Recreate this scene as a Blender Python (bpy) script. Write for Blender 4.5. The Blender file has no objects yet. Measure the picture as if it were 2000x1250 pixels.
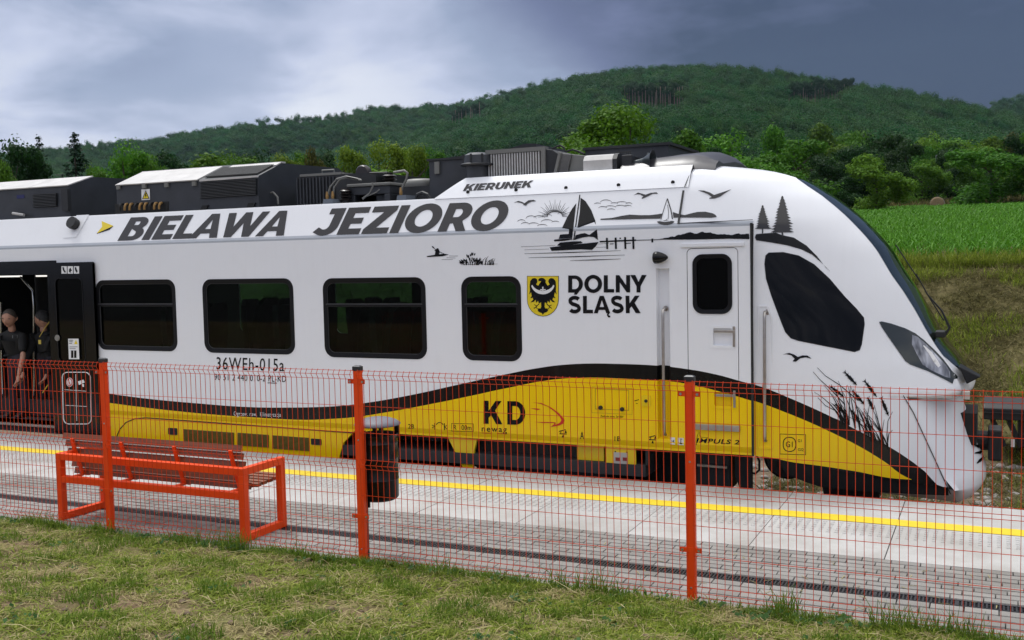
import bpy, bmesh, math, random
import numpy as np
from mathutils import Vector, Matrix, noise
from mathutils.bvhtree import BVHTree
from mathutils.geometry import delaunay_2d_cdt

# ------------------------------------------------------------------ camera, sky, sun, exposure
S = bpy.context.scene
COL = S.collection
FPX = 2029.8
YAW, PITCH, ROLL = 0.4369, 0.0613, -0.0215
CAM = np.array([4.2686, -6.4911, 2.2824])
_cy, _sy = math.cos(YAW), math.sin(YAW)
FW = np.array([-_sy*math.cos(PITCH), _cy*math.cos(PITCH), -math.sin(PITCH)])
_r = np.array([_cy, _sy, 0.0]); _u = np.cross(_r, FW)
RT = math.cos(ROLL)*_r + math.sin(ROLL)*_u
UP = -math.sin(ROLL)*_r + math.cos(ROLL)*_u
cd = bpy.data.cameras.new('camera'); cam = bpy.data.objects.new('camera', cd); COL.objects.link(cam)
cam.matrix_world = Matrix(((RT[0], UP[0], -FW[0], CAM[0]), (RT[1], UP[1], -FW[1], CAM[1]), (RT[2], UP[2], -FW[2], CAM[2]), (0, 0, 0, 1)))
cd.sensor_width = 36.0; cd.lens = FPX/2000*36; cd.clip_start = 0.1; cd.clip_end = 6000
S.camera = cam

SUN_EL, SUN_AZ = math.radians(64), math.radians(305)     # azimuth from +Y clockwise (towards +X)
world = bpy.data.worlds.new('World'); S.world = world; world.use_nodes = True
wn = world.node_tree.nodes; wl = world.node_tree.links
for n in list(wn): wn.remove(n)
def wnode(t, **k):
    n = wn.new(t)
    for a, b in k.items(): setattr(n, a, b)
    return n
wout = wnode('ShaderNodeOutputWorld'); wbg = wnode('ShaderNodeBackground'); wbg.inputs[1].default_value = 0.1
sky = wnode('ShaderNodeTexSky', sky_type='NISHITA'); sky.sun_disc = False
sky.sun_elevation = SUN_EL; sky.sun_rotation = SUN_AZ; sky.air_density = 1.0; sky.dust_density = 1.5; sky.ozone_density = 1.5
geo = wnode('ShaderNodeTexCoord')
# cloud deck: direction flattened onto a plane above
sep = wnode('ShaderNodeSeparateXYZ'); wl.new(geo.outputs['Generated'], sep.inputs[0])
zc = wnode('ShaderNodeMath', operation='MAXIMUM'); wl.new(sep.outputs[2], zc.inputs[0]); zc.inputs[1].default_value = 0.0
zc2 = wnode('ShaderNodeMath', operation='ADD'); wl.new(zc.outputs[0], zc2.inputs[0]); zc2.inputs[1].default_value = 0.22
dv = wnode('ShaderNodeVectorMath', operation='DIVIDE'); wl.new(geo.outputs['Generated'], dv.inputs[0])
cmb = wnode('ShaderNodeCombineXYZ')
for i in range(3): wl.new(zc2.outputs[0], cmb.inputs[i])
wl.new(cmb.outputs[0], dv.inputs[1])
def wnoise(scale, detail, rough, dist=0.3, off=(0, 0, 0)):
    m = wnode('ShaderNodeMapping'); m.inputs['Location'].default_value = off
    m.inputs['Scale'].default_value = (1, 1, 0.6)
    wl.new(dv.outputs[0], m.inputs[0])
    n = wnode('ShaderNodeTexNoise'); n.inputs['Scale'].default_value = scale; n.inputs['Detail'].default_value = detail
    n.inputs['Roughness'].default_value = rough; n.inputs['Distortion'].default_value = dist
    wl.new(m.outputs[0], n.inputs[0]); return n
n1 = wnoise(0.55, 4, 0.45, 0.15, (1.48, 6.21, 0)); n2 = wnoise(1.9, 6, 0.52, 0.2, (5.71, 4.31, 1))
# storm front: darker towards +X +Y (right of the view), low in the sky
dot = wnode('ShaderNodeVectorMath', operation='DOT_PRODUCT'); wl.new(geo.outputs['Generated'], dot.inputs[0])
SD = Vector((math.sin(math.radians(25)), math.cos(math.radians(25)), 0.0)); dot.inputs[1].default_value = SD
def wmr(src, a, b, c, d, smooth=True):
    m = wnode('ShaderNodeMapRange'); m.interpolation_type = 'SMOOTHSTEP' if smooth else 'LINEAR'
    wl.new(src, m.inputs[0])
    for i, v in enumerate((a, b, c, d)): m.inputs[i+1].default_value = v
    return m
def wm(op, a, b):
    m = wnode('ShaderNodeMath', operation=op)
    for i, v in enumerate((a, b)):
        if isinstance(v, (int, float)): m.inputs[i].default_value = v
        else: wl.new(v, m.inputs[i])
    return m.outputs[0]
na = wmr(n1.outputs[0], 0.34, 0.66, 0, 1); nb = wmr(n2.outputs[0], 0.34, 0.66, 0, 1)
wob = wm('MULTIPLY', wm('SUBTRACT', n2.outputs[0], 0.5), 0.30)
storm = wmr(wm('ADD', dot.outputs['Value'], wob), 0.45, 0.95, 0, 1)
bright = wm('ADD', wm('MULTIPLY', na.outputs[0], 0.34), wm('MULTIPLY', nb.outputs[0], 0.38))
bright = wm('ADD', bright, 0.29)
bright = wm('SUBTRACT', bright, wm('MULTIPLY', storm.outputs[0], 0.72))
ramp = wnode('ShaderNodeValToRGB'); wl.new(bright, ramp.inputs[0])
el = ramp.color_ramp.elements
el[0].position = 0.0; el[0].color = (0.028, 0.040, 0.098, 1)
el[1].position = 1.0; el[1].color = (0.80, 0.81, 0.87, 1)
for pos, c in ((0.22, (0.125, 0.145, 0.27, 1)), (0.45, (0.30, 0.35, 0.50, 1)), (0.68, (0.50, 0.54, 0.70, 1))):
    e = el.new(pos); e.color = c
zen = wmr(sep.outputs[2], 0.30, 0.85, 1.0, 1.9)
amp = wm('MULTIPLY', zen.outputs[0], 10.0)
hi = wmr(sep.outputs[2], 0.28, 0.70, 0.0, 0.8)
over = wnode('ShaderNodeMixRGB'); wl.new(hi.outputs[0], over.inputs[0]); wl.new(ramp.outputs[0], over.inputs[1]); over.inputs[2].default_value = (0.72, 0.71, 0.69, 1)
cl = wnode('ShaderNodeVectorMath', operation='SCALE'); wl.new(over.outputs[0], cl.inputs[0]); wl.new(amp, cl.inputs['Scale'])
mixc = wnode('ShaderNodeMixRGB'); mixc.inputs[0].default_value = 0.94
wl.new(sky.outputs[0], mixc.inputs[1]); wl.new(cl.outputs[0], mixc.inputs[2])
wl.new(mixc.outputs[0], wbg.inputs[0]); wl.new(wbg.outputs[0], wout.inputs[0])

sl = bpy.data.lights.new('sun', 'SUN'); sl.energy = 2.2; sl.angle = math.radians(16); sl.color = (1.0, 0.985, 0.96)
so = bpy.data.objects.new('sun', sl); COL.objects.link(so)
sd = Vector((math.sin(SUN_AZ)*math.cos(SUN_EL), math.cos(SUN_AZ)*math.cos(SUN_EL), math.sin(SUN_EL)))
so.rotation_euler = sd.to_track_quat('Z', 'Y').to_euler()
S.view_settings.view_transform = 'Standard'; S.view_settings.look = 'None'
S.view_settings.exposure = 0.2; S.view_settings.gamma = 1.0; S.view_settings.use_curve_mapping = False
S.cycles.max_bounces = 8; S.cycles.transparent_max_bounces = 16

# ------------------------------------------------------------------ helpers
random.seed(7); rng = np.random.default_rng(7)
def ray(x, y): return FW*FPX + (x-1000)*RT - (y-625)*UP
def onY(x, y, Y):                      # photo ray met with a vertical plane parallel to the track
    d = ray(x, y); t = (Y-CAM[1])/d[1]; return CAM + t*d
def onZ(x, y, z):
    d = ray(x, y); t = (z-CAM[2])/d[2]; return CAM + t*d

class MB:
    def __init__(s): s.v = []; s.f = []; s.m = []
    def add(s, vs, fs, mi=0):
        b = len(s.v); s.v += [tuple(map(float, p)) for p in vs]
        s.f += [tuple(i+b for i in f) for f in fs]; s.m += [mi]*len(fs); return s
    def quad(s, a, b, c, d, mi=0): return s.add((a, b, c, d), ((0, 1, 2, 3),), mi)
    def box(s, x0, x1, y0, y1, z0, z1, mi=0):
        return s.add([(x, y, z) for z in (z0, z1) for y in (y0, y1) for x in (x0, x1)],
                     [(0, 2, 3, 1), (4, 5, 7, 6), (0, 1, 5, 4), (2, 6, 7, 3), (0, 4, 6, 2), (1, 3, 7, 5)], mi)
    def bar(s, a, b, w, h=None, up=(0, 0, 1), mi=0):      # rectangular bar between two points
        a = Vector(a); b = Vector(b); h = w if h is None else h
        d = (b-a).normalized(); u = Vector(up)
        if abs(d.dot(u)) > 0.98: u = Vector((0, 1, 0))
        r = d.cross(u).normalized(); u = r.cross(d)
        vs = [p + r*(sx*w/2) + u*(sz*h/2) for p in (a, b) for sz in (-1, 1) for sx in (-1, 1)]
        return s.add(vs, [(0, 2, 3, 1), (4, 5, 7, 6), (0, 1, 5, 4), (2, 6, 7, 3), (0, 4, 6, 2), (1, 3, 7, 5)], mi)
    def tube(s, pts, r, n=6, caps=True, mi=0):
        pts = [Vector(p) for p in pts]; rs = r if isinstance(r, (list, tuple)) else [r]*len(pts)
        vs = []; fs = []; ref = None
        for i, p in enumerate(pts):
            d = (pts[min(i+1, len(pts)-1)] - pts[max(i-1, 0)]).normalized()
            if ref is None:
                ref = Vector((0, 0, 1)) if abs(d.z) < 0.9 else Vector((1, 0, 0))
            x = d.cross(ref).normalized(); y = x.cross(d).normalized(); ref = y
            for k in range(n):
                a = 2*math.pi*k/n + math.pi/n; vs.append(p + x*(math.cos(a)*rs[i]) + y*(math.sin(a)*rs[i]))
        for i in range(len(pts)-1):
            for k in range(n):
                fs.append((i*n+k, i*n+(k+1) % n, (i+1)*n+(k+1) % n, (i+1)*n+k))
        if caps: fs += [tuple(range(n))[::-1], tuple(range((len(pts)-1)*n, len(pts)*n))]
        return s.add(vs, fs, mi)
    def lathe(s, prof, c, n=20, axis='z', mi=0):      # prof: (radius, height)
        vs = []; fs = []
        for r, h in prof:
            for k in range(n):
                a = 2*math.pi*k/n; q = (r*math.cos(a), r*math.sin(a))
                vs.append({'z': (c[0]+q[0], c[1]+q[1], c[2]+h), 'x': (c[0]+h, c[1]+q[0], c[2]+q[1]), 'y': (c[0]+q[0], c[1]+h, c[2]+q[1])}[axis])
        for i in range(len(prof)-1):
            for k in range(n): fs.append((i*n+k, i*n+(k+1) % n, (i+1)*n+(k+1) % n, (i+1)*n+k))
        fs += [tuple(range(n))[::-1], tuple(range((len(prof)-1)*n, len(prof)*n))]
        return s.add(vs, fs, mi)
    def prism(s, poly, a, b, axis='x', mi=0):         # polygon extruded along an axis
        n = len(poly)
        def P(q, t): return {'x': (t, q[0], q[1]), 'y': (q[0], t, q[1]), 'z': (q[0], q[1], t)}[axis]
        vs = [P(q, a) for q in poly] + [P(q, b) for q in poly]
        fs = [tuple(range(n)), tuple(range(n, 2*n))[::-1]] + [(i, (i+1) % n, n+(i+1) % n, n+i) for i in range(n)]
        return s.add(vs, fs, mi)
    def mesh(s, name, mats, smooth=None, fix=True):
        me = bpy.data.meshes.new(name); me.from_pydata(s.v, [], s.f); me.update()
        if not isinstance(mats, (list, tuple)): mats = [mats]
        for m in mats: me.materials.append(m)
        if len(mats) > 1: me.polygons.foreach_set('material_index', s.m)
        if fix:
            bm = bmesh.new(); bm.from_mesh(me); bmesh.ops.recalc_face_normals(bm, faces=bm.faces); bm.to_mesh(me); bm.free()
        if smooth is not None:
            me.polygons.foreach_set('use_smooth', [True]*len(me.polygons)); me.set_sharp_from_angle(angle=math.radians(smooth))
        return me
    def build(s, name, mats, parent=None, smooth=None, bevel=0, fix=True):
        o = bpy.data.objects.new(name, s.mesh(name, mats, smooth, fix)); COL.objects.link(o)
        if parent: o.parent = parent; o.matrix_parent_inverse = pinv(parent)
        if bevel:
            m = o.modifiers.new('bevel', 'BEVEL'); m.width = bevel; m.segments = 2; m.limit_method = 'ANGLE'; m.angle_limit = math.radians(40)
        return o
def wmat(o):
    return (wmat(o.parent) if o.parent else Matrix.Identity(4)) @ o.matrix_parent_inverse @ o.matrix_basis
def pinv(p): return wmat(p).inverted()
def tag(o, label=None, cat=None, group=None, kind=None):
    if label: o['label'] = label
    if cat: o['category'] = cat
    if group: o['group'] = group
    if kind: o['kind'] = kind
    return o
def thing(name, loc, label, cat, group=None):
    o = bpy.data.objects.new(name, None); COL.objects.link(o); o.location = loc; o.empty_display_size = 0.2
    return tag(o, label, cat, group)
def inst(name, me, parent, loc=(0, 0, 0), rot=(0, 0, 0), scale=(1, 1, 1)):
    o = bpy.data.objects.new(name, me); COL.objects.link(o)
    o.location = loc; o.rotation_euler = rot; o.scale = scale
    if parent: o.parent = parent; o.matrix_parent_inverse = pinv(parent)
    return o

# ------------------------------------------------------------------ materials
def mat(name, col, rough=0.5, metal=0.0, spec=0.5, var=0.0, vscale=8.0, bump=0.0, bscale=60.0, coat=0.0, emit=None, col2=None, detail=5, coords='Object', stretch=(1, 1, 1)):
    m = bpy.data.materials.new(name); m.use_nodes = True
    nt = m.node_tree; b = nt.nodes['Principled BSDF']
    b.inputs['Base Color'].default_value = (*col, 1); b.inputs['Roughness'].default_value = rough
    b.inputs['Metallic'].default_value = metal; b.inputs['Specular IOR Level'].default_value = spec
    b.inputs['Coat Weight'].default_value = coat; b.inputs['Coat Roughness'].default_value = 0.08
    if var or bump or col2:
        tc = nt.nodes.new('ShaderNodeTexCoord'); mp = nt.nodes.new('ShaderNodeMapping'); mp.inputs['Scale'].default_value = stretch
        nt.links.new(tc.outputs[coords], mp.inputs[0])
    if var or col2:
        n = nt.nodes.new('ShaderNodeTexNoise'); n.inputs['Scale'].default_value = vscale; n.inputs['Detail'].default_value = detail; n.inputs['Roughness'].default_value = 0.65
        nt.links.new(mp.outputs[0], n.inputs[0])
        r = nt.nodes.new('ShaderNodeValToRGB'); nt.links.new(n.outputs[0], r.inputs[0])
        r.color_ramp.elements[0].position = 0.32; r.color_ramp.elements[1].position = 0.68
        c2 = col2 or tuple(min(1, c*(1+var)) for c in col); c1 = col if col2 else tuple(c*(1-var) for c in col)
        r.color_ramp.elements[0].color = (*c1, 1); r.color_ramp.elements[1].color = (*c2, 1)
        nt.links.new(r.outputs[0], b.inputs['Base Color'])
    if bump:
        n = nt.nodes.new('ShaderNodeTexNoise'); n.inputs['Scale'].default_value = bscale; n.inputs['Detail'].default_value = 6
        nt.links.new(mp.outputs[0], n.inputs[0])
        bp = nt.nodes.new('ShaderNodeBump'); bp.inputs['Strength'].default_value = bump; bp.inputs['Distance'].default_value = 0.01
        nt.links.new(n.outputs[0], bp.inputs['Height']); nt.links.new(bp.outputs[0], b.inputs['Normal'])
    if emit:
        b.inputs['Emission Color'].default_value = (*emit[0], 1); b.inputs['Emission Strength'].default_value = emit[1]
    return m
def hue_by_object(m, amt=0.12):         # small lightness change from piece to piece
    nt = m.node_tree; b = nt.nodes['Principled BSDF']; oi = nt.nodes.new('ShaderNodeObjectInfo')
    mr = nt.nodes.new('ShaderNodeMapRange'); mr.inputs[3].default_value = 1-amt; mr.inputs[4].default_value = 1+amt
    nt.links.new(oi.outputs['Random'], mr.inputs[0])
    hs = nt.nodes.new('ShaderNodeHueSaturation'); nt.links.new(mr.outputs[0], hs.inputs['Value'])
    ip = b.inputs['Base Color']
    if ip.links: nt.links.new(ip.links[0].from_socket, hs.inputs['Color'])
    else: hs.inputs['Color'].default_value = ip.default_value
    nt.links.new(hs.outputs[0], ip); return m
M = {}
M['orange'] = mat('orange_powder_coat', (0.80, 0.066, 0.005), 0.40, spec=.3, var=0.06, vscale=5, bump=0.05, bscale=300)
M['wire'] = mat('orange_coated_wire', (0.62, 0.050, 0.006), 0.45, spec=.25)
M['black_plastic'] = mat('black_plastic', (0.008, 0.008, 0.009), 0.45, spec=.25, var=0.2, vscale=10)
M['black_gloss'] = mat('black_gloss_paint', (0.004, 0.004, 0.005), 0.15, spec=.3)
M['decal_black'] = mat('black_film', (0.004, 0.004, 0.005), 0.25, spec=.25)
M['decal_grey'] = mat('dark_grey_film', (0.014, 0.013, 0.017), 0.12, spec=0.5)
M['decal_white'] = mat('white_film', (0.75, 0.75, 0.75), 0.4)
M['decal_red'] = mat('red_film', (0.55, 0.02, 0.01), 0.3)
M['decal_yellow'] = mat('yellow_film', (0.72, 0.55, 0.012), 0.35)
M['grey_box'] = mat('roof_unit_grey_paint', (0.030, 0.033, 0.040), 0.45, var=0.25, vscale=3, bump=0.05, bscale=120)
M['grey_light'] = mat('roof_cover_light_metal', (0.47, 0.46, 0.45), 0.5, var=0.14, vscale=5, bump=0.05, bscale=80)
M['steel'] = mat('brushed_steel', (0.42, 0.39, 0.36), 0.32, metal=0.9, var=0.15, vscale=12)
M['dark_metal'] = mat('underframe_dark_metal', (0.010, 0.010, 0.011), 0.6, var=0.4, vscale=6)
M['slot_black'] = mat('grille_black', (0.006, 0.006, 0.006), 0.7)
M['rubber'] = mat('rubber_black', (0.010, 0.010, 0.010), 0.55)
# ------------------------------------------------------------------ terrain
def nz(x, y, s, seed=0.0): return noise.noise(Vector((x*s+seed, y*s-seed, seed)))
def sm(t): t = min(1, max(0, t)); return t*t*(3-2*t)
def height(X, Y):
    if Y < -0.04:
        d = -Y-0.04
        z = -0.03 + 0.06*sm(d/0.10) + min(0.75, 0.085*d) + 0.02*nz(X, Y, 2.2, 1.3)*sm(d/0.2) + 0.028*nz(X, Y, 6, 4.1)*sm(d/0.15)
        if X < 0.6: z -= 0.05*(1-sm((d-0.02)/0.14))*sm((0.6-X)/0.6)
        return z
    if Y < 3.3: return -0.35
    tb = -0.75 + 0.03*nz(X, Y, 1.6, 2.0) + 0.012*nz(X, Y, 8, 7.0)
    if Y < 8.4: return tb
    if Y < 15.8:
        t = (Y-8.4)/7.4
        return tb + (1.95-tb)*(0.55*t+0.45*sm(t)) + 0.16*nz(X, Y, 0.45, 3.0)*math.sin(math.pi*t) + 0.06*nz(X, Y, 2.0, 9.0)*sm(t*4)*sm((1-t)*4)
    if Y < 110: return 1.95 + 0.0461*(Y-15.8) + 0.05*nz(X, Y, 0.1, 5.0)
    return 6.3 + 0.05*(Y-110) if Y < 600 else 30.8
def soil_mat():
    m = bpy.data.materials.new('soil_with_clippings'); m.use_nodes = True; nt = m.node_tree; b = nt.nodes['Principled BSDF']
    b.inputs['Roughness'].default_value = 0.9; b.inputs['Specular IOR Level'].default_value = 0.15
    tc = nt.nodes.new('ShaderNodeTexCoord')
    def N(s, d, r): 
        n = nt.nodes.new('ShaderNodeTexNoise'); n.inputs['Scale'].default_value = s; n.inputs['Detail'].default_value = d; n.inputs['Roughness'].default_value = r
        nt.links.new(tc.outputs['Object'], n.inputs[0]); return n
    a = N(3.5, 8, 0.7); c = N(45, 5, 0.7); e = N(1.1, 5, 0.6)
    r = nt.nodes.new('ShaderNodeValToRGB'); nt.links.new(a.outputs[0], r.inputs[0])
    r.color_ramp.elements[0].position = 0.35; r.color_ramp.elements[0].color = (0.13, 0.085, 0.052, 1)
    r.color_ramp.elements[1].position = 0.7; r.color_ramp.elements[1].color = (0.30, 0.22, 0.145, 1)
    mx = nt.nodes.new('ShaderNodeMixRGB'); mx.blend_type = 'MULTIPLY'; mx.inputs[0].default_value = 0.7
    r2 = nt.nodes.new('ShaderNodeValToRGB'); nt.links.new(c.outputs[0], r2.inputs[0]); r2.color_ramp.elements[0].color = (0.22, 0.22, 0.22, 1); r2.color_ramp.elements[1].color = (1.25, 1.2, 1.1, 1)  # fine dark patches in the soil colour stand for shade among the clippings
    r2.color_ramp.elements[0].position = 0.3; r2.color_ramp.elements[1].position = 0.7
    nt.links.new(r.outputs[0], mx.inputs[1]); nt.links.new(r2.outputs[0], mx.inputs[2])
    gm = nt.nodes.new('ShaderNodeMixRGB'); r3 = nt.nodes.new('ShaderNodeValToRGB'); nt.links.new(e.outputs[0], r3.inputs[0])
    r3.color_ramp.elements[0].position = 0.42; r3.color_ramp.elements[1].position = 0.6; r3.color_ramp.elements[1].color = (0.6, 0.6, 0.6, 1)
    nt.links.new(r3.outputs[0], gm.inputs[0]); nt.links.new(mx.outputs[0], gm.inputs[1]); gm.inputs[2].default_value = (0.14, 0.15, 0.045, 1)
    nt.links.new(gm.outputs[0], b.inputs['Base Color'])
    bp = nt.nodes.new('ShaderNodeBump'); bp.inputs['Strength'].default_value = 0.8; bp.inputs['Distance'].default_value = 0.03
    nt.links.new(a.outputs[0], bp.inputs['Height']); bp2 = nt.nodes.new('ShaderNodeBump'); bp2.inputs['Strength'].default_value = 0.7; bp2.inputs['Distance'].default_value = 0.012
    nt.links.new(c.outputs[0], bp2.inputs['Height']); nt.links.new(bp.outputs[0], bp2.inputs['Normal']); nt.links.new(bp2.outputs[0], b.inputs['Normal'])
    return m
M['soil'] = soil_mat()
M['track_soil'] = mat('track_side_soil', (0.085, 0.062, 0.043), 0.95, spec=0.1, vscale=7, col2=(0.22, 0.17, 0.125), bump=0.9, bscale=30)
M['bank'] = mat('mown_bank', (0.075, 0.062, 0.028), 0.95, spec=0.1, vscale=3.0, col2=(0.145, 0.125, 0.055), bump=0.9, bscale=18, detail=8)
M['field'] = mat('field_soil', (0.055, 0.060, 0.022), 0.95, spec=0.1, vscale=1.4, col2=(0.13, 0.095, 0.060), bump=0.5, bscale=6)
M['car_park'] = mat('asphalt_car_park', (0.035, 0.036, 0.036), 0.85, spec=.2, var=.2, vscale=.6)
M['meadow'] = mat('far_meadow', (0.035, 0.055, 0.018), 0.95, spec=0.1, vscale=0.05, col2=(0.07, 0.08, 0.03))
xs = np.unique(np.concatenate([np.array([-3000, -1200, -500, -200, -100, -60, -40]), np.arange(-30, -5, 1.2), np.arange(-5, 5.2, 0.07), np.arange(5.2, 20, 1.0), np.array([24, 30, 40, 60, 100, 200, 500, 1200, 3000])]))
ys = np.unique(np.concatenate([np.array([-3000, -500, -100, -40, -15, -8, -5]), np.arange(-3.6, -0.6, 0.07), np.arange(-0.6, -0.04, 0.035), np.array([-0.04, -0.039, 3.3, 3.301]), np.arange(3.5, 8.4, 0.3), np.arange(8.4, 16.0, 0.25), np.array([15.8, 18, 22, 30, 40, 55, 70, 90, 110, 140, 200, 300, 450, 600, 1500, 3000])]))
nx, ny = len(xs), len(ys)
gv = [(x, y, height(x, y)) for y in ys for x in xs]
g = MB(); gf = []; gm_ = []
for j in range(ny-1):
    yc = (ys[j]+ys[j+1])/2
    mi = 5 if yc < -8 else 0 if yc < 3.3 else 1 if yc < 8.8 else 2 if yc < 15.8 else 3 if yc < 110 else 4
    for i in range(nx-1):
        gf.append((j*nx+i, j*nx+i+1, (j+1)*nx+i+1, (j+1)*nx+i)); gm_.append(mi)
g.v, g.f, g.m = gv, gf, gm_
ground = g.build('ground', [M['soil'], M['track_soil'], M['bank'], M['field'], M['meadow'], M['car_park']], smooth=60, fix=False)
tag(ground, 'bare soil, track side, mown bank and field as one sheet', kind='structure')

# ------------------------------------------------------------------ platform
def concrete(name, c1, c2, zig=False):
    m = mat(name, c1, 0.85, spec=0.2, vscale=2.2, col2=c2, detail=9)
    nt = m.node_tree; b = nt.nodes['Principled BSDF']; tc = nt.nodes.new('ShaderNodeTexCoord')
    n = nt.nodes.new('ShaderNodeTexNoise'); n.inputs['Scale'].default_value = 170; n.inputs['Detail'].default_value = 3
    nt.links.new(tc.outputs['Object'], n.inputs[0])
    # speckle of the aggregate
    mx = nt.nodes.new('ShaderNodeMixRGB'); mx.blend_type = 'MULTIPLY'; mx.inputs[0].default_value = 0.55
    r = nt.nodes.new('ShaderNodeValToRGB'); nt.links.new(n.outputs[0], r.inputs[0]); r.color_ramp.elements[0].position = 0.32; r.color_ramp.elements[1].position = 0.62
    r.color_ramp.elements[0].color = (0.62, 0.60, 0.58, 1); r.color_ramp.elements[1].color = (1.05, 1.05, 1.05, 1)
    src = b.inputs['Base Color'].links[0].from_socket
    nt.links.new(src, mx.inputs[1]); nt.links.new(r.outputs[0], mx.inputs[2]); nt.links.new(mx.outputs[0], b.inputs['Base Color'])
    st = nt.nodes.new('ShaderNodeTexNoise'); st.inputs['Scale'].default_value = 1.1; st.inputs['Detail'].default_value = 9; st.inputs['Roughness'].default_value = .7
    gp = nt.nodes.new('ShaderNodeNewGeometry'); nt.links.new(gp.outputs['Position'], st.inputs[0])
    rs_ = nt.nodes.new('ShaderNodeValToRGB'); nt.links.new(st.outputs[0], rs_.inputs[0]); rs_.color_ramp.elements[0].position = .34; rs_.color_ramp.elements[1].position = .58; rs_.color_ramp.elements[0].color = (.70, .67, .63, 1)
    m3 = nt.nodes.new('ShaderNodeMixRGB'); m3.blend_type = 'MULTIPLY'; m3.inputs[0].default_value = .8; nt.links.new(mx.outputs[0], m3.inputs[1]); nt.links.new(rs_.outputs[0], m3.inputs[2]); nt.links.new(m3.outputs[0], b.inputs['Base Color'])
    h = n.outputs[0]
    if zig:
        s = nt.nodes.new('ShaderNodeSeparateXYZ'); nt.links.new(tc.outputs['Object'], s.inputs[0])
        def mm(op, a, v):
            q = nt.nodes.new('ShaderNodeMath'); q.operation = op
            for i, w in enumerate((a, v)):
                if w is None: continue
                if isinstance(w, (int, float)): q.inputs[i].default_value = w
                else: nt.links.new(w, q.inputs[i])
            return q.outputs[0]
        z1 = mm('PINGPONG', s.outputs[0], 0.025); yy = mm('ADD', s.outputs[1], mm('MULTIPLY', z1, 0.6))
        w = mm('PINGPONG', yy, 0.0125); w = mm('MULTIPLY', w, 80.0)
        far = mm('LESS_THAN', s.outputs[1], 2.44)
        h = mm('ADD', mm('MULTIPLY', w, far), mm('MULTIPLY', n.outputs[0], 0.5))
    bp = nt.nodes.new('ShaderNodeBump'); bp.inputs['Strength'].default_value = 0.55; bp.inputs['Distance'].default_value = 0.004
    nt.links.new(h, bp.inputs['Height']); nt.links.new(bp.outputs[0], b.inputs['Normal'])
    return m
M['slab'] = hue_by_object(concrete('slab_concrete', (0.425, 0.42, 0.41), (0.50, 0.495, 0.485), True), 0.05)
M['paver'] = hue_by_object(concrete('paver_concrete', (0.245, 0.237, 0.225), (0.33, 0.322, 0.308)), 0.13)
M['kerb'] = hue_by_object(concrete('kerb_concrete', (0.29, 0.285, 0.275), (0.40, 0.39, 0.38)), 0.06)
M['joint'] = mat('joint_sand', (0.03, 0.028, 0.025), 0.95, spec=0.1, var=0.4, vscale=30)
M['yellow_line'] = mat('yellow_line_paint', (0.68, 0.49, 0.010), 0.6, var=0.07, vscale=9, bump=0.2, bscale=150)
M['grate'] = mat('drain_cast_iron', (0.024, 0.024, 0.028), 0.5, metal=0.3, var=0.3, vscale=12)
XL, XR = -10.45, 5.55
pb = MB(); pb.box(XL, XR, -0.03, 0.575, -0.5, -0.030).box(XL, XR, 0.575, 0.712, -0.5, -0.13).box(XL, XR, 0.712, 3.25, -0.5, -0.030)
platform = pb.build('platform', M['joint']); tag(platform, 'low station platform of grey pavers and pale concrete edge slabs', kind='structure')
# edge slabs, 1 m each
def slab_mesh():
    m = MB(); x0, x1 = 0.004, 0.991
    m.box(x0, x1, 1.462, 3.39, -0.24, 0.0); return m.mesh('concrete_slab', M['slab'])
sme = slab_mesh()
ym = MB(); ym.quad((0.0, 2.468, 0.004), (0.995, 2.468, 0.004), (0.995, 2.672, 0.004), (0.0, 2.672, 0.004))
yme = ym.mesh('yellow_stripe', M['yellow_line'], fix=False)
td = MB()
for i in range(15):
    for j in range(6):
        cx, cy = 0.045+i*0.0655, 2.405-j*0.064; r = 0.016
        if (i == 0 and False): continue
        q = [(cx-r, cy-r, 0.0005), (cx+r, cy-r, 0.0005), (cx+r, cy+r, 0.0005), (cx-r, cy+r, 0.0005)]; t = [(cx+(a[0]-cx)*.55, cy+(a[1]-cy)*.55, 0.0075) for a in q]
        td.add(q+t, [(4, 5, 6, 7), (0, 1, 5, 4), (1, 2, 6, 5), (2, 3, 7, 6), (3, 0, 4, 7)])
tde = td.mesh('tactile_studs', M['slab'], fix=False)
k = 0
for i in range(16):
    x = 0.549 + (i-11)*0.9946
    if x > XR-0.2: break
    s = inst('concrete_slab', sme, platform, (x, 0, random.uniform(-.0015, .0015)))
    for nm, me in (('yellow_stripe', yme), ('tactile_studs', tde)):
        c = bpy.data.objects.new(nm, me); COL.objects.link(c); c.parent = s
# pavers 0.2 x 0.1
pm = MB(); b_ = 0.005
lo = [(0.0018, 0.0055), (0.1985, 0.0055), (0.1985, 0.0955), (0.0018, 0.0955)]; hi = [(0.0045, 0.0135), (0.1958, 0.0135), (0.1958, 0.0915), (0.0045, 0.0915)]
pm.add([(x, y, -0.05) for x, y in lo]+[(x, y, -0.016) for x, y in lo]+[(x, y, 0) for x, y in hi],
       [(8, 9, 10, 11)]+[(i, (i+1) % 4, 4+(i+1) % 4, 4+i) for i in range(4)]+[(4+i, 4+(i+1) % 4, 8+(i+1) % 4, 8+i) for i in range(4)])
pme = pm.mesh('paving_stone', M['paver'], fix=False)
rows = [0.03+0.109*i for i in range(5)] + [0.716+0.0932*i for i in range(8)]
cand = []
for r, y0 in enumerate(rows):
    off = [0.0, 0.08, 0.145, 0.05, 0.11, 0.02, 0.09, 0.16, 0.06, 0.13, 0.03, 0.10, 0.0][r]
    x = XL + 0.05 - off if False else XL+off
    while x < XR-0.2:
        d = math.hypot(x+0.1-CAM[0], y0-CAM[1]); cand.append((d, x, y0, r)); x += 0.2005
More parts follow.
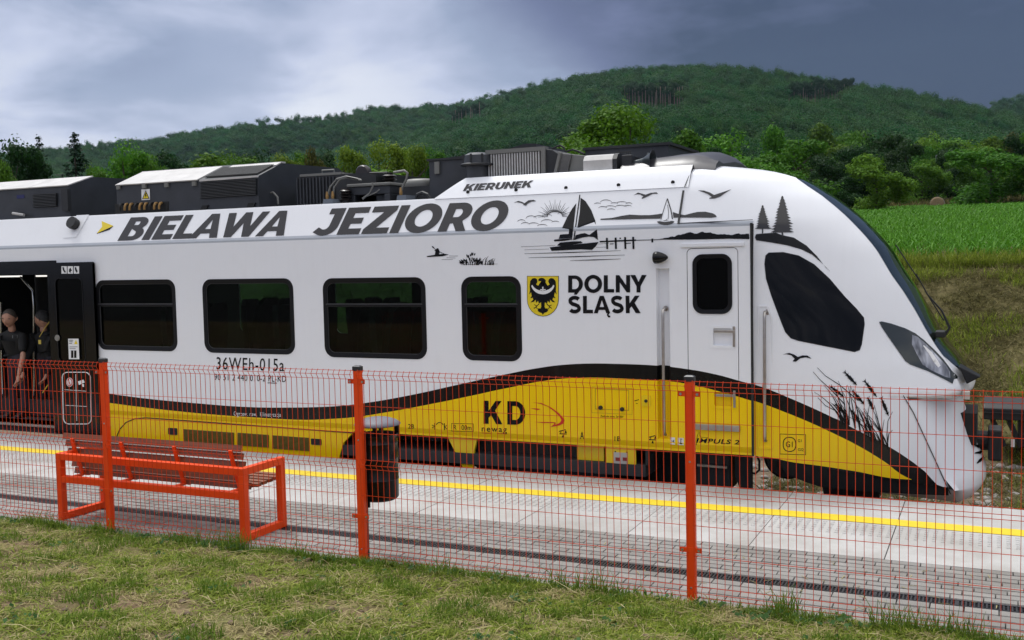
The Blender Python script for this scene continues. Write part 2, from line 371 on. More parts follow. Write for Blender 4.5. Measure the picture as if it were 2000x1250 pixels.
vis = [c for c in cand if -4.6+0.25*c[2] - 1.2*max(0, c[2]) < c[1] < 4.65]
vis.sort(); near = set(vis[:298])
rest = MB()
for c in cand:
    d, x, y, r = c; sc = (0.109 if r < 5 else 0.0932)/0.1
    dz, a = random.uniform(-.002, .002), random.uniform(-.004, .004)
    if c in near: inst('paving_stone', pme, platform, (x, y, dz), (random.uniform(-.012, .012), random.uniform(-.008, .008), a), (1, sc, 1))
    else: rest.add([(x+v.co[0], y+v.co[1]*sc, v.co[2]+dz) for v in pme.vertices], [tuple(p.vertices) for p in pme.polygons])
o = rest.build('paving_stones', M['paver'], platform, fix=False); o['kind'] = 'stuff'
ke = MB(); ke.box(0.004, 0.996, -0.085, 0.024, -0.3, -0.008); kme = ke.mesh('kerb_stone', M['kerb'])
for i in range(16): inst('kerb_stone', kme, platform, (XL+i, 0, random.uniform(-.002, .002)))

# drain channel with cast grates
drain = thing('drain_channel', (0, 0.64, 0), 'long narrow black drain channel with slotted grates across the pavers', 'drain')
ch = MB(); ch.box(XL, XR, 0.578, 0.588, -0.12, -0.003).box(XL, XR, 0.699, 0.709, -0.12, -0.003).box(XL, XR, 0.588, 0.699, -0.13, -0.11)
ch.build('channel_body', M['grate'], drain)
gr = MB(); L = 0.5
gr.box(0.001, L-0.001, 0.589, 0.600, -0.025, -0.001).box(0.001, L-0.001, 0.687, 0.698, -0.025, -0.001)
for yy in (0.626, 0.656): gr.box(0.001, L-0.001, yy, yy+0.007, -0.020, -0.003)
for i in range(21):
    xx = i*(L-0.012)/20+0.001; w_ = 0.010 if i % 5 else 0.012
    gr.box(xx, xx+w_, 0.600, 0.687, -0.022, -0.002)
gme = gr.mesh('grate', M['grate'], fix=False)
for i in range(32): inst('grate', gme, drain, (XL+i*L, 0, 0))

# ------------------------------------------------------------------ wire mesh fence
fence = thing('wire_fence', (0, 0, 0), 'orange wire mesh fence with folded panels on square posts along the platform', 'fence')
PX = [-5.19, -2.636, -0.062, 2.478, 5.03]
def post(X):
    m = MB(); m.box(X-0.030, X+0.030, 0.012, 0.052, -0.35, 1.462)
    return m.build('post', M['orange'], fence, bevel=0.003)
M['cap'] = mat('post_cap_black_rubber', (0.018, 0.019, 0.022), 0.4, var=0.2, vscale=20)
M['bolt'] = mat('zinc_bolt', (0.45, 0.43, 0.40), 0.35, metal=0.9)
panel_wire = [(1.462, 0), (1.426, -0.022), (1.390, 0), (0.786, 0), (0.751, -0.022), (0.716, 0), (0.116, 0), (0.081, -0.022), (0.046, 0), (0.016, 0)]
hz = [(1.455, 0), (1.426, -0.022), (1.390, 0), (1.19, 0), (0.99, 0), (0.786, 0), (0.751, -0.022), (0.716, 0), (0.516, 0), (0.316, 0), (0.116, 0), (0.081, -0.022), (0.046, 0)]
for i, X in enumerate(PX[1:4]):
    p = post(X)
    c = MB(); c.box(X-0.033, X+0.033, 0.009, 0.055, 1.452, 1.484); c.add([(X-.033, .009, 1.484), (X+.033, .009, 1.484), (X+.033, .055, 1.484), (X-.033, .055, 1.484), (X-.02, .02, 1.492), (X+.02, .02, 1.492), (X+.02, .044, 1.492), (X-.02, .044, 1.492)], [(4, 5, 6, 7), (0, 1, 5, 4), (1, 2, 6, 5), (2, 3, 7, 6), (3, 0, 4, 7)])
    co = c.build('post_cap', M['cap'], p)
    for zc_ in (1.372, 0.352):
        c = MB(); c.box(X-0.0335, X+0.0335, 0.0085, 0.0115, zc_-0.016, zc_+0.016); c.box(X-0.075, X-0.0335, 0.0085, 0.0115, zc_-0.016, zc_+0.016); c.box(X+0.0335, X+0.075, 0.0085, 0.0115, zc_-0.016, zc_+0.016)
        c.box(X-0.0335, X-0.0305, 0.0115, 0.054, zc_-0.016, zc_+0.016); c.box(X+0.0305, X+0.0335, 0.0115, 0.054, zc_-0.016, zc_+0.016)
        cl_ = c.build('clamp', M['orange'], p)
        bt = MB()
        for s in (-1, 1): bt = MB(); bt.lathe([(0.009, -0.006), (0.009, 0.0)], (X+s*0.055, 0.0085, zc_), 8, 'y'); bt.build('clamp_bolt', M['bolt'], p)
    for zz in (0.93, 0.10): bt = MB(); bt.lathe([(0.006, -0.003), (0.008, 0.0)], (X, 0.012, zz), 8, 'y'); bt.build('post_screw', M['bolt'], p)
for i in range(4):
    xa, xb = PX[i]+0.02, PX[i+1]-0.02
    if i == 0: xa = -4.4
    if i == 3: xb = 4.75
    # wires are 50 mm apart, hung from the right-hand neighbour so that they line up with the posts
    m = MB(); n = 50; x0 = PX[i] + (PX[i+1]-PX[i]-n*0.05)/2
    for k_ in range(n+1):
        x = x0+k_*0.05
        if xa-0.03 < x < xb+0.03:
            jit = random.uniform(-.0012, .0012)
            m.tube([(x+jit*math.sin(q*1.7), y, z) for q, (z, y) in enumerate(panel_wire)], 0.0023, 4, False)
    for z, y in hz:
        m.tube([(xa, y+0.005, z), ((xa+xb)/2, y+0.005, z-random.uniform(0, .002)), (xb, y+0.005, z)], 0.0024, 4, False)
    m.build('wire_panel', M['wire'], fence, smooth=80, fix=False)

# ------------------------------------------------------------------ bench
M['slat_wood'] = hue_by_object(mat('oiled_brown_slat', (0.15, 0.046, 0.018), 0.42, vscale=6, col2=(0.23, 0.078, 0.034), stretch=(0.6, 9, 9), bump=0.08, bscale=40), 0.12)
bench = thing('bench', (-2.35, 0.45, 0), 'orange framed platform bench with brown slats behind the fence', 'bench')
X0, X1, w = -3.355, -1.297, 0.06
def bpart(name, segs, m_=M['orange'], wd=w, bev=0.004):
    b = MB()
    for a, c in segs: b.bar(a, c, wd)
    return b.build(name, m_, bench, bevel=bev)
for X in (X0, X1):
    bpart('leg', [((X, 0.17, 0.0), (X, 0.17, 0.545))]); bpart('leg', [((X, 0.66, 0.0), (X, 0.66, 0.545))])
    bpart('armrest', [((X, 0.14, 0.575), (X, 0.69, 0.575))]); bpart('foot_rail', [((X, 0.2, 0.03), (X, 0.63, 0.03))])
bpart('back_rail', [((X0+.03, 0.17, 0.575), (X1-.03, 0.17, 0.575))]); bpart('seat_rail', [((X0+.03, 0.17, 0.372), (X1-.03, 0.17, 0.372))])
bk = [(0.735, 0.262), (0.665, 0.285), (0.590, 0.308), (0.468, 0.345), (0.398, 0.372)]
sm_ = MB(); sm_.box(-1.01, 1.01, -0.014, 0.014, -0.028, 0.028); sl_me = sm_.mesh('slat', M['slat_wood'])
for z, y in bk:
    o = inst('slat', sl_me, bench, (-2.42, y+0.03, z), (math.radians(-17), 0, random.uniform(-.001, .001)))
for i in range(5):
    o = inst('slat', sl_me, bench, (-2.36, 0.44+0.078*i, 0.405+0.004*i), (math.radians(92), 0, 0))
for X in (-3.31, -2.72, -2.11, -1.5):
    b = MB(); pts = [(0.72, 0.268), (0.60, 0.30), (0.46, 0.345), (0.375, 0.375), (0.362, 0.42), (0.37, 0.62), (0.378, 0.79)]
    for (za, ya), (zb, yb) in zip(pts, pts[1:]): b.bar((X, ya-0.0, za), (X, yb-0.0, zb), 0.035, 0.016, (1, 0, 0) if False else (0, 1, 0.2))
    b.bar((X, 0.195, 0.372), (X, 0.37, 0.372), 0.035, 0.02)
    b.build('support', M['orange'], bench)

# ------------------------------------------------------------------ litter bin
M['bin_black'] = mat('bin_black_enamel', (0.006, 0.006, 0.006), 0.35, spec=.3)
M['lid_grey'] = mat('bin_lid_galvanised', (0.12, 0.124, 0.15), 0.6, metal=0.0, var=0.12, vscale=9)
bin_ = thing('litter_bin', (-0.035, 0.22, 0), 'round black litter bin with domed grey lid on a post', 'bin')
bm_ = MB(); bc = (-0.035, 0.24, 0)
prof = [(0.02, 0.435), (0.125, 0.437), (0.142, 0.448), (0.150, 0.46)]
for zz in (0.60, 0.76, 0.88): prof += [(0.152, zz-.006), (0.156, zz), (0.152, zz+.006)]
prof += [(0.152, 0.935), (0.156, 0.94), (0.150, 0.945), (0.146, 0.93), (0.142, 0.55)]
bm_.lathe(prof, bc, 36); bm_.build('body', M['bin_black'], bin_, smooth=40)
lm = MB(); lm.lathe([(0.172, 1.012), (0.178, 1.018), (0.176, 1.026), (0.15, 1.045), (0.10, 1.063), (0.05, 1.072), (0.0, 1.075)], bc, 36); lm.build('lid', M['lid_grey'], bin_, smooth=50)
for sx in (-0.115, 0.085):
    q = MB(); q.box(bc[0]+sx, bc[0]+sx+0.035, 0.10+0.02, 0.135, 0.90, 1.013); q.build('lid_strut', M['bin_black'], bin_)
    q = MB(); q.box(bc[0]+sx, bc[0]+sx+0.035, 0.345, 0.36, 0.90, 1.013); q.build('lid_strut', M['bin_black'], bin_)
q = MB(); q.box(-0.082, -0.042, 0.062, 0.092, 0.0, 0.99); q.build('post', M['bin_black'], bin_, bevel=0.003)
q = MB(); q.box(-0.062-0.03, -0.062+0.03, 0.092, 0.105, 0.40, 0.52); q.build('bracket', M['bin_black'], bin_)
# ------------------------------------------------------------------ train
YS, HW = 3.65, 1.43; YC = YS+HW
train = thing('train', (0, YC, -0.6), 'white yellow and black electric passenger train with a pointed nose at the platform', 'train')
TZ, TI = [-1, 2.55, 2.935, 3.10, 3.17, 3.20], [0, 0, .165, .285, .45, .75]
def taper(z): return float(np.interp(z, TZ, TI))
# windscreen edge seen from the platform, as points of the photograph met with the narrowing cab
APX = [(1552, 345), (1575, 362), (1605, 382), (1630, 402), (1655, 424), (1680, 450), (1700, 472), (1716, 494), (1740, 535), (1765, 570), (1787, 605), (1810, 647), (1832, 682), (1850, 705), (1868, 738), (1880, 765)]
IZ, II = [.7, 1.3, 2.0, 2.5, 2.8, 3.0, 3.1, 3.2], [.66, .66, .63, .68, .68, .72, .78, .95]
_e = []
for x, y in APX:
    ins = .65
    for _ in range(15):
        P = onY(x, y, YS+ins); ins = float(np.interp(P[2], IZ, II))
    _e.append((P[2], P[0]))
_e = np.array(sorted(_e))
def Xe(z):
    if z > 3.02:
        return float(np.interp(z, [3.02, 3.08, 3.13, 3.165, 3.19, 3.20], [np.interp(3.02, _e[:, 0], _e[:, 1]), 2.24, 2.02, 1.80, 1.58, 1.46]))
    return float(np.interp(max(z, .95), _e[:, 0], _e[:, 1]))
def ie(z): return float(np.interp(z, IZ, II))
X0N = 1.45
def inset(X, z):
    t = taper(z); s = min(1.08, max(0, (X-X0N)/max(.05, Xe(z)-X0N)))
    zz = max(z, .95); t2 = taper(zz)
    return t + (max(ie(zz), t2)-t2)*s**2.3
def sidept(x, y, off=0.0):              # photo point on the train's near side
    ins = 0.0
    for _ in range(12):
        P = onY(x, y, YS+ins); ins = inset(min(P[0], 4.0), P[2]) if P[0] > X0N else taper(P[2])
    return P

# livery: painted film whose borders run along the car (height as a curve of length)
def livery_mat():
    m = bpy.data.materials.new('train_livery_paint'); m.use_nodes = True; nt = m.node_tree; b = nt.nodes['Principled BSDF']
    b.inputs['Roughness'].default_value = 0.24; b.inputs['Specular IOR Level'].default_value = 0.35
    tc = nt.nodes.new('ShaderNodeTexCoord'); tc.object = train
    sp = nt.nodes.new('ShaderNodeSeparateXYZ'); nt.links.new(tc.outputs['Object'], sp.inputs[0])
    XA, XB, ZA, ZB = -9.0, 4.5, -0.4, 1.6
    def mth(op, a, c):
        q = nt.nodes.new('ShaderNodeMath'); q.operation = op
        for i, v in enumerate((a, c)):
            if isinstance(v, (int, float)): q.inputs[i].default_value = v
            else: nt.links.new(v, q.inputs[i])
        return q.outputs[0]
    u = mth('DIVIDE', mth('SUBTRACT', sp.outputs[0], XA), XB-XA); z = mth('SUBTRACT', sp.outputs[2], 0.6)
    def curve(pts):
        q = nt.nodes.new('ShaderNodeFloatCurve'); c = q.mapping.curves[0]; c.points[0].location = (0, 0.5); c.points[1].location = (1, 0.5)
        P = sorted((float((p[0]-XA)/(XB-XA)), float((p[1]-ZA)/(ZB-ZA))) for p in pts)
        c.points[0].location = (0, P[0][1]); c.points[1].location = (1, P[-1][1])
        for p in P: c.points.new(*p)
        for p in c.points: p.handle_type = 'AUTO'
        q.mapping.update(); nt.links.new(u, q.inputs['Value'])
        return mth('ADD', mth('MULTIPLY', q.outputs[0], ZB-ZA), ZA)
    def P(l): 
        o = []
        for x, y in l: p = sidept(x, y); o.append((p[0], p[2]))
        return o
    f1 = curve(P([(120, 757), (220, 770), (300, 780), (400, 789), (450, 793), (500, 795.5), (560, 796), (620, 795), (660, 793), (720, 786), (800, 772), (900, 750), (1000, 728.5), (1050, 719), (1100, 712.5), (1150, 710), (1200, 710.5), (1282, 714), (1340, 720.5), (1400, 731.5), (1440, 742), (1470, 750), (1500, 760), (1532, 773), (1607, 806), (1670, 838), (1732, 870), (1775, 897), (1812, 925), (1850, 952)]))
    f2 = curve(P([(120, 776), (210, 786.5), (275, 795), (375, 806), (440, 811.5), (500, 815.5), (560, 819), (600, 820), (640, 818.5), (685, 815.5), (750, 806), (850, 787.5), (925, 772), (975, 761), (1000, 756), (1050, 746), (1100, 739.5), (1150, 737.5), (1225, 740), (1310, 745), (1355, 752.5), (1400, 763), (1450, 776.5), (1490, 788.5), (1510, 796), (1575, 822), (1625, 845), (1675, 870), (1725, 900), (1777, 935)])+[(3.95, -0.10), (4.2, -0.4)])
    p2 = P([(1478, 891.5), (1553, 903.5), (1600, 909.5), (1665, 919.5), (1777, 936.5)])
    f3 = curve([(-9, -.4), (1.9, -.4), (2.03, -.35), (2.10, -.2)]+[(2.115, p2[0][1]-.01)]+p2+[(4.2, p2[-1][1])])
    below1 = mth('LESS_THAN', z, f1); below2 = mth('LESS_THAN', z, f2); above3 = mth('GREATER_THAN', z, f3)
    yel = mth('MULTIPLY', below2, above3)
    st = mth('MULTIPLY', mth('MULTIPLY', mth('GREATER_THAN', z, 2.527), mth('LESS_THAN', z, 2.578)), mth('LESS_THAN', sp.outputs[0], 2.11))
    def mix(f, a, c):
        q = nt.nodes.new('ShaderNodeMixRGB'); nt.links.new(f, q.inputs[0])
        for i, v in ((1, a), (2, c)):
            if isinstance(v, tuple): q.inputs[i].default_value = (*v, 1)
            else: nt.links.new(v, q.inputs[i])
        return q.outputs[0]
    n = nt.nodes.new('ShaderNodeTexNoise'); n.inputs['Scale'].default_value = 1.2; n.inputs['Detail'].default_value = 6; nt.links.new(tc.outputs['Object'], n.inputs[0])
    w = nt.nodes.new('ShaderNodeMixRGB'); nt.links.new(n.outputs[0], w.inputs[0]); w.inputs[1].default_value = (0.785, 0.80, 0.835, 1); w.inputs[2].default_value = (0.805, 0.815, 0.845, 1)
    c = mix(st, w.outputs[0], (0.42, 0.45, 0.50)); c = mix(below1, c, (0.003, 0.003, 0.0035)); c = mix(yel, c, (0.84, 0.555, 0.003))
    # road dust towards the sill
    nd = nt.nodes.new('ShaderNodeTexNoise'); nd.inputs['Scale'].default_value = 4; nd.inputs['Detail'].default_value = 8; nt.links.new(tc.outputs['Object'], nd.inputs[0])
    dm = nt.nodes.new('ShaderNodeMapRange'); nt.links.new(nd.outputs[0], dm.inputs[0]); dm.inputs[1].default_value = .55; dm.inputs[2].default_value = .85; dm.inputs[3].default_value = 0; dm.inputs[4].default_value = .05
    c = mix(dm.outputs[0], c, (0.20, 0.17, 0.13))
    mp = nt.nodes.new('ShaderNodeMapping'); mp.inputs['Scale'].default_value = (14, 1, .7); nt.links.new(tc.outputs['Object'], mp.inputs[0])
    ns = nt.nodes.new('ShaderNodeTexNoise'); ns.inputs['Scale'].default_value = 1.6; ns.inputs['Detail'].default_value = 6; nt.links.new(mp.outputs[0], ns.inputs[0])
    ms = nt.nodes.new('ShaderNodeMapRange'); nt.links.new(ns.outputs[0], ms.inputs[0]); ms.inputs[1].default_value = .52; ms.inputs[2].default_value = .80; ms.inputs[3].default_value = 0; ms.inputs[4].default_value = .03
    c = mix(ms.outputs[0], c, (0.30, 0.28, 0.25))
    nt.links.new(c, b.inputs['Base Color'])
    # faint waviness of the panels
    nb_ = nt.nodes.new('ShaderNodeTexNoise'); nb_.inputs['Scale'].default_value = 0.9; nb_.inputs['Detail'].default_value = 2; nt.links.new(tc.outputs['Object'], nb_.inputs[0])
    bp = nt.nodes.new('ShaderNodeBump'); bp.inputs['Strength'].default_value = 0.12; bp.inputs['Distance'].default_value = 0.03
    nt.links.new(nb_.outputs[0], bp.inputs['Height']); nt.links.new(bp.outputs[0], b.inputs['Normal'])
    return m
M['livery'] = livery_mat()
def glass_mat(name, tint, rough=0.02, ior=1.32):
    m = bpy.data.materials.new(name); m.use_nodes = True; nt = m.node_tree
    for n in list(nt.nodes): nt.nodes.remove(n)
    o = nt.nodes.new('ShaderNodeOutputMaterial'); t = nt.nodes.new('ShaderNodeBsdfTransparent'); t.inputs[0].default_value = (*tint, 1)
    g_ = nt.nodes.new('ShaderNodeBsdfGlossy'); g_.inputs['Roughness'].default_value = rough; g_.inputs[0].default_value = (1, 1, 1, 1)
    f = nt.nodes.new('ShaderNodeFresnel'); f.inputs[0].default_value = ior; mx = nt.nodes.new('ShaderNodeMixShader')
    nt.links.new(f.outputs[0], mx.inputs[0]); nt.links.new(t.outputs[0], mx.inputs[1]); nt.links.new(g_.outputs[0], mx.inputs[2]); nt.links.new(mx.outputs[0], o.inputs[0])
    return m
M['pane'] = glass_mat('tinted_green_glass', (0.17, 0.30, 0.215))
M['pane_clear'] = glass_mat('clear_lens', (0.8, 0.85, 0.9), 0.03)
M['pane_dark'] = mat('dark_privacy_glass', (0.0012, 0.0012, 0.0015), 0.03, spec=0.22)
M['frame'] = mat('black_window_frame', (0.005, 0.005, 0.006), 0.35, spec=.25)

def rrect(x0, x1, z0, z1, r, n=6):       # rounded rectangle, counter-clockwise
    o = []
    for cx, cz, a0 in ((x1-r, z0+r, -90), (x1-r, z1-r, 0), (x0+r, z1-r, 90), (x0+r, z0+r, 180)):
        for k in range(n+1):
            a = math.radians(a0+90*k/n); o.append((cx+r*math.cos(a), cz+r*math.sin(a)))
    return o
def ring(m, outer, inner, y0, y1, yi=None):   # frame between two loops of equal length, front at y0 and back at y1
    n = len(outer); yi = y0 if yi is None else yi
    vs = [(x, y0, z) for x, z in outer]+[(x, yi, z) for x, z in inner]+[(x, y1, z) for x, z in inner]+[(x, y1, z) for x, z in outer]
    fs = []
    for i in range(n):
        j = (i+1) % n
        fs += [(i, j, n+j, n+i), (n+i, n+j, 2*n+j, 2*n+i), (3*n+i, 3*n+j, j, i)]
    m.add(vs, fs)
def ngon_y(m, loop, y): m.add([(x, y, z) for x, z in loop], [tuple(range(len(loop)))])
def wall_with_holes(m, x0, x1, z0, z1, holes, y):
    pts = [(x0, z0), (x1, z0), (x1, z1), (x0, z1)]; fl = [[0, 1, 2, 3]]
    for h in holes:
        b = len(pts); pts += h; fl.append([b+i for i in range(len(h))])
    r = delaunay_2d_cdt([Vector(p) for p in pts], [], fl, 2, 1e-6)
    m.add([(p.x, y, p.y) for p in r[0]], [tuple(f) for f in r[2]])
def pr(px0, py0, px1, py1, Y=YS):         # photo rectangle on the near side -> x0, x1, z0, z1
    a = onY(px0, (py0+py1)/2, Y)[0]; b = onY(px1, (py0+py1)/2, Y)[0]; xm = (px0+px1)/2
    return a, b, float(onY(xm, py1, Y)[2]), float(onY(xm, py0, Y)[2])

WIN = [pr(190, 547, 344, 684), pr(398, 545, 574, 690), pr(633, 543, 832, 699), pr(903, 540.5, 1018, 704)]
XLT, XJ = -11.0, 2.115
DOOR = (-10.2, -6.98, 0.10, 2.20)
REC = pr(1283, 524, 1309, 858)
CDO = pr(1343, 484, 1443, 836)
SILL, FOLD0, FOLD1 = 0.274, 0.358, 0.298
holes = []
for w_ in WIN: holes.append(rrect(w_[0]+.025, w_[1]-.025, w_[2]+.025, w_[3]-.025, .10))
holes.append([(REC[0], REC[2]), (REC[1], REC[2]), (REC[1], REC[3]), (REC[0], REC[3])])
holes.append(rrect(CDO[0], CDO[1], CDO[2], CDO[3], .05))
wm_ = MB()
wall_with_holes(wm_, DOOR[1], XJ, FOLD0, 2.55, holes, YS)
wm_.quad((XLT, YS, DOOR[3]), (DOOR[1], YS, DOOR[3]), (DOOR[1], YS, 2.55), (XLT, YS, 2.55))
for xa, xb in ((DOOR[1], XJ),):
    wm_.quad((xa, YS+.022, FOLD1), (xb, YS+.022, FOLD1), (xb, YS, FOLD0), (xa, YS, FOLD0))
    wm_.quad((xa, YS+.022, SILL), (xb, YS+.022, SILL), (xb, YS+.022, FOLD1), (xa, YS+.022, FOLD1))
    wm_.quad((xa, YS+.15, SILL-.01), (xb, YS+.15, SILL-.01), (xb, YS+.022, SILL), (xa, YS+.022, SILL))
side = wm_.build('body_side', M['livery'], train, fix=False)
# sloping roof side, its rim and the deck
NR = 12
rs = MB(); XRF = 1.452
pts_r = [(YS+taper(z), z) for z in np.linspace(2.55, 2.935, 5)] + [(YS+.172, 2.948), (YS+.185, 2.950), (YS+.21, 2.940), (YS+.22, 2.90)]
for xa, xb in ((XLT, -5.0), (-5.0, -1.4), (-1.4, XRF)):
    for (ya, za), (yb, zb) in zip(pts_r, pts_r[1:]): rs.quad((xa, ya, za), (xb, ya, za), (xb, yb, zb), (xa, yb, zb))
roof_side = rs.build('roof_side', M['livery'], train, smooth=25)
q = MB(); q.box(XLT, 1.46, YS+.222, 2*YC-YS-.222, 2.80, 2.895); q.build('roof_deck', M['grey_box'], train)
# fairing along the roof edge
fm = MB()
xa, xb, xc = float(onY(850, 387, 3.83)[0]), float(onY(905, 345, 3.93)[0]), 1.45
def fpt(X, t):                         # t 0 at the seam, 1 at the top edge
    top = 3.172 if X >= xb else 2.952 + (3.172-2.952)*(X-xa)/(xb-xa)
    z = 2.942 + (top-2.942)*t; return (X, YS+float(np.interp(z, [2.94, 3.10, 3.175], [.160, .262, .335])), z)
Xs_ = [xa+(xb-xa)*i/4 for i in range(5)] + [xb+(xc-xb)*i/6 for i in range(1, 7)]
gvs = [fpt(X, t) for X in Xs_ for t in (0, .35, .7, .9, 1)]
nT = 5
fm.add(gvs, [(i*nT+j, (i+1)*nT+j, (i+1)*nT+j+1, i*nT+j+1) for i in range(len(Xs_)-1) for j in range(nT-1)])
tops = [fpt(X, 1) for X in Xs_]
fm.add(tops+[(x, y+.02, z+.004) for x, y, z in tops]+[(x, y+.06, z-.01) for x, y, z in tops], [(i, i+1, n_+i+1, n_+i) for n_ in (len(tops),) for i in range(len(tops)-1)]+[(n_+i, n_+i+1, 2*n_+i+1, 2*n_+i) for n_ in (len(tops),) for i in range(len(tops)-1)])
fairing = fm.build('roof_fairing', M['livery'], train, smooth=35, fix=False)
for hx, hy in ((915, 375), (1009, 371), (1106.5, 367), (1209, 361.5), (1315, 356)):
    P = onY(hx, hy, YS+.21); q = MB(); q.lathe([(0.019, -0.012), (0.019, 0.006)], (P[0], YS+.200, P[2]), 14, 'y'); q.build('fixing_hole', M['slot_black'], train)

# nose: side skin narrowing to the windscreen edge, then round the front
def side_row(z, xa, n): 
    xe = Xe(z); return [(xa+(xe-xa)*i/n, YS+inset(xa+(xe-xa)*i/n, z), z) for i in range(n+1)]
zr = list(np.linspace(0.95, 2.55, 22)) + list(np.linspace(2.62, 3.02, 9)) + [3.06, 3.09, 3.12, 3.145, 3.165, 3.18, 3.19, 3.20]
nm = MB(); rowsN = []
for z in zr:
    ne = 6; xe0 = min(XJ, Xe(z)-.02)
    ex = [(1.45+(xe0-1.45)*i/ne, 0, z) for i in range(ne)]
    rowsN.append([(X, YS+inset(X, z), z) for X, _, _ in ex] + side_row(z, xe0, 22))
nc = len(rowsN[0])
def mirror(p): return (p[0], 2*YC-p[1], p[2])
for sd_ in (0, 1):
    vs = [p if not sd_ else mirror(p) for r in rowsN for p in r]; fs = []
    for i in range(len(zr)-1):
        for j in range(nc-1):
            if zr[i] < 2.549 and j < 6: continue
            fs.append((i*nc+j, i*nc+j+1, (i+1)*nc+j+1, (i+1)*nc+j))
    nm.add(vs, fs if not sd_ else [f[::-1] for f in fs])
# front cross rows
def bow(z): return .06 if z < 2.3 else max(.02, .06-.05*(z-2.3))
NV = 24
def front_row(z):
    xe = Xe(z); we = HW-inset(xe, z); o = []
    for k_ in range(NV+1):
        v = math.sin((1-2*k_/NV)*math.pi/2); bw = bow(z) + (0.06*max(0, (1.25-z)/.35) if z < 1.25 else 0)
        o.append((xe+bw*(1-abs(v)**2.2), YC-v*we, z))
    return o
WZ0, WZ1 = 1.235, 3.06
fr = [front_row(z) for z in zr]
izw = [i for i, z in enumerate(zr) if WZ0-.05 <= z <= WZ1]
vs_ = [math.sin((1-2*k_/NV)*math.pi/2) for k_ in range(NV+1)]
zlow = [WZ0-.25*(1-abs(v)**2.6) for v in vs_]                 # lower edge of the windscreen dips in the middle
def fpoint(k_, z): return front_row(z)[k_]
low_rows = [[fpoint(k_, .95+(zlow[k_]-.95)*t) for k_ in range(NV+1)] for t in np.linspace(0, 1, 7)]
ztop_ = zr[izw[-1]]
win_rows = [[fpoint(k_, zlow[k_]+(ztop_-zlow[k_])*t) for k_ in range(NV+1)] for t in np.linspace(0, 1, 34)]
def grid(m, rows_, flip=False):
    n = len(rows_[0]); fs = [(i*n+j, i*n+j+1, (i+1)*n+j+1, (i+1)*n+j) for i in range(len(rows_)-1) for j in range(n-1)]
    m.add([p for r in rows_ for p in r], [f[::-1] for f in fs] if flip else fs)
grid(nm, low_rows); grid(nm, [fr[i] for i in range(izw[-1], len(zr))])
nm.add(fr[-1]+[(1.45, p[1], 3.203) for p in fr[-1]], [(i, i+1, NV+1+i+1, NV+1+i) for i in range(NV)])
# chin under the headlights: a rounded lip back to the valance
lipz = [(0.95, 0), (0.90, .012), (0.86, .0), (0.835, -.03), (0.825, -.09)]
lr = []
for z, dx in lipz:
    base = front_row(0.95); k0 = .95-z
    s_ = [(p[0]+dx-.0, p[1]+(.03 if dx < -.02 else 0), z) for p in side_row(0.95, 3.35, 8)[:-1]]
    s_ = [(p[0], p[1]-.01*math.sin(min(1, k0/.12)*math.pi) if dx > -.02 else p[1], p[2]+.02*(1-(i/8))*0) for i, p in enumerate(s_)]
    f_ = [(p[0]+dx, p[1], z) for p in base]
    e_ = [mirror(p) for p in s_[::-1]]
    lr.append(s_+f_+e_)
grid(nm, lr[::-1])
nose = nm.build('nose', M['livery'], train, smooth=48)
wsm = MB(); grid(wsm, win_rows); wsm.v = [(x+.004, y, z) for x, y, z in wsm.v]
M['screen'] = mat('windscreen_dark_glass', (0.006, 0.012, 0.010), 0.03, spec=0.8)
windscreen = wsm.build('windscreen', M['screen'], train, smooth=60)
# lower side of the cab (skirt) and front valance
def zbot(X): return float(np.interp(X, [2.115, 2.6, 3.2, 3.6, 3.95], [.274, .20, .09, .01, -.06]))
SEAM = [sidept(x, y) for x, y in ((1766, 768), (1784, 805), (1800, 840), (1829, 903), (1857, 965))]
sz, sx_ = [p[2] for p in SEAM][::-1], [p[0] for p in SEAM][::-1]
def Xseam(z): return float(np.interp(z, sz, sx_))
lw = MB(); rr = []
for t in np.linspace(0, 1, 13):
    row = []
    for i in range(25):
        u_ = i/24; z = None; X = 2.115 + u_*1.4
        zt = .95; 
        X1 = 2.115; zz = zt
        # blend between constant-x columns at the joint and the raked seam at the front
        zc_ = -.06 + (.95+.06)*t; Xr = Xseam(zc_); X = 2.115+(Xr-2.115)*u_
        zb_ = zbot(X); zz = zb_ + (.95-zb_)*t
        row.append((X, YS+inset(X, .95), zz))
    rr.append(row)
grid(lw, rr); lower = lw.build('nose_skirt', M['livery'], train, smooth=50)
lw2 = MB(); grid(lw2, [[mirror(p) for p in r] for r in rr], True); lw2.build('nose_skirt', M['livery'], train, smooth=50)
VZ = [-.30, -.24, -.14, -.06, .05, .2, .4, .6, .82]
VXE = [3.90, 3.91, 3.915, 3.918, Xseam(.05)+.005, Xseam(.2)+.004, Xseam(.4)+.004, Xseam(.6)+.004, Xseam(.82)+.004]
VXC = [3.95, 4.06, 4.15, 4.185, 4.185, 4.14, 4.06, 4.0, 3.93]
VI = [.62, .60, .59, .585, None, None, None, None, None]
vr = []
for z, xe, xcn, vi in zip(VZ, VXE, VXC, VI):
    ins = vi if vi else inset(xe, .95)+.006
    we = HW-ins; o = []
    for k_ in range(NV+1):
        v = math.sin((1-2*k_/NV)*math.pi/2)
        zz = z if z > -.1 else -.06+(z+.06)*(1-abs(v)**3)
        o.append((xe+(xcn-xe)*(1-abs(v)**2.0)**.9, YC-v*we, zz))
    vr.append(o)
vm = MB(); grid(vm, vr); vm.add(vr[0]+[(3.0, p[1], p[2]+.05) for p in vr[0]], [(i, i+1, NV+1+i+1, NV+1+i) for i in range(NV)])
M['white_paint'] = mat('white_gloss_paint', (0.775, 0.79, 0.825), 0.26, spec=.35, var=0.02, vscale=1.5)
valance = vm.build('front_valance', M['white_paint'], train, smooth=60)
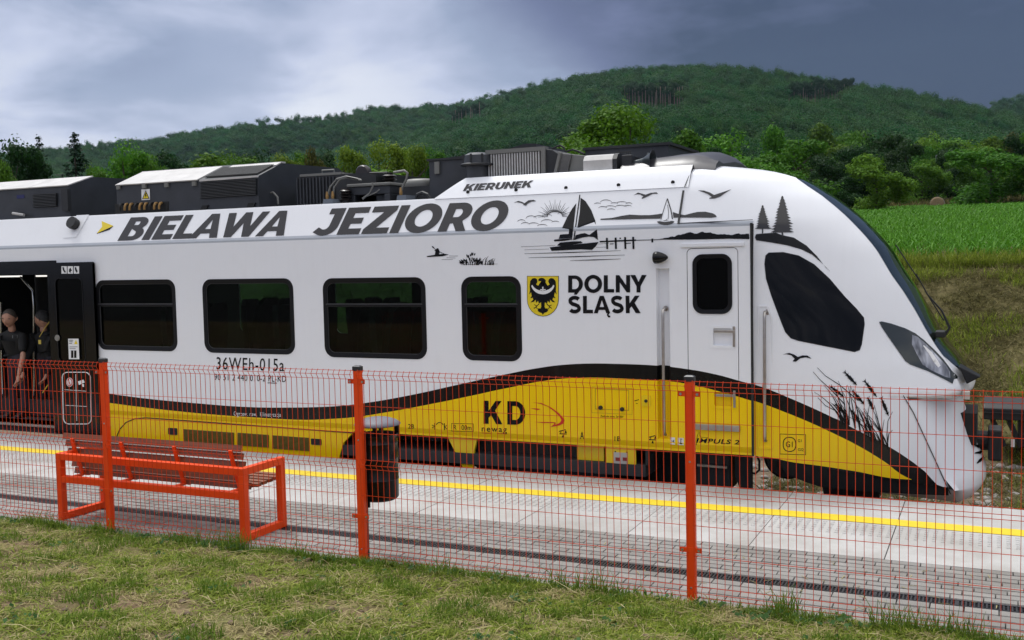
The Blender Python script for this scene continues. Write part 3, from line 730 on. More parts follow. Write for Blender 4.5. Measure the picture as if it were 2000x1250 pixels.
# far side and ends
fw_ = MB(); YF = 2*YC-YS
fh = [rrect(w_[0]+.025, w_[1]-.025, w_[2]+.025, w_[3]-.025, .10) for w_ in WIN] + [rrect(float(onY(29, 600, YF)[0]), float(onY(66, 600, YF)[0]), 1.0, float(onY(45, 588, YF)[2]), .06)]
wall_with_holes(fw_, XLT, XJ, SILL, 2.55, fh, YF)
fw_.quad((XJ, YF, SILL), (XJ, YF, .95), (2.2, YF, .95), (2.2, YF, SILL))
for (ya, za), (yb, zb) in zip(pts_r, pts_r[1:]): fw_.quad((XLT, 2*YC-ya, za), (1.46, 2*YC-ya, za), (1.46, 2*YC-yb, zb), (XLT, 2*YC-yb, zb))
fw_.build('far_body_side', M['livery'], train, fix=False)
# black joint lines of the cab
def seam(name, pts, r=.007): 
    m = MB()
    for a, c in zip(pts, pts[1:]): m.bar(a, c, r*2, .006)
    return m.build(name, M['rubber'], train)
jx = 2.112
seam('cab_joint', [(jx, YS-.001, .272), (jx, YS-.001, 2.555)], .012)
za_ = sidept(1335, 372); zb_ = sidept(1325, 442)
seam('cab_joint', [(zb_[0], YS+taper(2.6)-.006, 2.575), (jx+.01, YS+taper(2.6)-.006, 2.585)], .010)
seam('cab_joint', [(zb_[0], YS+taper(zb_[2])-.004, 2.57), (za_[0], YS+taper(za_[2])-.004, za_[2])], .010)
seam('cab_joint', [(za_[0]+.01, YS+.155, 2.945), (1.452, YS+.285, 3.12), (1.455, YS+.345, 3.178)], .003)
sp_ = [sidept(x, y) for x, y in ((1762, 768), (1784, 805), (1800, 840), (1829, 903), (1857, 965))]
seam('valance_joint', [(p[0]-.002, p[1]-.004, p[2]) for p in sp_], .006)

# surface used to lay films on the skin
dg = bpy.context.evaluated_depsgraph_get()
bv, bf = [], []
for o in (roof_side, fairing, nose, lower, valance, windscreen):
    b_0 = len(bv); bv += [tuple(v.co) for v in o.data.vertices]; bf += [tuple(i+b_0 for i in p.vertices) for p in o.data.polygons]
b_0 = len(bv); bv += [(XLT, YS, FOLD0), (XJ, YS, FOLD0), (XJ, YS, 2.55), (XLT, YS, 2.55), (XLT, YS+.022, FOLD1), (XJ, YS+.022, FOLD1), (XJ, YS+.022, SILL), (XLT, YS+.022, SILL)]
bf += [(b_0, b_0+1, b_0+2, b_0+3), (b_0, b_0+1, b_0+5, b_0+4), (b_0+4, b_0+5, b_0+6, b_0+7)]
BVH = BVHTree.FromPolygons(bv, bf)
def skin(x, y, off):
    d = Vector(ray(x, y)).normalized(); h = BVH.ray_cast(Vector(CAM), d)
    if h[0] is None: return None
    n = h[1]; n = -n if n.dot(d) > 0 else n
    return h[0] + n*off
# ------------------------------------------------------------------ windows, doors and fittings on the side
def window(w_, mull=None, name='window'):
    x0, x1, z0, z1 = w_; f = MB(); t = .052
    ring(f, rrect(x0, x1, z0, z1, .125), rrect(x0+t, x1-t, z0+t, z1-t, .085), YS-.008, YS+.03, YS-.004)
    n = len(rrect(0, 1, 0, 1, .1))
    ring(f, rrect(x0-.004, x1+.004, z0-.004, z1+.004, .128), rrect(x0+.004, x1-.004, z0+.004, z1-.004, .12), YS-.003, YS+.01)
    fo = f.build('window', M['frame'], train)
    p = MB(); ngon_y(p, rrect(x0+t-.004, x1-t+.004, z0+t-.004, z1-t+.004, .085), YS+.012); p.build('pane', M['pane'], fo, fix=False)
    ln = MB(); ring(ln, rrect(x0+t-.001, x1-t+.001, z0+t-.001, z1-t+.001, .084), rrect(x0+t+.004, x1-t-.004, z0+t+.004, z1-t-.004, .08), YS+.002, YS+.01)
    ln.build('glazing_bead', M['bead'], fo)
    if mull:
        zm = z0+(z1-z0)*mull; q = MB(); q.box(x0+t-.01, x1-t+.01, YS-.006, YS+.028, zm-.018, zm+.022); q.build('mullion', M['frame'], fo, bevel=.004)
        q = MB(); q.box(x0+t-.012, x1-t+.012, YS-.012, YS-.006, zm+.010, zm+.017); q.build('mullion_trim', M['bead'], fo)
    return fo
M['bead'] = mat('glazing_bead_grey', (0.06, 0.062, 0.066), 0.4)
for w_, ml in zip(WIN, (.645, None, .66, .66)): window(w_, ml)
for h in fh:                                   # panes of the far side
    p = MB(); ngon_y(p, h, YF-.01); p.build('far_window', M['pane'], train, fix=False)

# cab door, a panel set in its opening with dark gaps round it
x0, x1, z0, z1 = CDO
g = .006
q = MB(); dl = rrect(x0+g, x1-g, z0+g, z1-g, .045); CW = pr(1353, 496, 1430, 613)
wl_ = rrect(CW[0]+.02, CW[1]-.02, CW[2]+.02, CW[3]-.02, .08)
R1 = pr(1393, 641, 1429, 675); R2 = pr(1395, 766, 1430, 793)
r_ = delaunay_2d_cdt([Vector(p) for p in dl+wl_+rrect(*R1, .015)+rrect(*R2, .015)], [], [list(range(28)), list(range(28, 56)), list(range(56, 84)), list(range(84, 112))], 2, 1e-6)
q.add([(p.x, YS+.0005, p.y) for p in r_[0]], [tuple(f) for f in r_[2]])
ring(q, [(x, z) for x, z in dl], [(x, z) for x, z in dl], YS+.0005, YS+.04)
cab_door = q.build('cab_door', M['livery'], train)
q = MB(); ngon_y(q, rrect(x0-.02, x1+.02, z0-.02, z1+.02, .05), YS+.045); q.build('door_seal', M['slot_black'], train, fix=False)
q = MB(); ring(q, rrect(*CW, .10), rrect(CW[0]+.042, CW[1]-.042, CW[2]+.042, CW[3]-.042, .065), YS-.010, YS+.03, YS-.006); wf_ = q.build('door_window_frame', M['frame'], cab_door)
q = MB(); ngon_y(q, rrect(CW[0]+.038, CW[1]-.038, CW[2]+.038, CW[3]-.038, .065), YS+.012); q.build('door_pane', M['pane_dark'], cab_door, fix=False)
for R in (R1, R2):                             # recessed pulls
    q = MB(); ring(q, rrect(R[0]-.035, R[1]+.045, R[2]-.03, R[3]+.025, .03), rrect(*R, .015), YS-.004, YS+.03); ngon_y(q, rrect(*R, .015), YS+.028)
    q.build('handle_recess', M['livery'], cab_door, smooth=30)
    zt = R[3]-.025; q = MB(); q.box(R[0]+.01, R[1]+.035, YS-.018, YS-.002, zt-.018, zt+.006).box(R[1]+.012, R[1]+.036, YS-.012, YS-.0045, R[2]-.01, R[3]+.02)
    q.build('door_handle', M['steel'], cab_door, bevel=.003)
TH = pr(1352, 829, 1446, 840); q = MB(); q.box(TH[0], TH[1], YS-.035, YS, TH[2], TH[3]); q.build('door_step', M['steel'], train, bevel=.003)
GT = pr(1330, 474, 1454, 482); q = MB(); q.box(GT[0], GT[1], YS-.018, YS, GT[2], GT[3])
rain = q.build('rain_strip', M['white_paint'], train, bevel=.005)
# grab rail recesses
def recess(R, depth=.07, r=.02, open_=False):
    q = MB(); a = [(R[0], R[2]), (R[1], R[2]), (R[1], R[3]), (R[0], R[3])]; q.v = []
    ring(q, a, [(R[0]+.012, R[2]+.02), (R[1]-.012, R[2]+.02), (R[1]-.012, R[3]-.012), (R[0]+.012, R[3]-.012)], YS, YS+depth, YS+depth)
    q.quad((R[0]+.012, YS+depth, R[2]+.02), (R[1]-.012, YS+depth, R[2]+.02), (R[1]-.012, YS+depth, R[3]-.012), (R[0]+.012, YS+depth, R[3]-.012))
    return q.build('rail_recess', M['livery'], train)
recess(REC)
def rail(name, xp, yp0, yp1, Yb, tilt=0):
    a = onY(xp, yp0, Yb); c = onY(xp, yp1, Yb); X = (a[0]+c[0])/2
    q = MB(); n = 10; pts = [(X+.012, Yb+.07, a[2]+.02), (X+.006, Yb+.02, a[2]+.02), (X, Yb-.005, a[2]), (X, Yb-.012, a[2]-.05), (X, Yb-.012, c[2]+.06), (X, Yb-.003, c[2]+.01), (X+.004, Yb+.03, c[2])]
    q.tube(pts, .0155, n); o = q.build(name, M['steel'], train, smooth=50)
    q = MB(); q.lathe([(.026, -.004), (.028, 0)], (X+.012, Yb+.062, a[2]+.02), 14, 'y'); q.build('rail_flange', M['steel'], o)
    return o
rail('grab_rail', 1296.5, 607, 850, YS-.0)
# side mirror camera and its fin
mc = sidept(1291, 503); q = MB()
prof = [(0.0, .0), (.05, .0), (.062, .012), (.060, .05), (.048, .09), (.03, .125), (.012, .145), (0, .15)]
q.lathe([(r, h-.075) for r, h in prof], (mc[0]+.012, YS-.045, mc[2]), 16, 'x'); o = q.build('camera_pod', M['black_gloss'], train, smooth=50)
# second rail on the nose
R2x = [sidept(x, y) for x, y in ((1482, 598), (1498, 598), (1508, 622), (1509, 875), (1482, 875))]
q = MB(); r0 = [(p[0], YS+inset(p[0], p[2])-.002, p[2]) for p in R2x]; 
for i, p in enumerate(r0):
    a, c = Vector(p), Vector(r0[(i+1) % 5]); q.bar(a, c, .016, .012, (0, 1, 0))
q.build('rail_recess', M['livery'], train)
p0, p1 = sidept(1495, 613), sidept(1495, 862)
q = MB(); y_ = p0[1]-.03; q.tube([(p0[0]+.01, y_+.05, p0[2]+.02), (p0[0], y_+.01, p0[2]+.02), (p0[0], y_-.012, p0[2]), (p0[0], y_-.02, p0[2]-.05), (p1[0], y_-.02, p1[2]+.06), (p1[0], y_-.01, p1[2]+.01), (p1[0]+.01, y_+.05, p1[2])], .0155, 10)
o = q.build('grab_rail', M['steel'], train, smooth=50)
for pp in (p0, p1): q = MB(); q.lathe([(.028, -.004), (.03, 0)], (pp[0]+.012, y_+.036, pp[2]+.015), 14, 'y'); q.build('rail_flange', M['steel'], o)
# horn or vent pot on the sloping roof side
vp = sidept(150, 443); q = MB(); nn = Vector((0, -.92, .39)); c0 = Vector(vp)
q.add([tuple(c0+Vector((x, 0, 0))+Vector((0, .39, .92))*z+nn*.006) for x, z in ((-.20, -.16), (.05, -.16), (.17, .17), (-.06, .17))], [(0, 1, 2, 3)])
q.build('vent_plate', M['livery'], train, fix=False)
q = MB(); q.tube([tuple(c0+Vector((-.02, 0, .03))+nn*t) for t in (0, .05, .09)], [.075, .085, .08], 18); q.build('vent_pot', M['rubber'], train, smooth=40)

# sliding passenger door leaf, pushed open along the outside
DL = pr(100, 510, 189, 852, YS-.05)
lx0, lx1, lz0, lz1 = DL[0], DL[1], 0.02, onY(150, 512, YS-.05)[2]
DWN = pr(113, 544, 164, 706, YS-.05); dwl = rrect(DWN[0], DWN[1], DWN[2], DWN[3], .07)
q = MB(); ol = rrect(lx0, lx1, lz0, lz1, .03)
r_ = delaunay_2d_cdt([Vector(p) for p in ol+dwl], [], [list(range(28)), list(range(28, 56))], 2, 1e-6)
q.add([(p.x, YS-.06, p.y) for p in r_[0]], [tuple(f) for f in r_[2]]); ring(q, ol, ol, YS-.06, YS-.02); ring(q, dwl, dwl, YS-.06, YS-.03)
leaf = q.build('door_leaf', M['black_gloss'], train)
q = MB(); ngon_y(q, dwl, YS-.045); q.build('door_pane', M['pane_dark'], leaf, fix=False)
q = MB(); ring(q, rrect(DWN[0]-.012, DWN[1]+.012, DWN[2]-.012, DWN[3]+.012, .08), rrect(DWN[0], DWN[1], DWN[2], DWN[3], .07), YS-.064, YS-.058); q.build('door_window_trim', M['frame'], leaf)
bp_ = onY(112, 660, YS-.06); q = MB(); q.lathe([(.04, -.01), (.045, 0)], (bp_[0], YS-.06, bp_[2]), 18, 'y'); q.build('door_button', mat('grey_button', (.20, .19, .17), .5), leaf)
q = MB(); q.box(XLT, lx0+.12, YS-.012, YS+.10, DOOR[3]-.028, lz1+.03); q.build('door_header', M['black_gloss'], train)
q = MB(); q.box(XLT, DOOR[1], YS-.01, YS+.30, .065, .10).box(XLT, DOOR[1], YS-.028, YS-.01, .072, .085); q.build('door_sill', M['steel'], train)
# ---- interior
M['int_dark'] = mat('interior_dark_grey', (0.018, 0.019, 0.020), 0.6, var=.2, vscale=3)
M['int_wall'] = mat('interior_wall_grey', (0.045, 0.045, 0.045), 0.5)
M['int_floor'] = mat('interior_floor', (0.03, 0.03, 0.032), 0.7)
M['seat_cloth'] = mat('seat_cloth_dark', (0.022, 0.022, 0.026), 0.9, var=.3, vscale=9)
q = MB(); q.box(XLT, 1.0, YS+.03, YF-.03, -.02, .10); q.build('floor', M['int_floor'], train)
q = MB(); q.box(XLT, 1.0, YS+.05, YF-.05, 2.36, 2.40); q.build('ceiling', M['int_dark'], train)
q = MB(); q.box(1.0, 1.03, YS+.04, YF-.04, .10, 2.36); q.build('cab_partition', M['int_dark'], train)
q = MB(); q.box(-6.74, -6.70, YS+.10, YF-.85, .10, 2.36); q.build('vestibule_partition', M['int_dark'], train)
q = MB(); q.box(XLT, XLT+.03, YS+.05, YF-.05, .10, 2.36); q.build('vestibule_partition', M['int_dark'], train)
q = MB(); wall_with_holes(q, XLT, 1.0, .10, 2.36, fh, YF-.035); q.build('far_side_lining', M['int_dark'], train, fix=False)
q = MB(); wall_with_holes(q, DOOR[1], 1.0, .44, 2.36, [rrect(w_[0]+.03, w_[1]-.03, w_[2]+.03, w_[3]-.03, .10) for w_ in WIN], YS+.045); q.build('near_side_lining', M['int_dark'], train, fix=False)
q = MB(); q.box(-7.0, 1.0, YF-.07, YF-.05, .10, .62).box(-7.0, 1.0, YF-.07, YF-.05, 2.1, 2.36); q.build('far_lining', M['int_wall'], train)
M['lamp'] = mat('interior_lamp', (1, 1, 1), .5, emit=((1, .97, .92), 0.9))
for pa, pb in (((0, 540), (40, 539.5)), ((73, 539), (99, 538.5))):
    a = onY(*pa, 4.6); c = onY(*pb, 4.6); q = MB(); q.box(a[0], c[0], 4.57, 4.63, a[2]-.012, a[2]+.010); q.build('ceiling_lamp', M['lamp'], train)
M['pole'] = mat('chrome_pole', (.55, .56, .55), .2, metal=1.0)
for pts in ([(40, 541), (64, 568), (66, 600), (66.5, 665), (67, 800)], [(1.5, 590), (3, 700), (6, 790), (9, 800)]):
    q = MB(); q.tube([tuple(onY(x, y, 4.45)) for x, y in pts], .016, 8); q.build('hand_pole', M['pole'], train, smooth=60)
nb = [onY(x, y, 6.44) for x, y in ((36, 598), (57, 597), (57, 617), (36, 618))]
q = MB(); q.quad(*[tuple(p) for p in nb]); q.build('notice', mat('paper_notice', (.30, .26, .25), .8), train, fix=False)
def seat_mesh():
    q = MB()
    bk_ = [(0, .42), (.02, .75), (.05, 1.0), (.08, 1.18), (.12, 1.26)]
    w0 = [.23, .235, .23, .19, .12]
    fr_, bb = [], []
    for (x, z), w_ in zip(bk_, w0): fr_.append([(x, -w_, z), (x, w_, z)]); bb.append([(x-.09, -w_, z), (x-.09, w_, z)])
    for rows_, fl in ((fr_, False), (bb, True)): grid(q, rows_, fl)
    for i in range(len(bk_)-1):
        for s in (0, 1): q.quad(fr_[i][s], fr_[i+1][s], bb[i+1][s], bb[i][s])
    q.quad(fr_[-1][0], fr_[-1][1], bb[-1][1], bb[-1][0])
    q.box(-.02, .45, -.23, .23, .36, .46).box(.1, .3, -.05, .05, 0, .36)
    return q.mesh('seat', M['seat_cloth'], smooth=45)
sme_ = seat_mesh()
def seatpair(X, face, ys):
    for y in ys: inst('seat', sme_, train, (X, y, .48), (0, 0, 0 if face > 0 else math.pi))
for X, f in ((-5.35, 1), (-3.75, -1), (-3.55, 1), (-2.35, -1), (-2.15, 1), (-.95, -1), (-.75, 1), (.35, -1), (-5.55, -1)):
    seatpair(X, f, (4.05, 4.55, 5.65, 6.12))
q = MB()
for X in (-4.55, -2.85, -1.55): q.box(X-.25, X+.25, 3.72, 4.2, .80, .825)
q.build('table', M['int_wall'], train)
P = onY(758, 690, 3.80); bot = thing('water_bottle', (P[0], 3.80, .825), 'small clear water bottle with blue label behind the third train window', 'bottle')
M['bottle'] = mat('bottle_plastic', (.30, .42, .48), .15); M['bottle_label'] = mat('bottle_label_blue', (.16, .42, .58), .4)
q = MB(); q.lathe([(.030, 0), (.032, .02), (.030, .12), (.026, .16), (.012, .20), (.012, .225)], (P[0], 3.80, .826), 14); q.build('bottle_body', M['bottle'], bot, smooth=50)
q = MB(); q.lathe([(.0335, .04), (.0335, .11)], (P[0], 3.80, .826), 14); q.build('bottle_label', M['bottle_label'], bot, smooth=50)
q = MB(); q.lathe([(.014, .225), (.014, .245)], (P[0], 3.80, .826), 10); q.build('bottle_cap', M['decal_white'], bot)

# ------------------------------------------------------------------ under the floor
q = MB()
sk = [(225, 862), (262, 815), (690, 845), (672, 872), (648, 912)]
a = [onY(x, y, YS+.022) for x, y in ((214, 850), (690, 846))]
zt = SILL
xa_, xb_ = onY(205, 850, YS)[0], onY(668, 850, YS)[0]
q.prism([(xa_, SILL), (xb_+.16, SILL), (xb_, SILL-.15), (xb_-.18, -.35), (xa_, -.35)], YS+.02, YS+.06, 'y'); skirt = q.build('equipment_skirt', M['livery'], train)
for pts, r_w in (([(226, 858), (234, 838), (246, 825), (262, 818), (285, 816), (690, 845.5)], .007),):
    q = MB(); q.tube([tuple(onY(x, y, YS+.018)) for x, y in pts], r_w, 6); q.build('skirt_seal', M['rubber'], train)
for (x0p, y0p, x1p, y1p) in ((359, 838, 457, 870), (464.5, 845, 525, 874), (532, 850, 604, 881)):
    a, c, d_, e_ = [onY(x, y, YS+.016) for x, y in ((x0p, y0p), (x1p, y0p+(x1p-x0p)*.07), (x1p, y1p), (x0p, y1p-(x1p-x0p)*.07))]
    q = MB(); q.quad(*[tuple(p) for p in (a, c, d_, e_)]); vo = q.build('vent_grille', M['slot_black'], train, fix=False)
    q = MB(); n = 11
    for i in range(n):
        t = (i+.5)/n; pL = a+(e_-a)*t; pR = c+(d_-c)*t; q.bar(pL-np.array([0, .004, 0]), pR-np.array([0, .004, 0]), .010, .008, (0, 1, 0.4))
    o = q.build('louvre', M['louvre'] if 'louvre' in M else M.setdefault('louvre', mat('louvre_ochre', (.16, .12, .02), .6)), vo); o['kind'] = 'stuff'
for (x0p, y0p, x1p, y1p) in ((328.5, 836, 346, 849), (607.5, 857, 627.5, 869)):
    q = MB(); R = pr(x0p, y0p, x1p, y1p, YS+.015); ring(q, rrect(*R, .012), rrect(R[0]+.012, R[1]-.012, R[2]+.01, R[3]-.01, .008), YS+.012, YS+.02); ngon_y(q, rrect(R[0]+.01, R[1]-.01, R[2]+.008, R[3]-.008, .008), YS+.017)
    q.build('skirt_latch', M['rubber'], train)
# yellow drop panel, boxes and plate below the sill
q = MB(); D_ = [onY(x, y, YS+.06) for x, y in ((875, 853), (932, 858), (927, 880), (925, 915), (905, 913))]
q.prism([(p[0], p[2]) for p in D_], YS+.05, YS+.08, 'y'); q.build('drop_panel', M['livery_yellow'] if 'livery_yellow' in M else M.setdefault('livery_yellow', mat('yellow_gloss_paint', (.74, .52, .003), .28, coat=.3, var=.05, vscale=3)), train)
R = pr(1128, 868, 1181, 903, YS+.12); q = MB(); q.box(R[0], R[1], YS+.10, YS+.55, R[2], SILL); q.build('side_box', M['livery_yellow'], train, bevel=.006)
R = pr(1184, 876, 1242, 921, YS+.05); q = MB(); q.prism(rrect(R[0], R[1], R[2], R[3]+.05, .07), YS+.045, YS+.07, 'y'); pl_ = q.build('marker_plate', M['livery_yellow'], train)
M['alu'] = mat('aluminium_plate', (.50, .50, .50), .4, metal=.6); M['red_panel'] = mat('red_lamp_panel', (.22, .02, .025), .4)
R = pr(1199, 884, 1226, 909, YS+.04); q = MB(); q.box(R[0], R[1], YS+.036, YS+.044, R[2], R[3]); q.build('data_plate', M['alu'], pl_)
for xp in (1206.5, 1220.5):
    a = onY(xp, 897, YS+.03); q = MB(); q.box(a[0]-.025, a[0]+.025, YS+.031, YS+.0355, a[2]-.018, a[2]+.018); q.build('red_lamp', M['red_panel'], pl_)
for xp, yp in ((1201.5, 882.5), (1224, 883.5), (1202.5, 911), (1225, 912)):
    a = onY(xp, yp, YS+.04); q = MB(); q.lathe([(.007, -.004), (.009, 0)], (a[0], YS+.045, a[2]), 8, 'y'); q.build('plate_screw', M['rubber'], pl_)
# dark frame, equipment cases, bogie
um = MB(); um.box(-10.9, 1.80, 4.15, 6.0, .12, .36); um.build('underframe', M['dark_metal'], train)
for xa_, xb_, ya_, zb_ in ((-6.4, -2.2, 4.0, -.35), (-1.05, .62, 3.85, -.28), (.62, 1.15, 4.3, -.35)):
    q = MB(); q.box(xa_, xb_, ya_, 5.9, zb_, .30); q.build('equipment_case', M['dark_metal'], train, bevel=.02)
q = MB(); a = onY(935, 897, 3.85); c = onY(1120, 917, 3.85); q.tube([(-.98, 3.80, .0), (.55, 3.80, -.03)], .09, 12); q.build('air_tank', mat('tank_grey_blue', (.03, .034, .042), .4), train, smooth=50)
def wheel(X, Y):
    q = MB(); q.lathe([(.06, -.07), (.37, -.065), (.42, -.05), (.425, .05), (.455, .055), (.455, .075), (.06, .075)], (X, Y, -.13), 28, 'y'); return q.build('wheel', M['dark_metal'], train, smooth=40)
for X in (-1.9, .75 if False else -3.9, 1.05):
    for Y in (4.33, 5.83): wheel(X, Y)
q = MB(); R = [onY(x, y, 3.95) for x, y in ((1362, 893), (1427, 900), (1426, 950), (1362, 945))]
q.box(R[0][0], R[1][0], 3.92, 4.25, -.15, .34); q.build('step_frame', M['dark_metal'], train, bevel=.01)
a, c = onY(1362, 908, 3.88), onY(1420, 913, 3.88); q = MB(); q.bar(a, c, .03, .022); q.build('foot_step', M['steel'], train)
q = MB(); a = onY(1457, 930, 4.0); q.prism([(onY(1436, 915, 4.0)[0], .20), (a[0]+.06, .20), (a[0]+.06, -.25), (a[0]-.02, -.25), (onY(1436, 915, 4.0)[0], 0.0)], 3.98, 4.05, 'y'); q.build('step_bracket', M['dark_metal'], train)
q = MB(); q.tube([tuple(onY(x, y, 4.02)) for x, y in ((1445, 893), (1447, 910), (1460, 922), (1475, 925), (1483, 918), (1483, 900), (1478, 890))], .012, 6); q.build('air_hose', M['rubber'], train, smooth=60)
W = onY(1536, 890, 4.1); q = MB(); q.lathe([(.05, -.12), (.205, -.12), (.232, -.09), (.232, .10), (.20, .12)], (W[0], 4.2, W[2]-.01), 28, 'y'); q.build('air_spring', M['rubber'], train, smooth=40)
q = MB(); rows_ = []
for xx, zt_, zb_ in ((2.36, .20, .18), (2.45, .20, .08), (2.6, .18, .02), (2.72, .16, -.02), (3.1, .06, -.06), (3.6, -.02, -.10), (3.86, -.09, -.12)):
    y_ = YS+inset(xx, .95)+.015; rows_.append([(xx, y_, zt_+.05), (xx, y_+.01, zb_), (xx, y_+.3, zb_-.02)])
grid(q, rows_); q.build('black_skirt', M['black_plastic'], train, smooth=30)
q = MB(); a = [onY(x, y, 4.3) for x, y in ((1606, 930), (1722, 950), (1718, 972), (1612, 962))]
q.prism([(p[0], p[2]) for p in a], 4.2, 5.9, 'y'); q.build('rail_guard', M['dark_metal'], train)
q = MB(); q.box(2.2, 3.75, 4.6, 5.6, -.12, .5); q.build('cab_underframe', M['dark_metal'], train)

# ------------------------------------------------------------------ films and lettering on the skin
def zm(ox, oy, s, pts): return [(ox+x/s, oy+y/s) for x, y in pts]
def z3(p): return zm(1000, 240, 4, p)
def densify(l, step):
    o = []
    for (ax, ay), (bx, by) in zip(l, l[1:]+l[:1]):
        n = max(1, int(math.hypot(bx-ax, by-ay)/step)); o += [(ax+(bx-ax)*i/n, ay+(by-ay)*i/n) for i in range(n)]
    return o
def smooth_loop(l, it=2):
    for _ in range(it):
        o = []
        for (ax, ay), (bx, by) in zip(l, l[1:]+l[:1]): o += [(ax*.75+bx*.25, ay*.75+by*.25), (ax*.25+bx*.75, ay*.25+by*.75)]
        l = o
    return l
def film(name, shapes, m_, off=.004, grid_step=None, parent=None, step=14):
    """shapes: list of polygons; a polygon is a list of loops, the outline first and then its holes"""
    q = MB()
    for sh in shapes:
        pts, fl = [], []
        for k_, l in enumerate(sh):
            l = densify(l, step); fl.append(list(range(len(pts), len(pts)+len(l)))); pts += l
        n_edge = len(pts)
        if grid_step:
            xa_, xb_ = min(p[0] for p in pts), max(p[0] for p in pts); ya_, yb_ = min(p[1] for p in pts), max(p[1] for p in pts)
            x = xa_+grid_step/2
            while x < xb_:
                y = ya_+grid_step/2
                while y < yb_: pts.append((x, y)); y += grid_step
                x += grid_step
        r = delaunay_2d_cdt([Vector(p) for p in pts], [], fl, 2, 1e-5)
        P3 = [skin(p.x, p.y, off) for p in r[0]]
        q.add([tuple(p) if p else (0, 0, 0) for p in P3], [tuple(f) for f in r[2] if all(P3[i] for i in f)])
    o = q.build(name, m_, parent or train, fix=False); bm = bmesh.new(); bm.from_mesh(o.data); bmesh.ops.remove_doubles(bm, verts=bm.verts, dist=2e-4); bmesh.ops.delete(bm, geom=[v for v in bm.verts if not v.link_faces], context='VERTS'); bm.to_mesh(o.data); bm.free()
    if grid_step: o.data.polygons.foreach_set('use_smooth', [True]*len(o.data.polygons))
    return o
def stroke(pts, w0, w1=None, wm_=None):   # open line drawn as a thin band, widths in pixels of the photograph
    w1 = w0 if w1 is None else w1; n = len(pts); L, R = [], []
    for i, (x, y) in enumerate(pts):
        ax, ay = pts[max(0, i-1)]; bx, by = pts[min(n-1, i+1)]; l = math.hypot(bx-ax, by-ay) or 1
        t = i/(n-1); w = w0+(w1-w0)*t if wm_ is None else (w0*(1-2*t)+wm_*2*t if t < .5 else wm_*(2-2*t)+w1*(2*t-1))
        nx_, ny_ = -(by-ay)/l*w/2, (bx-ax)/l*w/2; L.append((x+nx_, y+ny_)); R.append((x-nx_, y-ny_))
    return [L+R[::-1]]
def arc(cx, cy, rx, ry, a0, a1, n=8): return [(cx+rx*math.cos(math.radians(a0+(a1-a0)*i/n)), cy-ry*math.sin(math.radians(a0+(a1-a0)*i/n))) for i in range(n+1)]
def lettering(s, quad, m_, bold=0.0, off=.004, space=1.0, name='lettering', parent=None):
    """quad: photo corners TL, TR, BR, BL of the cap-height box of the word"""
    cu = bpy.data.curves.new('type', 'FONT'); cu.body = s; cu.offset = bold; cu.space_character = space; cu.resolution_u = 4
    o = bpy.data.objects.new('type', cu); COL.objects.link(o)
    d = bpy.context.evaluated_depsgraph_get(); me = bpy.data.meshes.new_from_object(o.evaluated_get(d))
    bpy.data.objects.remove(o); 
    v = np.array([w.co[:2] for w in me.vertices]); x0, x1 = v[:, 0].min(), v[:, 0].max(); cap = CAPH + bold; b0 = -bold
    TL, TR, BR, BL = [np.array(p, float) for p in quad]
    q = MB(); P3 = []
    for x, y in v:
        u = (x-x0)/(x1-x0); t = (y-b0)/(cap-b0)
        p = (BL*(1-u)+BR*u)*(1-t) + (TL*(1-u)+TR*u)*t; P3.append(skin(p[0], p[1], off))
    q.add([tuple(p) if p else (0, 0, 0) for p in P3], [tuple(f.vertices) for f in me.polygons if all(P3[i] for i in f.vertices)])
    bpy.data.meshes.remove(me); bpy.data.curves.remove(cu)
    return q.build(name, m_, parent or train, fix=False)
def cap_height():
    cu = bpy.data.curves.new('type', 'FONT'); cu.body = 'E'; o = bpy.data.objects.new('type', cu); COL.objects.link(o)
    me = bpy.data.meshes.new_from_object(o.evaluated_get(bpy.context.evaluated_depsgraph_get())); h = max(v.co.y for v in me.vertices)
    bpy.data.objects.remove(o); bpy.data.meshes.remove(me); bpy.data.curves.remove(cu); return h
CAPH = cap_height()
K, W_, G, RD = M['decal_black'], M['decal_white'], M['decal_grey'], M['decal_red']
def gstroke(pts, t):
    n = len(pts); L, R = [], []
    for i, (x, y) in enumerate(pts):
        ax, ay = pts[max(0, i-1)]; bx, by = pts[min(n-1, i+1)]; l = math.hypot(bx-ax, by-ay); nx_, ny_ = -(by-ay)/l*t/2, (bx-ax)/l*t/2; L.append((x+nx_, y+ny_)); R.append((x-nx_, y-ny_))
    return L+R[::-1]
def ell(cx, cy, rx, ry, a0, a1, n=14): return [(cx+rx*math.cos(math.radians(a0+(a1-a0)*i/n)), cy+ry*math.sin(math.radians(a0+(a1-a0)*i/n))) for i in range(n+1)]
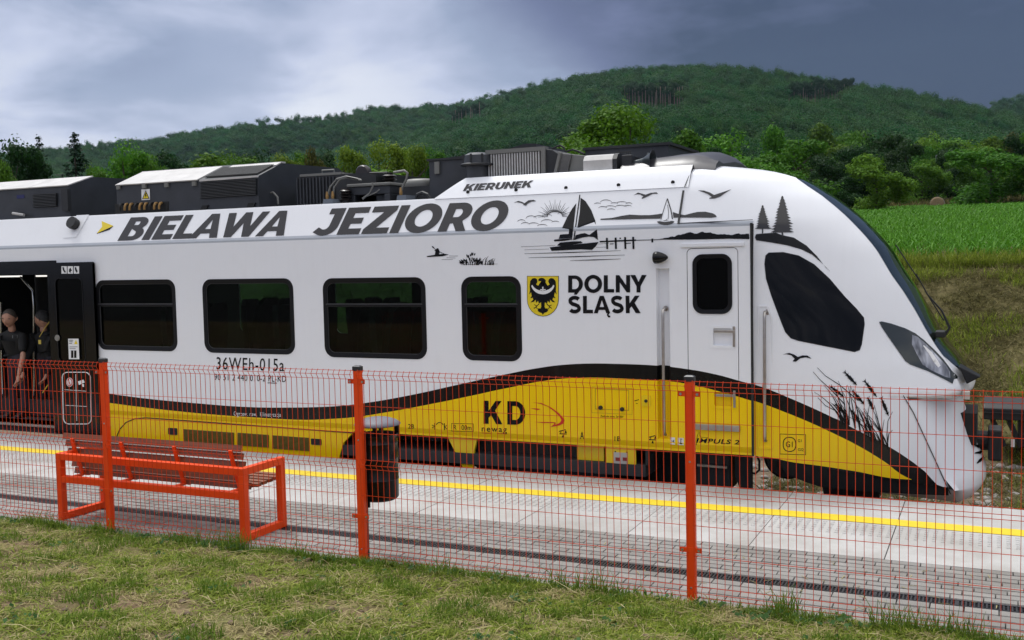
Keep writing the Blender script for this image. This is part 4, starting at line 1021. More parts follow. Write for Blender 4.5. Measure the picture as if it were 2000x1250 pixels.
def glyph(c, t, h):
    """heavy capitals: list of polygons (outline, holes) on a cap height of 1, and the width; t stem, h bar"""
    if c == ' ': return [], .45
    if c == 'I': return [[[(0, 0), (t, 0), (t, 1), (0, 1)]]], t
    if c == 'L': return [[[(0, 0), (.60, 0), (.60, h), (t, h), (t, 1), (0, 1)]]], .60
    if c == 'E': m = .5; return [[[(0, 0), (.66, 0), (.66, h), (t, h), (t, m-h/2), (.59, m-h/2), (.59, m+h/2), (t, m+h/2), (t, 1-h), (.66, 1-h), (.66, 1), (0, 1)]]], .66
    if c == 'Z': return [[[(0, 0), (.76, 0), (.76, h), (.36, h), (.76, 1-h*.8), (.76, 1), (.03, 1), (.03, 1-h), (.40, 1-h), (0, h*.8)]]], .76
    if c == 'J': return [[[(.60, 1), (.16, 1), (.16, 1-h), (.60-t, 1-h), (.60-t, .36)]+ell(.60-t-.12, .36, .12, .15, 0, -110, 6)+[(.04, .30), (-.08, .12)]+ell(.25, .34, .35, .36, -125, 0, 10)]], .60
    if c == 'O': return [[ell(.5, .5, .52, .525, 0, 359, 36), ell(.5, .5, .52-t*1.02, .525-h*1.05, 0, 359, 30)]], 1.02
    if c == 'D': return [[[(0, 0), (.38, 0)]+ell(.38, .5, .48, .5, -90, 90, 18)+[(0, 1)], [(t, h), (.38, h)]+ell(.38, .5, .48-t, .5-h, -90, 90, 14)+[(t, 1-h)]]], .86
    if c == 'A': w = 1.0; return [[[(0, 0), (t*1.02, 0), (t*1.02+.065, .19), (w-t*1.02-.065, .19), (w-t*1.02, 0), (w, 0), (w/2+t*.52, 1), (w/2-t*.52, 1)], [(t*1.02+.125, .19+h*.85), (w-t*1.02-.125, .19+h*.85), (w/2, .76)]]], w
    if c == 'W': w = 1.42; s = t*.98; return [[[(0, 1), (s, 1), (.42, .42), (w/2-s*.46, 1), (w/2+s*.46, 1), (w-.42, .42), (w-s, 1), (w, 1), (w-.27, 0), (w-.27-s*.98, 0), (w/2, .56), (.27+s*.98, 0), (.27, 0)]]], w
    if c == 'K': return [[[(0, 0), (t, 0), (t, .26), (t+.12, .39), (.60, 0), (.90, 0), (t+.31, .59), (.86, 1), (.57, 1), (t, .56), (t, 1), (0, 1)]]], .88
    if c == 'N': return [[[(0, 0), (t, 0), (t, .58), (.84-t*.85, 0), (.84, 0), (.84, 1), (.84-t, 1), (.84-t, .42), (t*.85, 1), (0, 1)]]], .84
    if c == 'U': return [[[(0, 1), (0, .40)]+ell(.41, .40, .41, .41, 180, 360, 16)+[(.82, 1), (.82-t, 1), (.82-t, .40)]+ell(.41, .40, .41-t, .41-h*.95, 360, 180, 12)+[(t, 1)]]], .82
    if c == 'Y': return [[[(-.04, 1), (t*1.08, 1), (.44, .60), (.88-t*1.08, 1), (.92, 1), (.44+t/2, .36), (.44+t/2, 0), (.44-t/2, 0), (.44-t/2, .36)]]], .88
    if c in 'BR':
        top = [(0, 1), (0, 0)]
        if c == 'B':
            o = [(0, 0), (.44, 0)]+ell(.44, .285, .32, .285, -90, 55, 10)+ell(.42, .735, .29, .265, -40, 90, 10)+[(0, 1)]
            return [[o, [(t, h*.85), (.42, h*.85)]+ell(.42, .295, .32-t*.95, .295-h*.85, -90, 90, 8)+[(t, .505-h*.0)], [(t, .505+h*.72), (.40, .505+h*.72)]+ell(.40, (.505+h*.72+1-h*.85)/2, .28-t*.88, (1-h*.85-.505-h*.72)/2, -90, 90, 8)+[(t, 1-h*.85)]]], .76
        o = [(0, 0), (t, 0), (t, .28), (.36, .28), (.54, 0), (.83, 0), (.62, .33)]+ell(.42, .66, .36, .34, -55, 90, 12)+[(0, 1)]
        return [[o, [(t, .28+h), (.40, .28+h)]+ell(.40, (1.28)/2, .36-t*.92, (.72-2*h)/2, -90, 90, 10)+[(t, 1-h)]]], .80
    if c == 'S':
        p = ell(.39, .735, .27, .165, 25, 180, 9)+[(.13, .65), (.24, .545), (.42, .495), (.60, .42)]+ell(.385, .275, .28, .175, 12, -155, 10)[0:]
        return [[gstroke(p, t*.92)]], .80
    if c == 'Ś': g_, w = glyph('S', t, h); return g_+[[[(.34, 1.08), (.52, 1.08), (.68, 1.26), (.44, 1.26)]]], w
    if c == 'Ą': g_, w = glyph('A', t, h); return g_+[[gstroke([(w-.10, .02), (w-.16, -.10), (w-.10, -.19), (w+.0, -.18)], .11)]], w
def sign(s, quad, m_, t=.27, h=.215, gap=.07, off=.004):
    """word in heavy capitals laid on the skin; quad: photo corners TL, TR, BR, BL of the cap-height box"""
    x = 0; polys = []
    for k_, c in enumerate(s):
        g_, w = glyph(c, t, h); kern = -.12 if s[k_:k_+2] in ('LA', 'AW', 'WA') else -.05 if s[k_:k_+2] in ('LY', 'NY', 'LĄ', 'ĄS') else 0
        polys += [[[(px_+x, py_) for px_, py_ in l] for l in p] for p in g_]; x += w+gap+kern
    W = x-gap; TL, TR, BR, BL = [np.array(p, float) for p in quad]
    def mp(p):
        u, v = p[0]/W, p[1]; q = (BL*(1-u)+BR*u)*(1-v)+(TL*(1-u)+TR*u)*v; return (q[0], q[1])
    return film('lettering', [[[mp(p) for p in l] for l in sh] for sh in polys], m_, off, step=8)
sign('BIELAWA', ((256, 425), (582, 410.5), (554.5, 460), (229.5, 470.5)), G)
sign('JEZIORO', ((638, 408), (1003, 391.5), (979, 449), (613, 460)), G)
sign('KIERUNEK', ((912, 360), (1043, 352.5), (1036.5, 366), (904, 373.5)), G)
sign('DOLNY', ((1110, 538), (1262, 537), (1262, 571), (1110, 571.5)), K, .235, .20, .10)
sign('ŚLĄSK', ((1110, 578), (1250, 577.5), (1251, 611.5), (1110, 612)), K, .235, .20, .10)
lettering('36WEh-015a', ((423, 697.5), (555.5, 701), (555, 725), (423, 721)), K, .004, space=1.12)
lettering('90 51 2 440 010-2 PL-KD', ((419, 730), (559, 734), (559, 746), (419, 742)), K, .0, space=1.1)
film('underline', [[[(523, 747), (541, 747.6), (541, 749), (523, 748.4)]]], K)
lettering('Ogrzew. naw.  Klimatyzacja', ((457, 803.5), (549, 806), (549, 814), (457, 811.5)), W_, .0, space=1.1)
sign('KD', ((945, 782.5), (1026, 784), (1026, 830), (945, 827.5)), K, .235, .20, .26)
lettering('newag', ((941, 831), (990, 833), (990, 844), (941, 842.5)), K, .006, space=1.2)
film('underline', [[[(941, 844.8), (960, 845.4), (960, 846.6), (941, 846)]], [[(971, 845.8), (990, 846.4), (990, 847.6), (971, 847)]]], RD)
for s, x0_, y0_, x1_, y1_ in (('2B', 797.5, 828, 809, 836.5), ('A', 1133, 843, 1141, 857), ('1B', 1200.5, 852, 1212, 861), ('1', 1354.5, 807, 1357.5, 818), ('G1', 1535, 862, 1548, 873)):
    lettering(s, ((x0_, y0_), (x1_, y0_+.4), (x1_, y1_+.4), (x0_, y1_)), K, .004)
lettering('G1', ((1558.5, 857.5), (1565.5, 858), (1565.5, 863.5), (1558.5, 863)), K); lettering('GI2', ((1558.5, 875), (1569.5, 875.7), (1569.5, 881), (1558.5, 880.4)), K)
def box_loop(x0_, y0_, x1_, y1_, w, sl=0): 
    d = (x1_-x0_)*sl; o = [(x0_, y0_), (x1_, y0_+d), (x1_, y1_+d), (x0_, y1_)]
    return [o, [(x0_+w, y0_+w), (x1_-w, y0_+d+w), (x1_-w, y1_+d-w), (x0_+w, y1_-w)]]
film('plate_outline', [box_loop(882, 826.5, 925, 842, .8, .02), box_loop(1523, 847, 1574, 887, 1.0, .03)], K, .0035)
film('gauge_outline', [[p for p in [smooth_loop([(1529, 853), (1555, 853.5), (1555, 882.5), (1529, 882)], 2), smooth_loop([(1530.6, 854.6), (1553.4, 855), (1553.4, 881), (1530.6, 880.5)], 2)]]], K, .004)
lettering('R 100m', ((886, 829.5), (921, 830.5), (921, 840), (886, 839)), K, .0, space=1.05)
lettering('newag', ((727, 825), (745, 825.6), (745, 831.5), (727, 831)), K); film('plate_outline', [box_loop(724, 822.5, 769.5, 831, .5, .02)], K, .0035)
lettering('Zasilanie zewn. 3x400V', ((1173, 810.5), (1218, 812), (1218, 816), (1173, 814.5)), K)
lettering('IMPULS 2', ((1363, 855.5), (1446, 859.5), (1443.5, 868), (1360, 864.5)), K, .02, space=1.1)
film('pulse_mark', [stroke([(1360, 869), (1362, 851), (1365.5, 843), (1367.5, 853.5), (1384, 855)], 1.2, .6), stroke([(1354, 858), (1356.5, 853), (1355.5, 860)], 1.0, .5)], K)
film('sticker', [[[(1309.5, 854), (1318.5, 854.5), (1318.5, 868), (1309.5, 867.5)]], [[(1324, 855), (1335.5, 855.6), (1335.5, 869), (1324, 868.4)]]], W_, .004)
film('sticker_mark', [stroke([(1312, 861), (1316, 862)], 1.2), stroke([(1316, 859), (1316, 864)], 1), stroke([(1330, 858), (1330, 866)], 1.2), stroke([(1327.5, 857), (1333, 857.3)], 1), stroke([(1327.5, 866), (1333, 866.3)], 1.3)], K, .0055)
def jack(cx, cy):
    return [stroke([(cx-8, cy-3), (cx+5, cy-6.5)], 1.5), stroke([(cx-7, cy+1.5), (cx+7, cy+2)], 1.6), [[(cx+3, cy), (cx+7.5, cy), (cx+5, cy-6)]], [[(cx-2.5, cy+8.5), (cx+2, cy+8.5), (cx, cy+3)]], stroke([(cx-4, cy-3), (cx-5, cy+1)], 1)]
film('jacking_mark', jack(1100, 845.5), K); film('jacking_mark', jack(1275, 857), K)
film('brake_mark', [stroke(arc(859, 832, 7, 7, 160, 20), 1.4), stroke([(849.5, 826), (849.5, 839)], 1.6), stroke([(868, 826.5), (868.5, 839.5)], 1.6), stroke([(844, 830), (849, 832), (844.5, 836)], 1.4), stroke([(873.5, 831), (868.5, 833), (873, 838)], 1.4)], K)
sw = zm(1000, 760, 4, [(158, 102), (230, 108), (310, 145), (370, 190), (400, 225), (412, 242), (402, 268), (370, 284), (300, 296), (335, 270), (322, 264), (240, 264), (178, 256), (310, 256), (343, 260), (338, 280), (375, 262), (388, 240), (372, 212), (330, 172), (280, 136), (222, 114)])
film('swoosh', [[sw], [zm(1000, 760, 4, [(143, 149), (200, 151), (226, 156), (200, 163), (185, 160)])]], RD)
# access hatch and switch on the yellow side
hl = densify([(1163, 768), (1228, 769.5), (1228, 801), (1163, 798.5)], 99)
film('hatch_outline', [box_loop(1162.5, 759, 1228.5, 799, .7, .045), box_loop(1156, 755, 1235, 806, .45, .045)], mat('hatch_gap', (.16, .11, .003), .6), .003)
for xp, yp in ((1173.5, 796), (1215.5, 799)):
    a = onY(xp, yp, YS); q = MB(); q.lathe([(.018, -.03), (.022, -.02), (.022, 0)], (a[0], YS, a[2]), 12, 'y'); q.build('hatch_lock', M['rubber'], train)
q = MB(); a = onY(1262, 783, YS); q.prism(rrect(a[0]-.05, a[0]+.05, a[2]-.055, a[2]+.055, .015), YS-.008, YS, 'y'); so_ = q.build('socket_cover', M['livery_yellow'], train)
q = MB(); q.lathe([(.014, -.014), (.018, 0)], (a[0], YS-.008, a[2]), 12, 'y'); q.build('socket_lock', M['rubber'], so_)
film('switch_mark', [stroke([(1239.5, 783), (1248, 780.5)], 1.2), stroke([(1242, 787.5), (1246, 788)], .8)], K)

# the lake scene: birds, sun, clouds, yachts, pier, hills, trees
def bird(pts): return [[[p for p in pts]]]
B1 = z3([(12, 625), (50, 610), (80, 618), (98, 628), (130, 605), (170, 602), (190, 612), (150, 617), (122, 632), (112, 648), (85, 641), (96, 636), (70, 626), (40, 620)])
B2 = z3([(948, 567), (985, 545), (1020, 555), (1045, 562), (1080, 548), (1130, 543), (1142, 555), (1100, 555), (1062, 575), (1018, 594), (1012, 588), (1028, 575), (1000, 560), (975, 558)])
B3 = z3([(1452, 528), (1500, 530), (1545, 545), (1580, 565), (1592, 560), (1640, 545), (1716, 519), (1665, 550), (1630, 575), (1590, 590), (1545, 594), (1540, 588), (1562, 580), (1530, 557), (1490, 541)])
B4 = zm(1500, 500, 4, [(113, 769), (165, 757), (205, 770), (232, 788), (270, 776), (310, 778), (341, 803), (295, 791), (250, 800), (218, 826), (192, 822), (208, 802), (180, 775), (145, 767)])
film('bird_graphic', [[B1]], G); film('bird_graphic', [[B2]], G); film('bird_graphic', [[B3]], G, .005, 5, step=4); film('bird_graphic', [[B4]], K, .005, 6, step=5)
sun_ = []
for i, a in enumerate(np.linspace(-4, 184, 21)):
    l = 128 if i % 2 == 0 else 98; ca, sa = math.cos(math.radians(a)), math.sin(math.radians(a))
    sun_.append(stroke(z3([(337+58*ca, 728-38*sa), (337+l*1.05*ca, 728-l*sa)]), 1.1, .35))
sun_.append(stroke(z3(arc(337, 728, 58, 36, -5, 185, 12)), .5, .5, 2.6))
film('sun_graphic', sun_, G)
def puffs(l): return [stroke(z3(arc(cx, cy, rx, ry, 175, 10, 7)), .4, .4, 1.25) for cx, cy, rx, ry in l]
film('cloud_graphic', puffs([(75, 775, 32, 18), (150, 752, 42, 26), (215, 745, 45, 20), (275, 735, 38, 22), (330, 712, 60, 30), (390, 715, 32, 16), (105, 795, 35, 16), (170, 795, 40, 14), (275, 778, 48, 22), (340, 778, 30, 10), (238, 808, 40, 14)]), G)
film('cloud_graphic', puffs([(668, 636, 26, 10), (735, 628, 48, 26), (800, 634, 28, 10), (860, 632, 46, 16), (915, 638, 26, 14), (710, 668, 34, 14), (770, 662, 42, 14), (850, 660, 46, 16), (905, 655, 30, 10), (775, 684, 32, 12)]), G)
yacht = [[z3([(527, 562), (535, 562), (489, 915), (479, 915)])], [z3([(503, 628), (470, 672), (430, 742), (395, 815), (366, 905), (471, 899)])],
         [z3([(537, 585), (575, 612), (620, 682), (650, 760), (665, 840), (672, 914), (640, 892), (600, 888), (550, 896), (490, 914), (512, 810), (530, 700)])],
         [z3([(328, 917), (335, 911), (470, 901), (476, 911), (400, 923), (332, 925)])], [z3([(353, 957), (375, 935), (480, 925), (540, 925), (554, 938), (400, 964)])],
         [z3([(295, 972), (678, 930), (655, 965), (625, 992), (540, 988), (310, 1000)])]]
film('sailboat_graphic', yacht, K)
film('water_graphic', [stroke(z3(p), .5, .5, 1.7) for p in ([(70, 968), (340, 957)], [(98, 992), (290, 985)], [(98, 1022), (470, 1012), (850, 998)], [(130, 1053), (500, 1045), (882, 1032)], [(455, 1076), (650, 1070), (850, 1063)], [(655, 973), (735, 970)], [(672, 947), (757, 940)])], K)
film('pier_graphic', [stroke(z3([(685, 928), (970, 916)]), 2.8)]+[stroke(z3([(x, t), (x+3, 985)]), 3.8) for x, t in ((742, 898), (810, 896), (884, 892), (947, 890))]+[stroke(z3([(765, 946), (795, 944)]), 1.5), stroke(z3([(893, 941), (930, 939)]), 1.5), stroke(z3([(840, 902), (852, 902)]), 2.5), stroke(z3([(970, 917), (1160, 912)]), 1.3), stroke(z3([(1097, 904), (1097, 934)]), 3.6)], K)
top_ = [(1155, 912)]
rr_ = random.Random(3)
env = [(1155, 909), (1200, 898), (1270, 889), (1300, 876), (1340, 868), (1380, 855), (1420, 860), (1440, 868), (1475, 852), (1520, 858), (1560, 860), (1600, 870), (1650, 868), (1700, 874), (1752, 872), (1762, 864), (1800, 870), (1852, 866)]
for i in range(44):
    x = 1160+i*15.7; top_.append((x, float(np.interp(x, *zip(*env)))+rr_.uniform(-4, 3)))
film('forest_graphic', [[z3(top_+[(1852, 866), (1856, 908), (1700, 905), (1400, 912)])]], K)
arc_ = z3([(1886, 872), (1950, 866), (2000, 862)])+zm(1500, 240, 4, [(60, 858), (110, 878), (200, 897), (300, 960), (380, 1040), (450, 1130), (490, 1167), (420, 1095), (345, 1030), (260, 988), (150, 957), (60, 941), (0, 931)])+z3([(1886, 914)])
film('hill_graphic', [[arc_]], K, .005, 6, step=5)
film('island_graphic', [[z3([(693, 750), (780, 744), (860, 727), (920, 718), (1000, 722), (1080, 722), (1130, 716), (1176, 709), (1160, 748), (693, 759)])], [z3([(1256, 697), (1300, 712), (1350, 722), (1400, 708), (1450, 697), (1510, 695), (1570, 708), (1592, 722), (1600, 736), (1560, 741), (1300, 740), (1262, 742)])]], G, .005, 8, step=6)
film('dinghy_graphic', [stroke(z3([(1214, 592), (1190, 665), (1164, 754)]), 1.3), stroke(z3([(1214, 592), (1242, 680), (1254, 752)]), 2.2), stroke(z3([(1216, 640), (1224, 700), (1220, 752), (1204, 756)]), 1.0), [smooth_loop(z3([(1127, 766), (1274, 764), (1258, 788), (1205, 802), (1148, 790)]), 1), z3([(1150, 770), (1200, 774), (1250, 768), (1200, 760)])]], G)
def fir(ax, ay, bl, br, by, n, seed):
    r = random.Random(seed); L, R = [], []
    for i in range(n):
        t = (i+1)/n; y = ay+(by-ay)*t; wl_ = (ax-bl)*t**.85*r.uniform(.88, 1.08); wr = (br-ax)*t**.85*r.uniform(.88, 1.08); dy = (by-ay)/n
        L += [(ax-wl_*.62, y-dy*.75), (ax-wl_, y-dy*.1), (ax-wl_*.72, y+dy*.02)]; R += [(ax+wr*.62, y-dy*.75), (ax+wr, y-dy*.1), (ax+wr*.72, y+dy*.02)]
    return [[(ax, ay)]+R+L[::-1]]
film('fir_tree_graphic', [fir(1527.5, 383, 1505, 1553, 454, 13, 5), [[(1526, 452), (1529, 452), (1530, 461), (1526.5, 461)]]], G, .006, 6, step=5)
film('fir_tree_graphic', [fir(1489, 401, 1473.5, 1507, 447, 10, 8), [[(1488, 445), (1490.5, 445), (1490.5, 456), (1488, 456)]]], G, .006, 6, step=5)
z2_ = lambda p: zm(500, 240, 4, p)
film('kayak_graphic', [[z2_([(1333, 1041), (1400, 1030), (1470, 1022), (1507, 1028), (1460, 1042), (1340, 1048)])], [z2_([(1398, 1032), (1403, 1005), (1395, 996), (1410, 985), (1416, 978), (1428, 982), (1430, 992), (1438, 1008), (1428, 1032)])], stroke(z2_([(1378, 970), (1420, 1000), (1480, 1028)]), 1.0), [z2_([(1372, 962), (1385, 964), (1398, 980), (1388, 980)])],
     stroke(z2_([(1510, 1040), (1580, 1040)]), .6, .6, 2.0), stroke(z2_([(1490, 1052), (1560, 1056)]), .5, .5, 2), stroke(z2_([(1452, 1068), (1540, 1066)]), .5, .5, 2)], K)
r = random.Random(11); bush = []
for i in range(52):
    x = r.uniform(1610, 1760); h = 100*math.exp(-((x-1690)/52)**2)*r.uniform(.5, 1.0)+18; y = 1108-r.uniform(0, h*.75); a = (x-1690)/90+r.uniform(-.4, .4); l = r.uniform(16, 30)
    bush.append(stroke(z2_([(x, y), (x+l*.5*math.sin(a), y-l*.5*math.cos(a)), (x+l*math.sin(a), y-l*math.cos(a))]), .6, .4, 2.6))
for i in range(26):
    x = r.uniform(1610, 1860); l = r.uniform(25, 70)*(.5 if x < 1640 else 1)*(1.2-(abs(x-1780)/160)); a = r.uniform(-.15, .7) if x > 1700 else r.uniform(-.7, .1)
    bush.append(stroke(z2_([(x, 1110), (x+l*.4*math.sin(a*.5), 1110-l*.6), (x+l*math.sin(a), 1110-l)]), 1.8, .3))
bush.append(stroke(z2_([(1600, 1108), (1890, 1102)]), .6, .4, 2.0))
film('bush_graphic', bush, K)
reeds = []; r = random.Random(21)
for i in range(40):
    bx = r.uniform(1640, 1738); by = float(np.interp(bx, [1640, 1738], [822, 874]))+r.uniform(-2, 6); t_ = r.random()
    tx = bx-r.uniform(5, 62)*(.5+.5*t_)+(20 if i % 6 == 0 else 0); ty = by-r.uniform(22, 92)
    mx_, my_ = bx+(tx-bx)*.30+r.uniform(-3, 5), by+(ty-by)*.62
    c_ = [(bx*(1-t)**2+2*mx_*t*(1-t)+tx*t*t, by*(1-t)**2+2*my_*t*(1-t)+ty*t*t) for t in np.linspace(0, 1, 8)]
    reeds.append(stroke(c_, 2.6, .5))
for ex, ey, ex2, ey2 in ((1648, 725, 1673, 752), (1687, 742, 1712, 775), (1664, 762, 1688, 790), (1621, 754, 1648, 775), (1720, 775, 1735, 812), (1694, 775, 1706, 800), (1630, 788, 1655, 812), (1662, 800, 1680, 826)):
    dx, dy = ex2-ex, ey2-ey; l = math.hypot(dx, dy); ux, uy = dx/l, dy/l; nx_, ny_ = -uy, ux
    reeds.append(stroke([(ex, ey), ((ex+ex2)/2, (ey+ey2)/2), (ex2, ey2)], .8, 1.5, 6.5))
    for k_ in range(5):
        t = k_/5*l
        for s in (-1, 1): reeds.append(stroke([(ex+ux*(t+5), ey+uy*(t+5)), (ex+ux*t+nx_*s*4.2, ey+uy*t+ny_*s*4.2)], 2.0, .4))
for c_ in ([(1588, 726), (1602, 742), (1622, 760), (1650, 790)], [(1596, 718), (1612, 734), (1640, 752), (1676, 782)], [(1597, 776), (1612, 792), (1632, 802), (1650, 824)], [(1743, 804), (1734, 822), (1732, 848), (1734, 872)], [(1743, 840), (1736, 846), (1733, 868)]): reeds.append(stroke(c_, .7, 2.0))
film('reed_graphic', reeds, K, .0055)
# coat of arms
sh = [(1029.5, 539), (1091.5, 539), (1091.5, 585)]+arc(1060.5, 585, 31, 33, 0, -180, 12)[1:]
shi = [(1060.5+(x-1060.5)*.968, 577+(y-577)*.976) for x, y in sh]
film('shield_outline', [[sh]], K, .003); arms = film('shield', [[shi]], M['decal_yellow'], .0045)
def em(l): return zm(1000, 500, 4, l)
half = [(243, 190), (262, 205), (280, 232), (296, 222), (285, 200), (290, 180), (305, 172), (325, 175), (342, 195), (346, 235), (344, 270), (350, 300), (336, 282), (330, 312), (342, 330), (322, 325), (318, 340), (340, 362), (315, 358), (300, 340), (296, 366), (280, 350), (276, 370), (258, 362), (256, 396), (262, 410), (280, 408), (284, 428), (268, 440), (252, 445), (243, 460)]
eag = half + [(486-x, y) for x, y in half[::-1]]
film('eagle', [[em(eag)], [em([(215, 175), (232, 170), (250, 174), (266, 190), (262, 215), (240, 235), (225, 210), (228, 196), (210, 196), (205, 186)])], stroke(em([(215, 372), (185, 400), (172, 410)]), 1.5), stroke(em([(195, 390), (175, 380)]), 1.3), stroke(em([(190, 395), (200, 415)]), 1.3), stroke(em([(271, 372), (300, 400), (312, 410)]), 1.5), stroke(em([(291, 390), (312, 382)]), 1.3), stroke(em([(296, 395), (286, 415)]), 1.3)], K, .006)
film('crescent', [[em(arc(243, 215, 92, 84, 192, 348, 14)+arc(243, 205, 86, 66, 342, 198, 14))], stroke(em([(243, 240), (243, 285)]), 2.2), stroke(em([(222, 263), (264, 263)]), 2.0)], W_, .0075)
# arrow
film('arrow', [[[(189.5, 456), (200, 443), (199, 432), (222, 441.5), (192, 455)]]], M['decal_yellow'], .0055); film('arrow_shadow', [[[(189, 457), (200, 445), (222, 441.5), (214, 449)]]], K, .004)
# black cab window and headlamp
cw = zm(1500, 500, 4, [(-30, 20), (-24, -20), (0, -28)])
cwl = [(1494, 516), (1496, 500), (1502, 494.5), (1530, 493.5), (1560, 500), (1590, 517), (1620, 545), (1648, 578), (1672, 603), (1686, 620), (1687.5, 632), (1682, 672), (1678, 683), (1668, 686.5), (1620, 677), (1560, 665), (1545, 660), (1534, 648), (1526, 628), (1508, 580), (1497, 545)]
cab_window = film('cab_window', [[cwl]], M['pane_dark'], .006, 10, step=6)
cab_trim = film('cab_window_trim', [[[(1583+(x-1583)*1.012, 590+(y-590)*1.012) for x, y in cwl]]], M['rubber'], .004, 12, parent=cab_window, step=6)
hlm = zm(1500, 500, 4, [(866, 516), (885, 511), (960, 528), (1070, 565), (1150, 605), (1220, 660), (1300, 735), (1370, 810), (1430, 890), (1478, 945), (1476, 958), (1452, 962), (1440, 998), (1380, 965), (1250, 900), (1110, 848), (1070, 820), (1000, 720), (940, 635), (890, 560)])
hl_ = film('headlight', [[hlm]], M['screen'], .006, 8, step=5)
def hlamp_mat():
    m = mat('headlamp_reflector', (.06, .065, .08), .2, metal=.5, vscale=14, col2=(.50, .51, .55), detail=2, stretch=(1, 1, .25)); return m
lens = zm(1500, 500, 4, [(1120, 615), (1165, 632), (1232, 688), (1310, 770), (1385, 850), (1418, 905), (1420, 955), (1380, 945), (1265, 890), (1205, 850), (1160, 770), (1120, 690)])
film('lens', [[lens]], hlamp_mat(), .009, 6, parent=hl_, step=5)
film('lamp_bulb', [stroke(zm(1500, 500, 4, [(1210, 700), (1265, 760), (1310, 830), (1335, 865)]), 2, 6, 9)], M['decal_white'], .011, 6, parent=hl_, step=5)
# front details
q = MB(); wp = [(1742, 480), (1765, 515), (1790, 552), (1812, 590), (1836, 628)]
q.tube([tuple(Vector(onY(x+1, y-2, 4.55))+Vector((.03, 0, 0))) for x, y in wp], .006, 6); wip = q.build('wiper_blade', M['rubber'], train, smooth=60)
q = MB(); q.tube([tuple(onY(x, y, 4.5)+np.array([.03, 0, 0])) for x, y in ((1783, 535), (1805, 575), (1833, 607), (1848, 640), (1838, 655))], [.005, .007, .010, .014, .016], 6); q.build('wiper_arm', M['rubber'], train, smooth=60)
q = MB(); a = onY(1838, 650, 4.5); q.box(a[0]-.05, a[0]+.04, 4.4, 4.6, a[2]-.04, a[2]+.02); q.build('wiper_base', M['rubber'], train, bevel=.01)
a = onY(1893, 728, 4.4); q = MB(); q.add([(a[0]-.09, 4.3, a[2]+.07), (a[0]-.09, 4.62, a[2]+.07), (a[0]-.02, 4.62, a[2]-.10), (a[0]-.02, 4.3, a[2]-.10), (a[0]+.10, 4.36, a[2]-.035), (a[0]+.10, 4.56, a[2]-.035)], [(0, 1, 2, 3), (0, 4, 5, 1), (3, 2, 5, 4), (0, 3, 4), (1, 5, 2)]); q.build('marker_lamp_hood', M['black_plastic'], train, bevel=.01)
q = MB(); a = onY(1888, 768, 4.3); q.box(a[0]-.03, a[0]+.03, 4.15, 4.35, a[2]-.04, a[2]+.03); q.build('front_lamp', mat('front_lamp_pale', (.45, .42, .38), .2), train)
q = MB(); q.box(3.7, 4.10, 4.75, 5.41, .30, .62); q.build('coupler_pocket', M['slot_black'], train)
q = MB(); q.tube([(4.0, YC, .30), (4.24, YC, .30)], .10, 12); q.box(4.20, 4.33, YC-.16, YC+.16, .12, .44); q.build('coupler', M['dark_metal'], train, bevel=.02)
# stripes painted on the front of the valance
film('reed_graphic', [stroke([(1895, 850), (1905, 855), (1918, 845)], 2, .6, 6), stroke([(1899, 868), (1910, 872), (1922, 862)], 2, .6, 7), stroke([(1903, 885), (1913, 884), (1921, 876)], 2, .6, 6), stroke([(1907, 905), (1914, 899), (1921, 890)], 2, .6, 6)], K, .006, 4, step=3)
# door leaf stickers and the safety frame on its glass
def leafq(x, y): return onY(x, y, YS-.066)
def flat(name, loops, m_, parent, off=0.0):
    q = MB()
    for l in loops: q.add([tuple(leafq(x, y)-np.array([0, off, 0])) for x, y in l], [tuple(range(len(l)))])
    return q.build(name, m_, parent, fix=False)
flat('pictogram', [[(120+i*12, 520), (130.5+i*12, 520), (130.5+i*12, 534.5), (120+i*12, 534.5)] for i in range(3)], W_, leaf)
flat('pictogram_figure', [[(122, 522), (125, 522), (126, 527), (129, 531), (127, 533), (123, 528)], [(135, 526), (138, 522.5), (139, 526), (141, 528), (138, 530), (139, 533), (135, 531)], [(146, 522), (149, 522), (150, 526), (152, 530), (150, 533), (147, 528)]], K, leaf, .002)
flat('sticker', [[(133, 661.5), (153.5, 661.5), (155, 701.5), (134.5, 701.5)]], W_, leaf); flat('warning_mark', [[(145, 672), (152, 672), (148.5, 664)]], M['decal_yellow'], leaf, .002)
flat('sticker_text', [[(135, 664+i*3), (143-i, 664+i*3), (143-i, 665+i*3), (135, 665+i*3)] for i in range(3)]+[[(136, 677), (152, 677), (152, 677.8), (136, 677.8)], [(136, 680), (148, 680), (148, 680.8), (136, 680.8)], [(139, 684.5), (143.5, 684.5), (143.5, 699), (139, 699)], [(145, 684.5), (149.5, 684.5), (149.5, 699), (145, 699)]], K, leaf, .002)
def leafbar(name, pts, w):
    q = MB(); q.tube([tuple(leafq(x, y)) for x, y in pts], w, 4); return q.build(name, W_, leaf)
fl_ = rrect(121.5, 176, -828, -727, 10, 4); fl_ = [(x+(-y-727)*.028, -y) for x, y in fl_]; leafbar('safety_frame', fl_+fl_[:1], .007)
leafbar('safety_line', [(148, 731), (150, 822)], .004); leafbar('safety_line', [(126, 761), (169, 764)], .004); leafbar('safety_line', [(127.5, 791.5), (170, 794)], .004)
flat('no_smoking_sign', [arc(136, 746.5, 6.6, 9, 0, 345, 16)], W_, leaf); flat('no_smoking_ring', [arc(136, 746.5, 5.6, 8, 0, 345, 16)], RD, leaf, .002); flat('no_smoking_inner', [arc(136, 746.5, 4.2, 6.4, 0, 345, 16)], W_, leaf, .004); flat('no_smoking_bar', [[(133, 741), (134, 740.5), (139, 752), (138, 752.5)]], RD, leaf, .006)
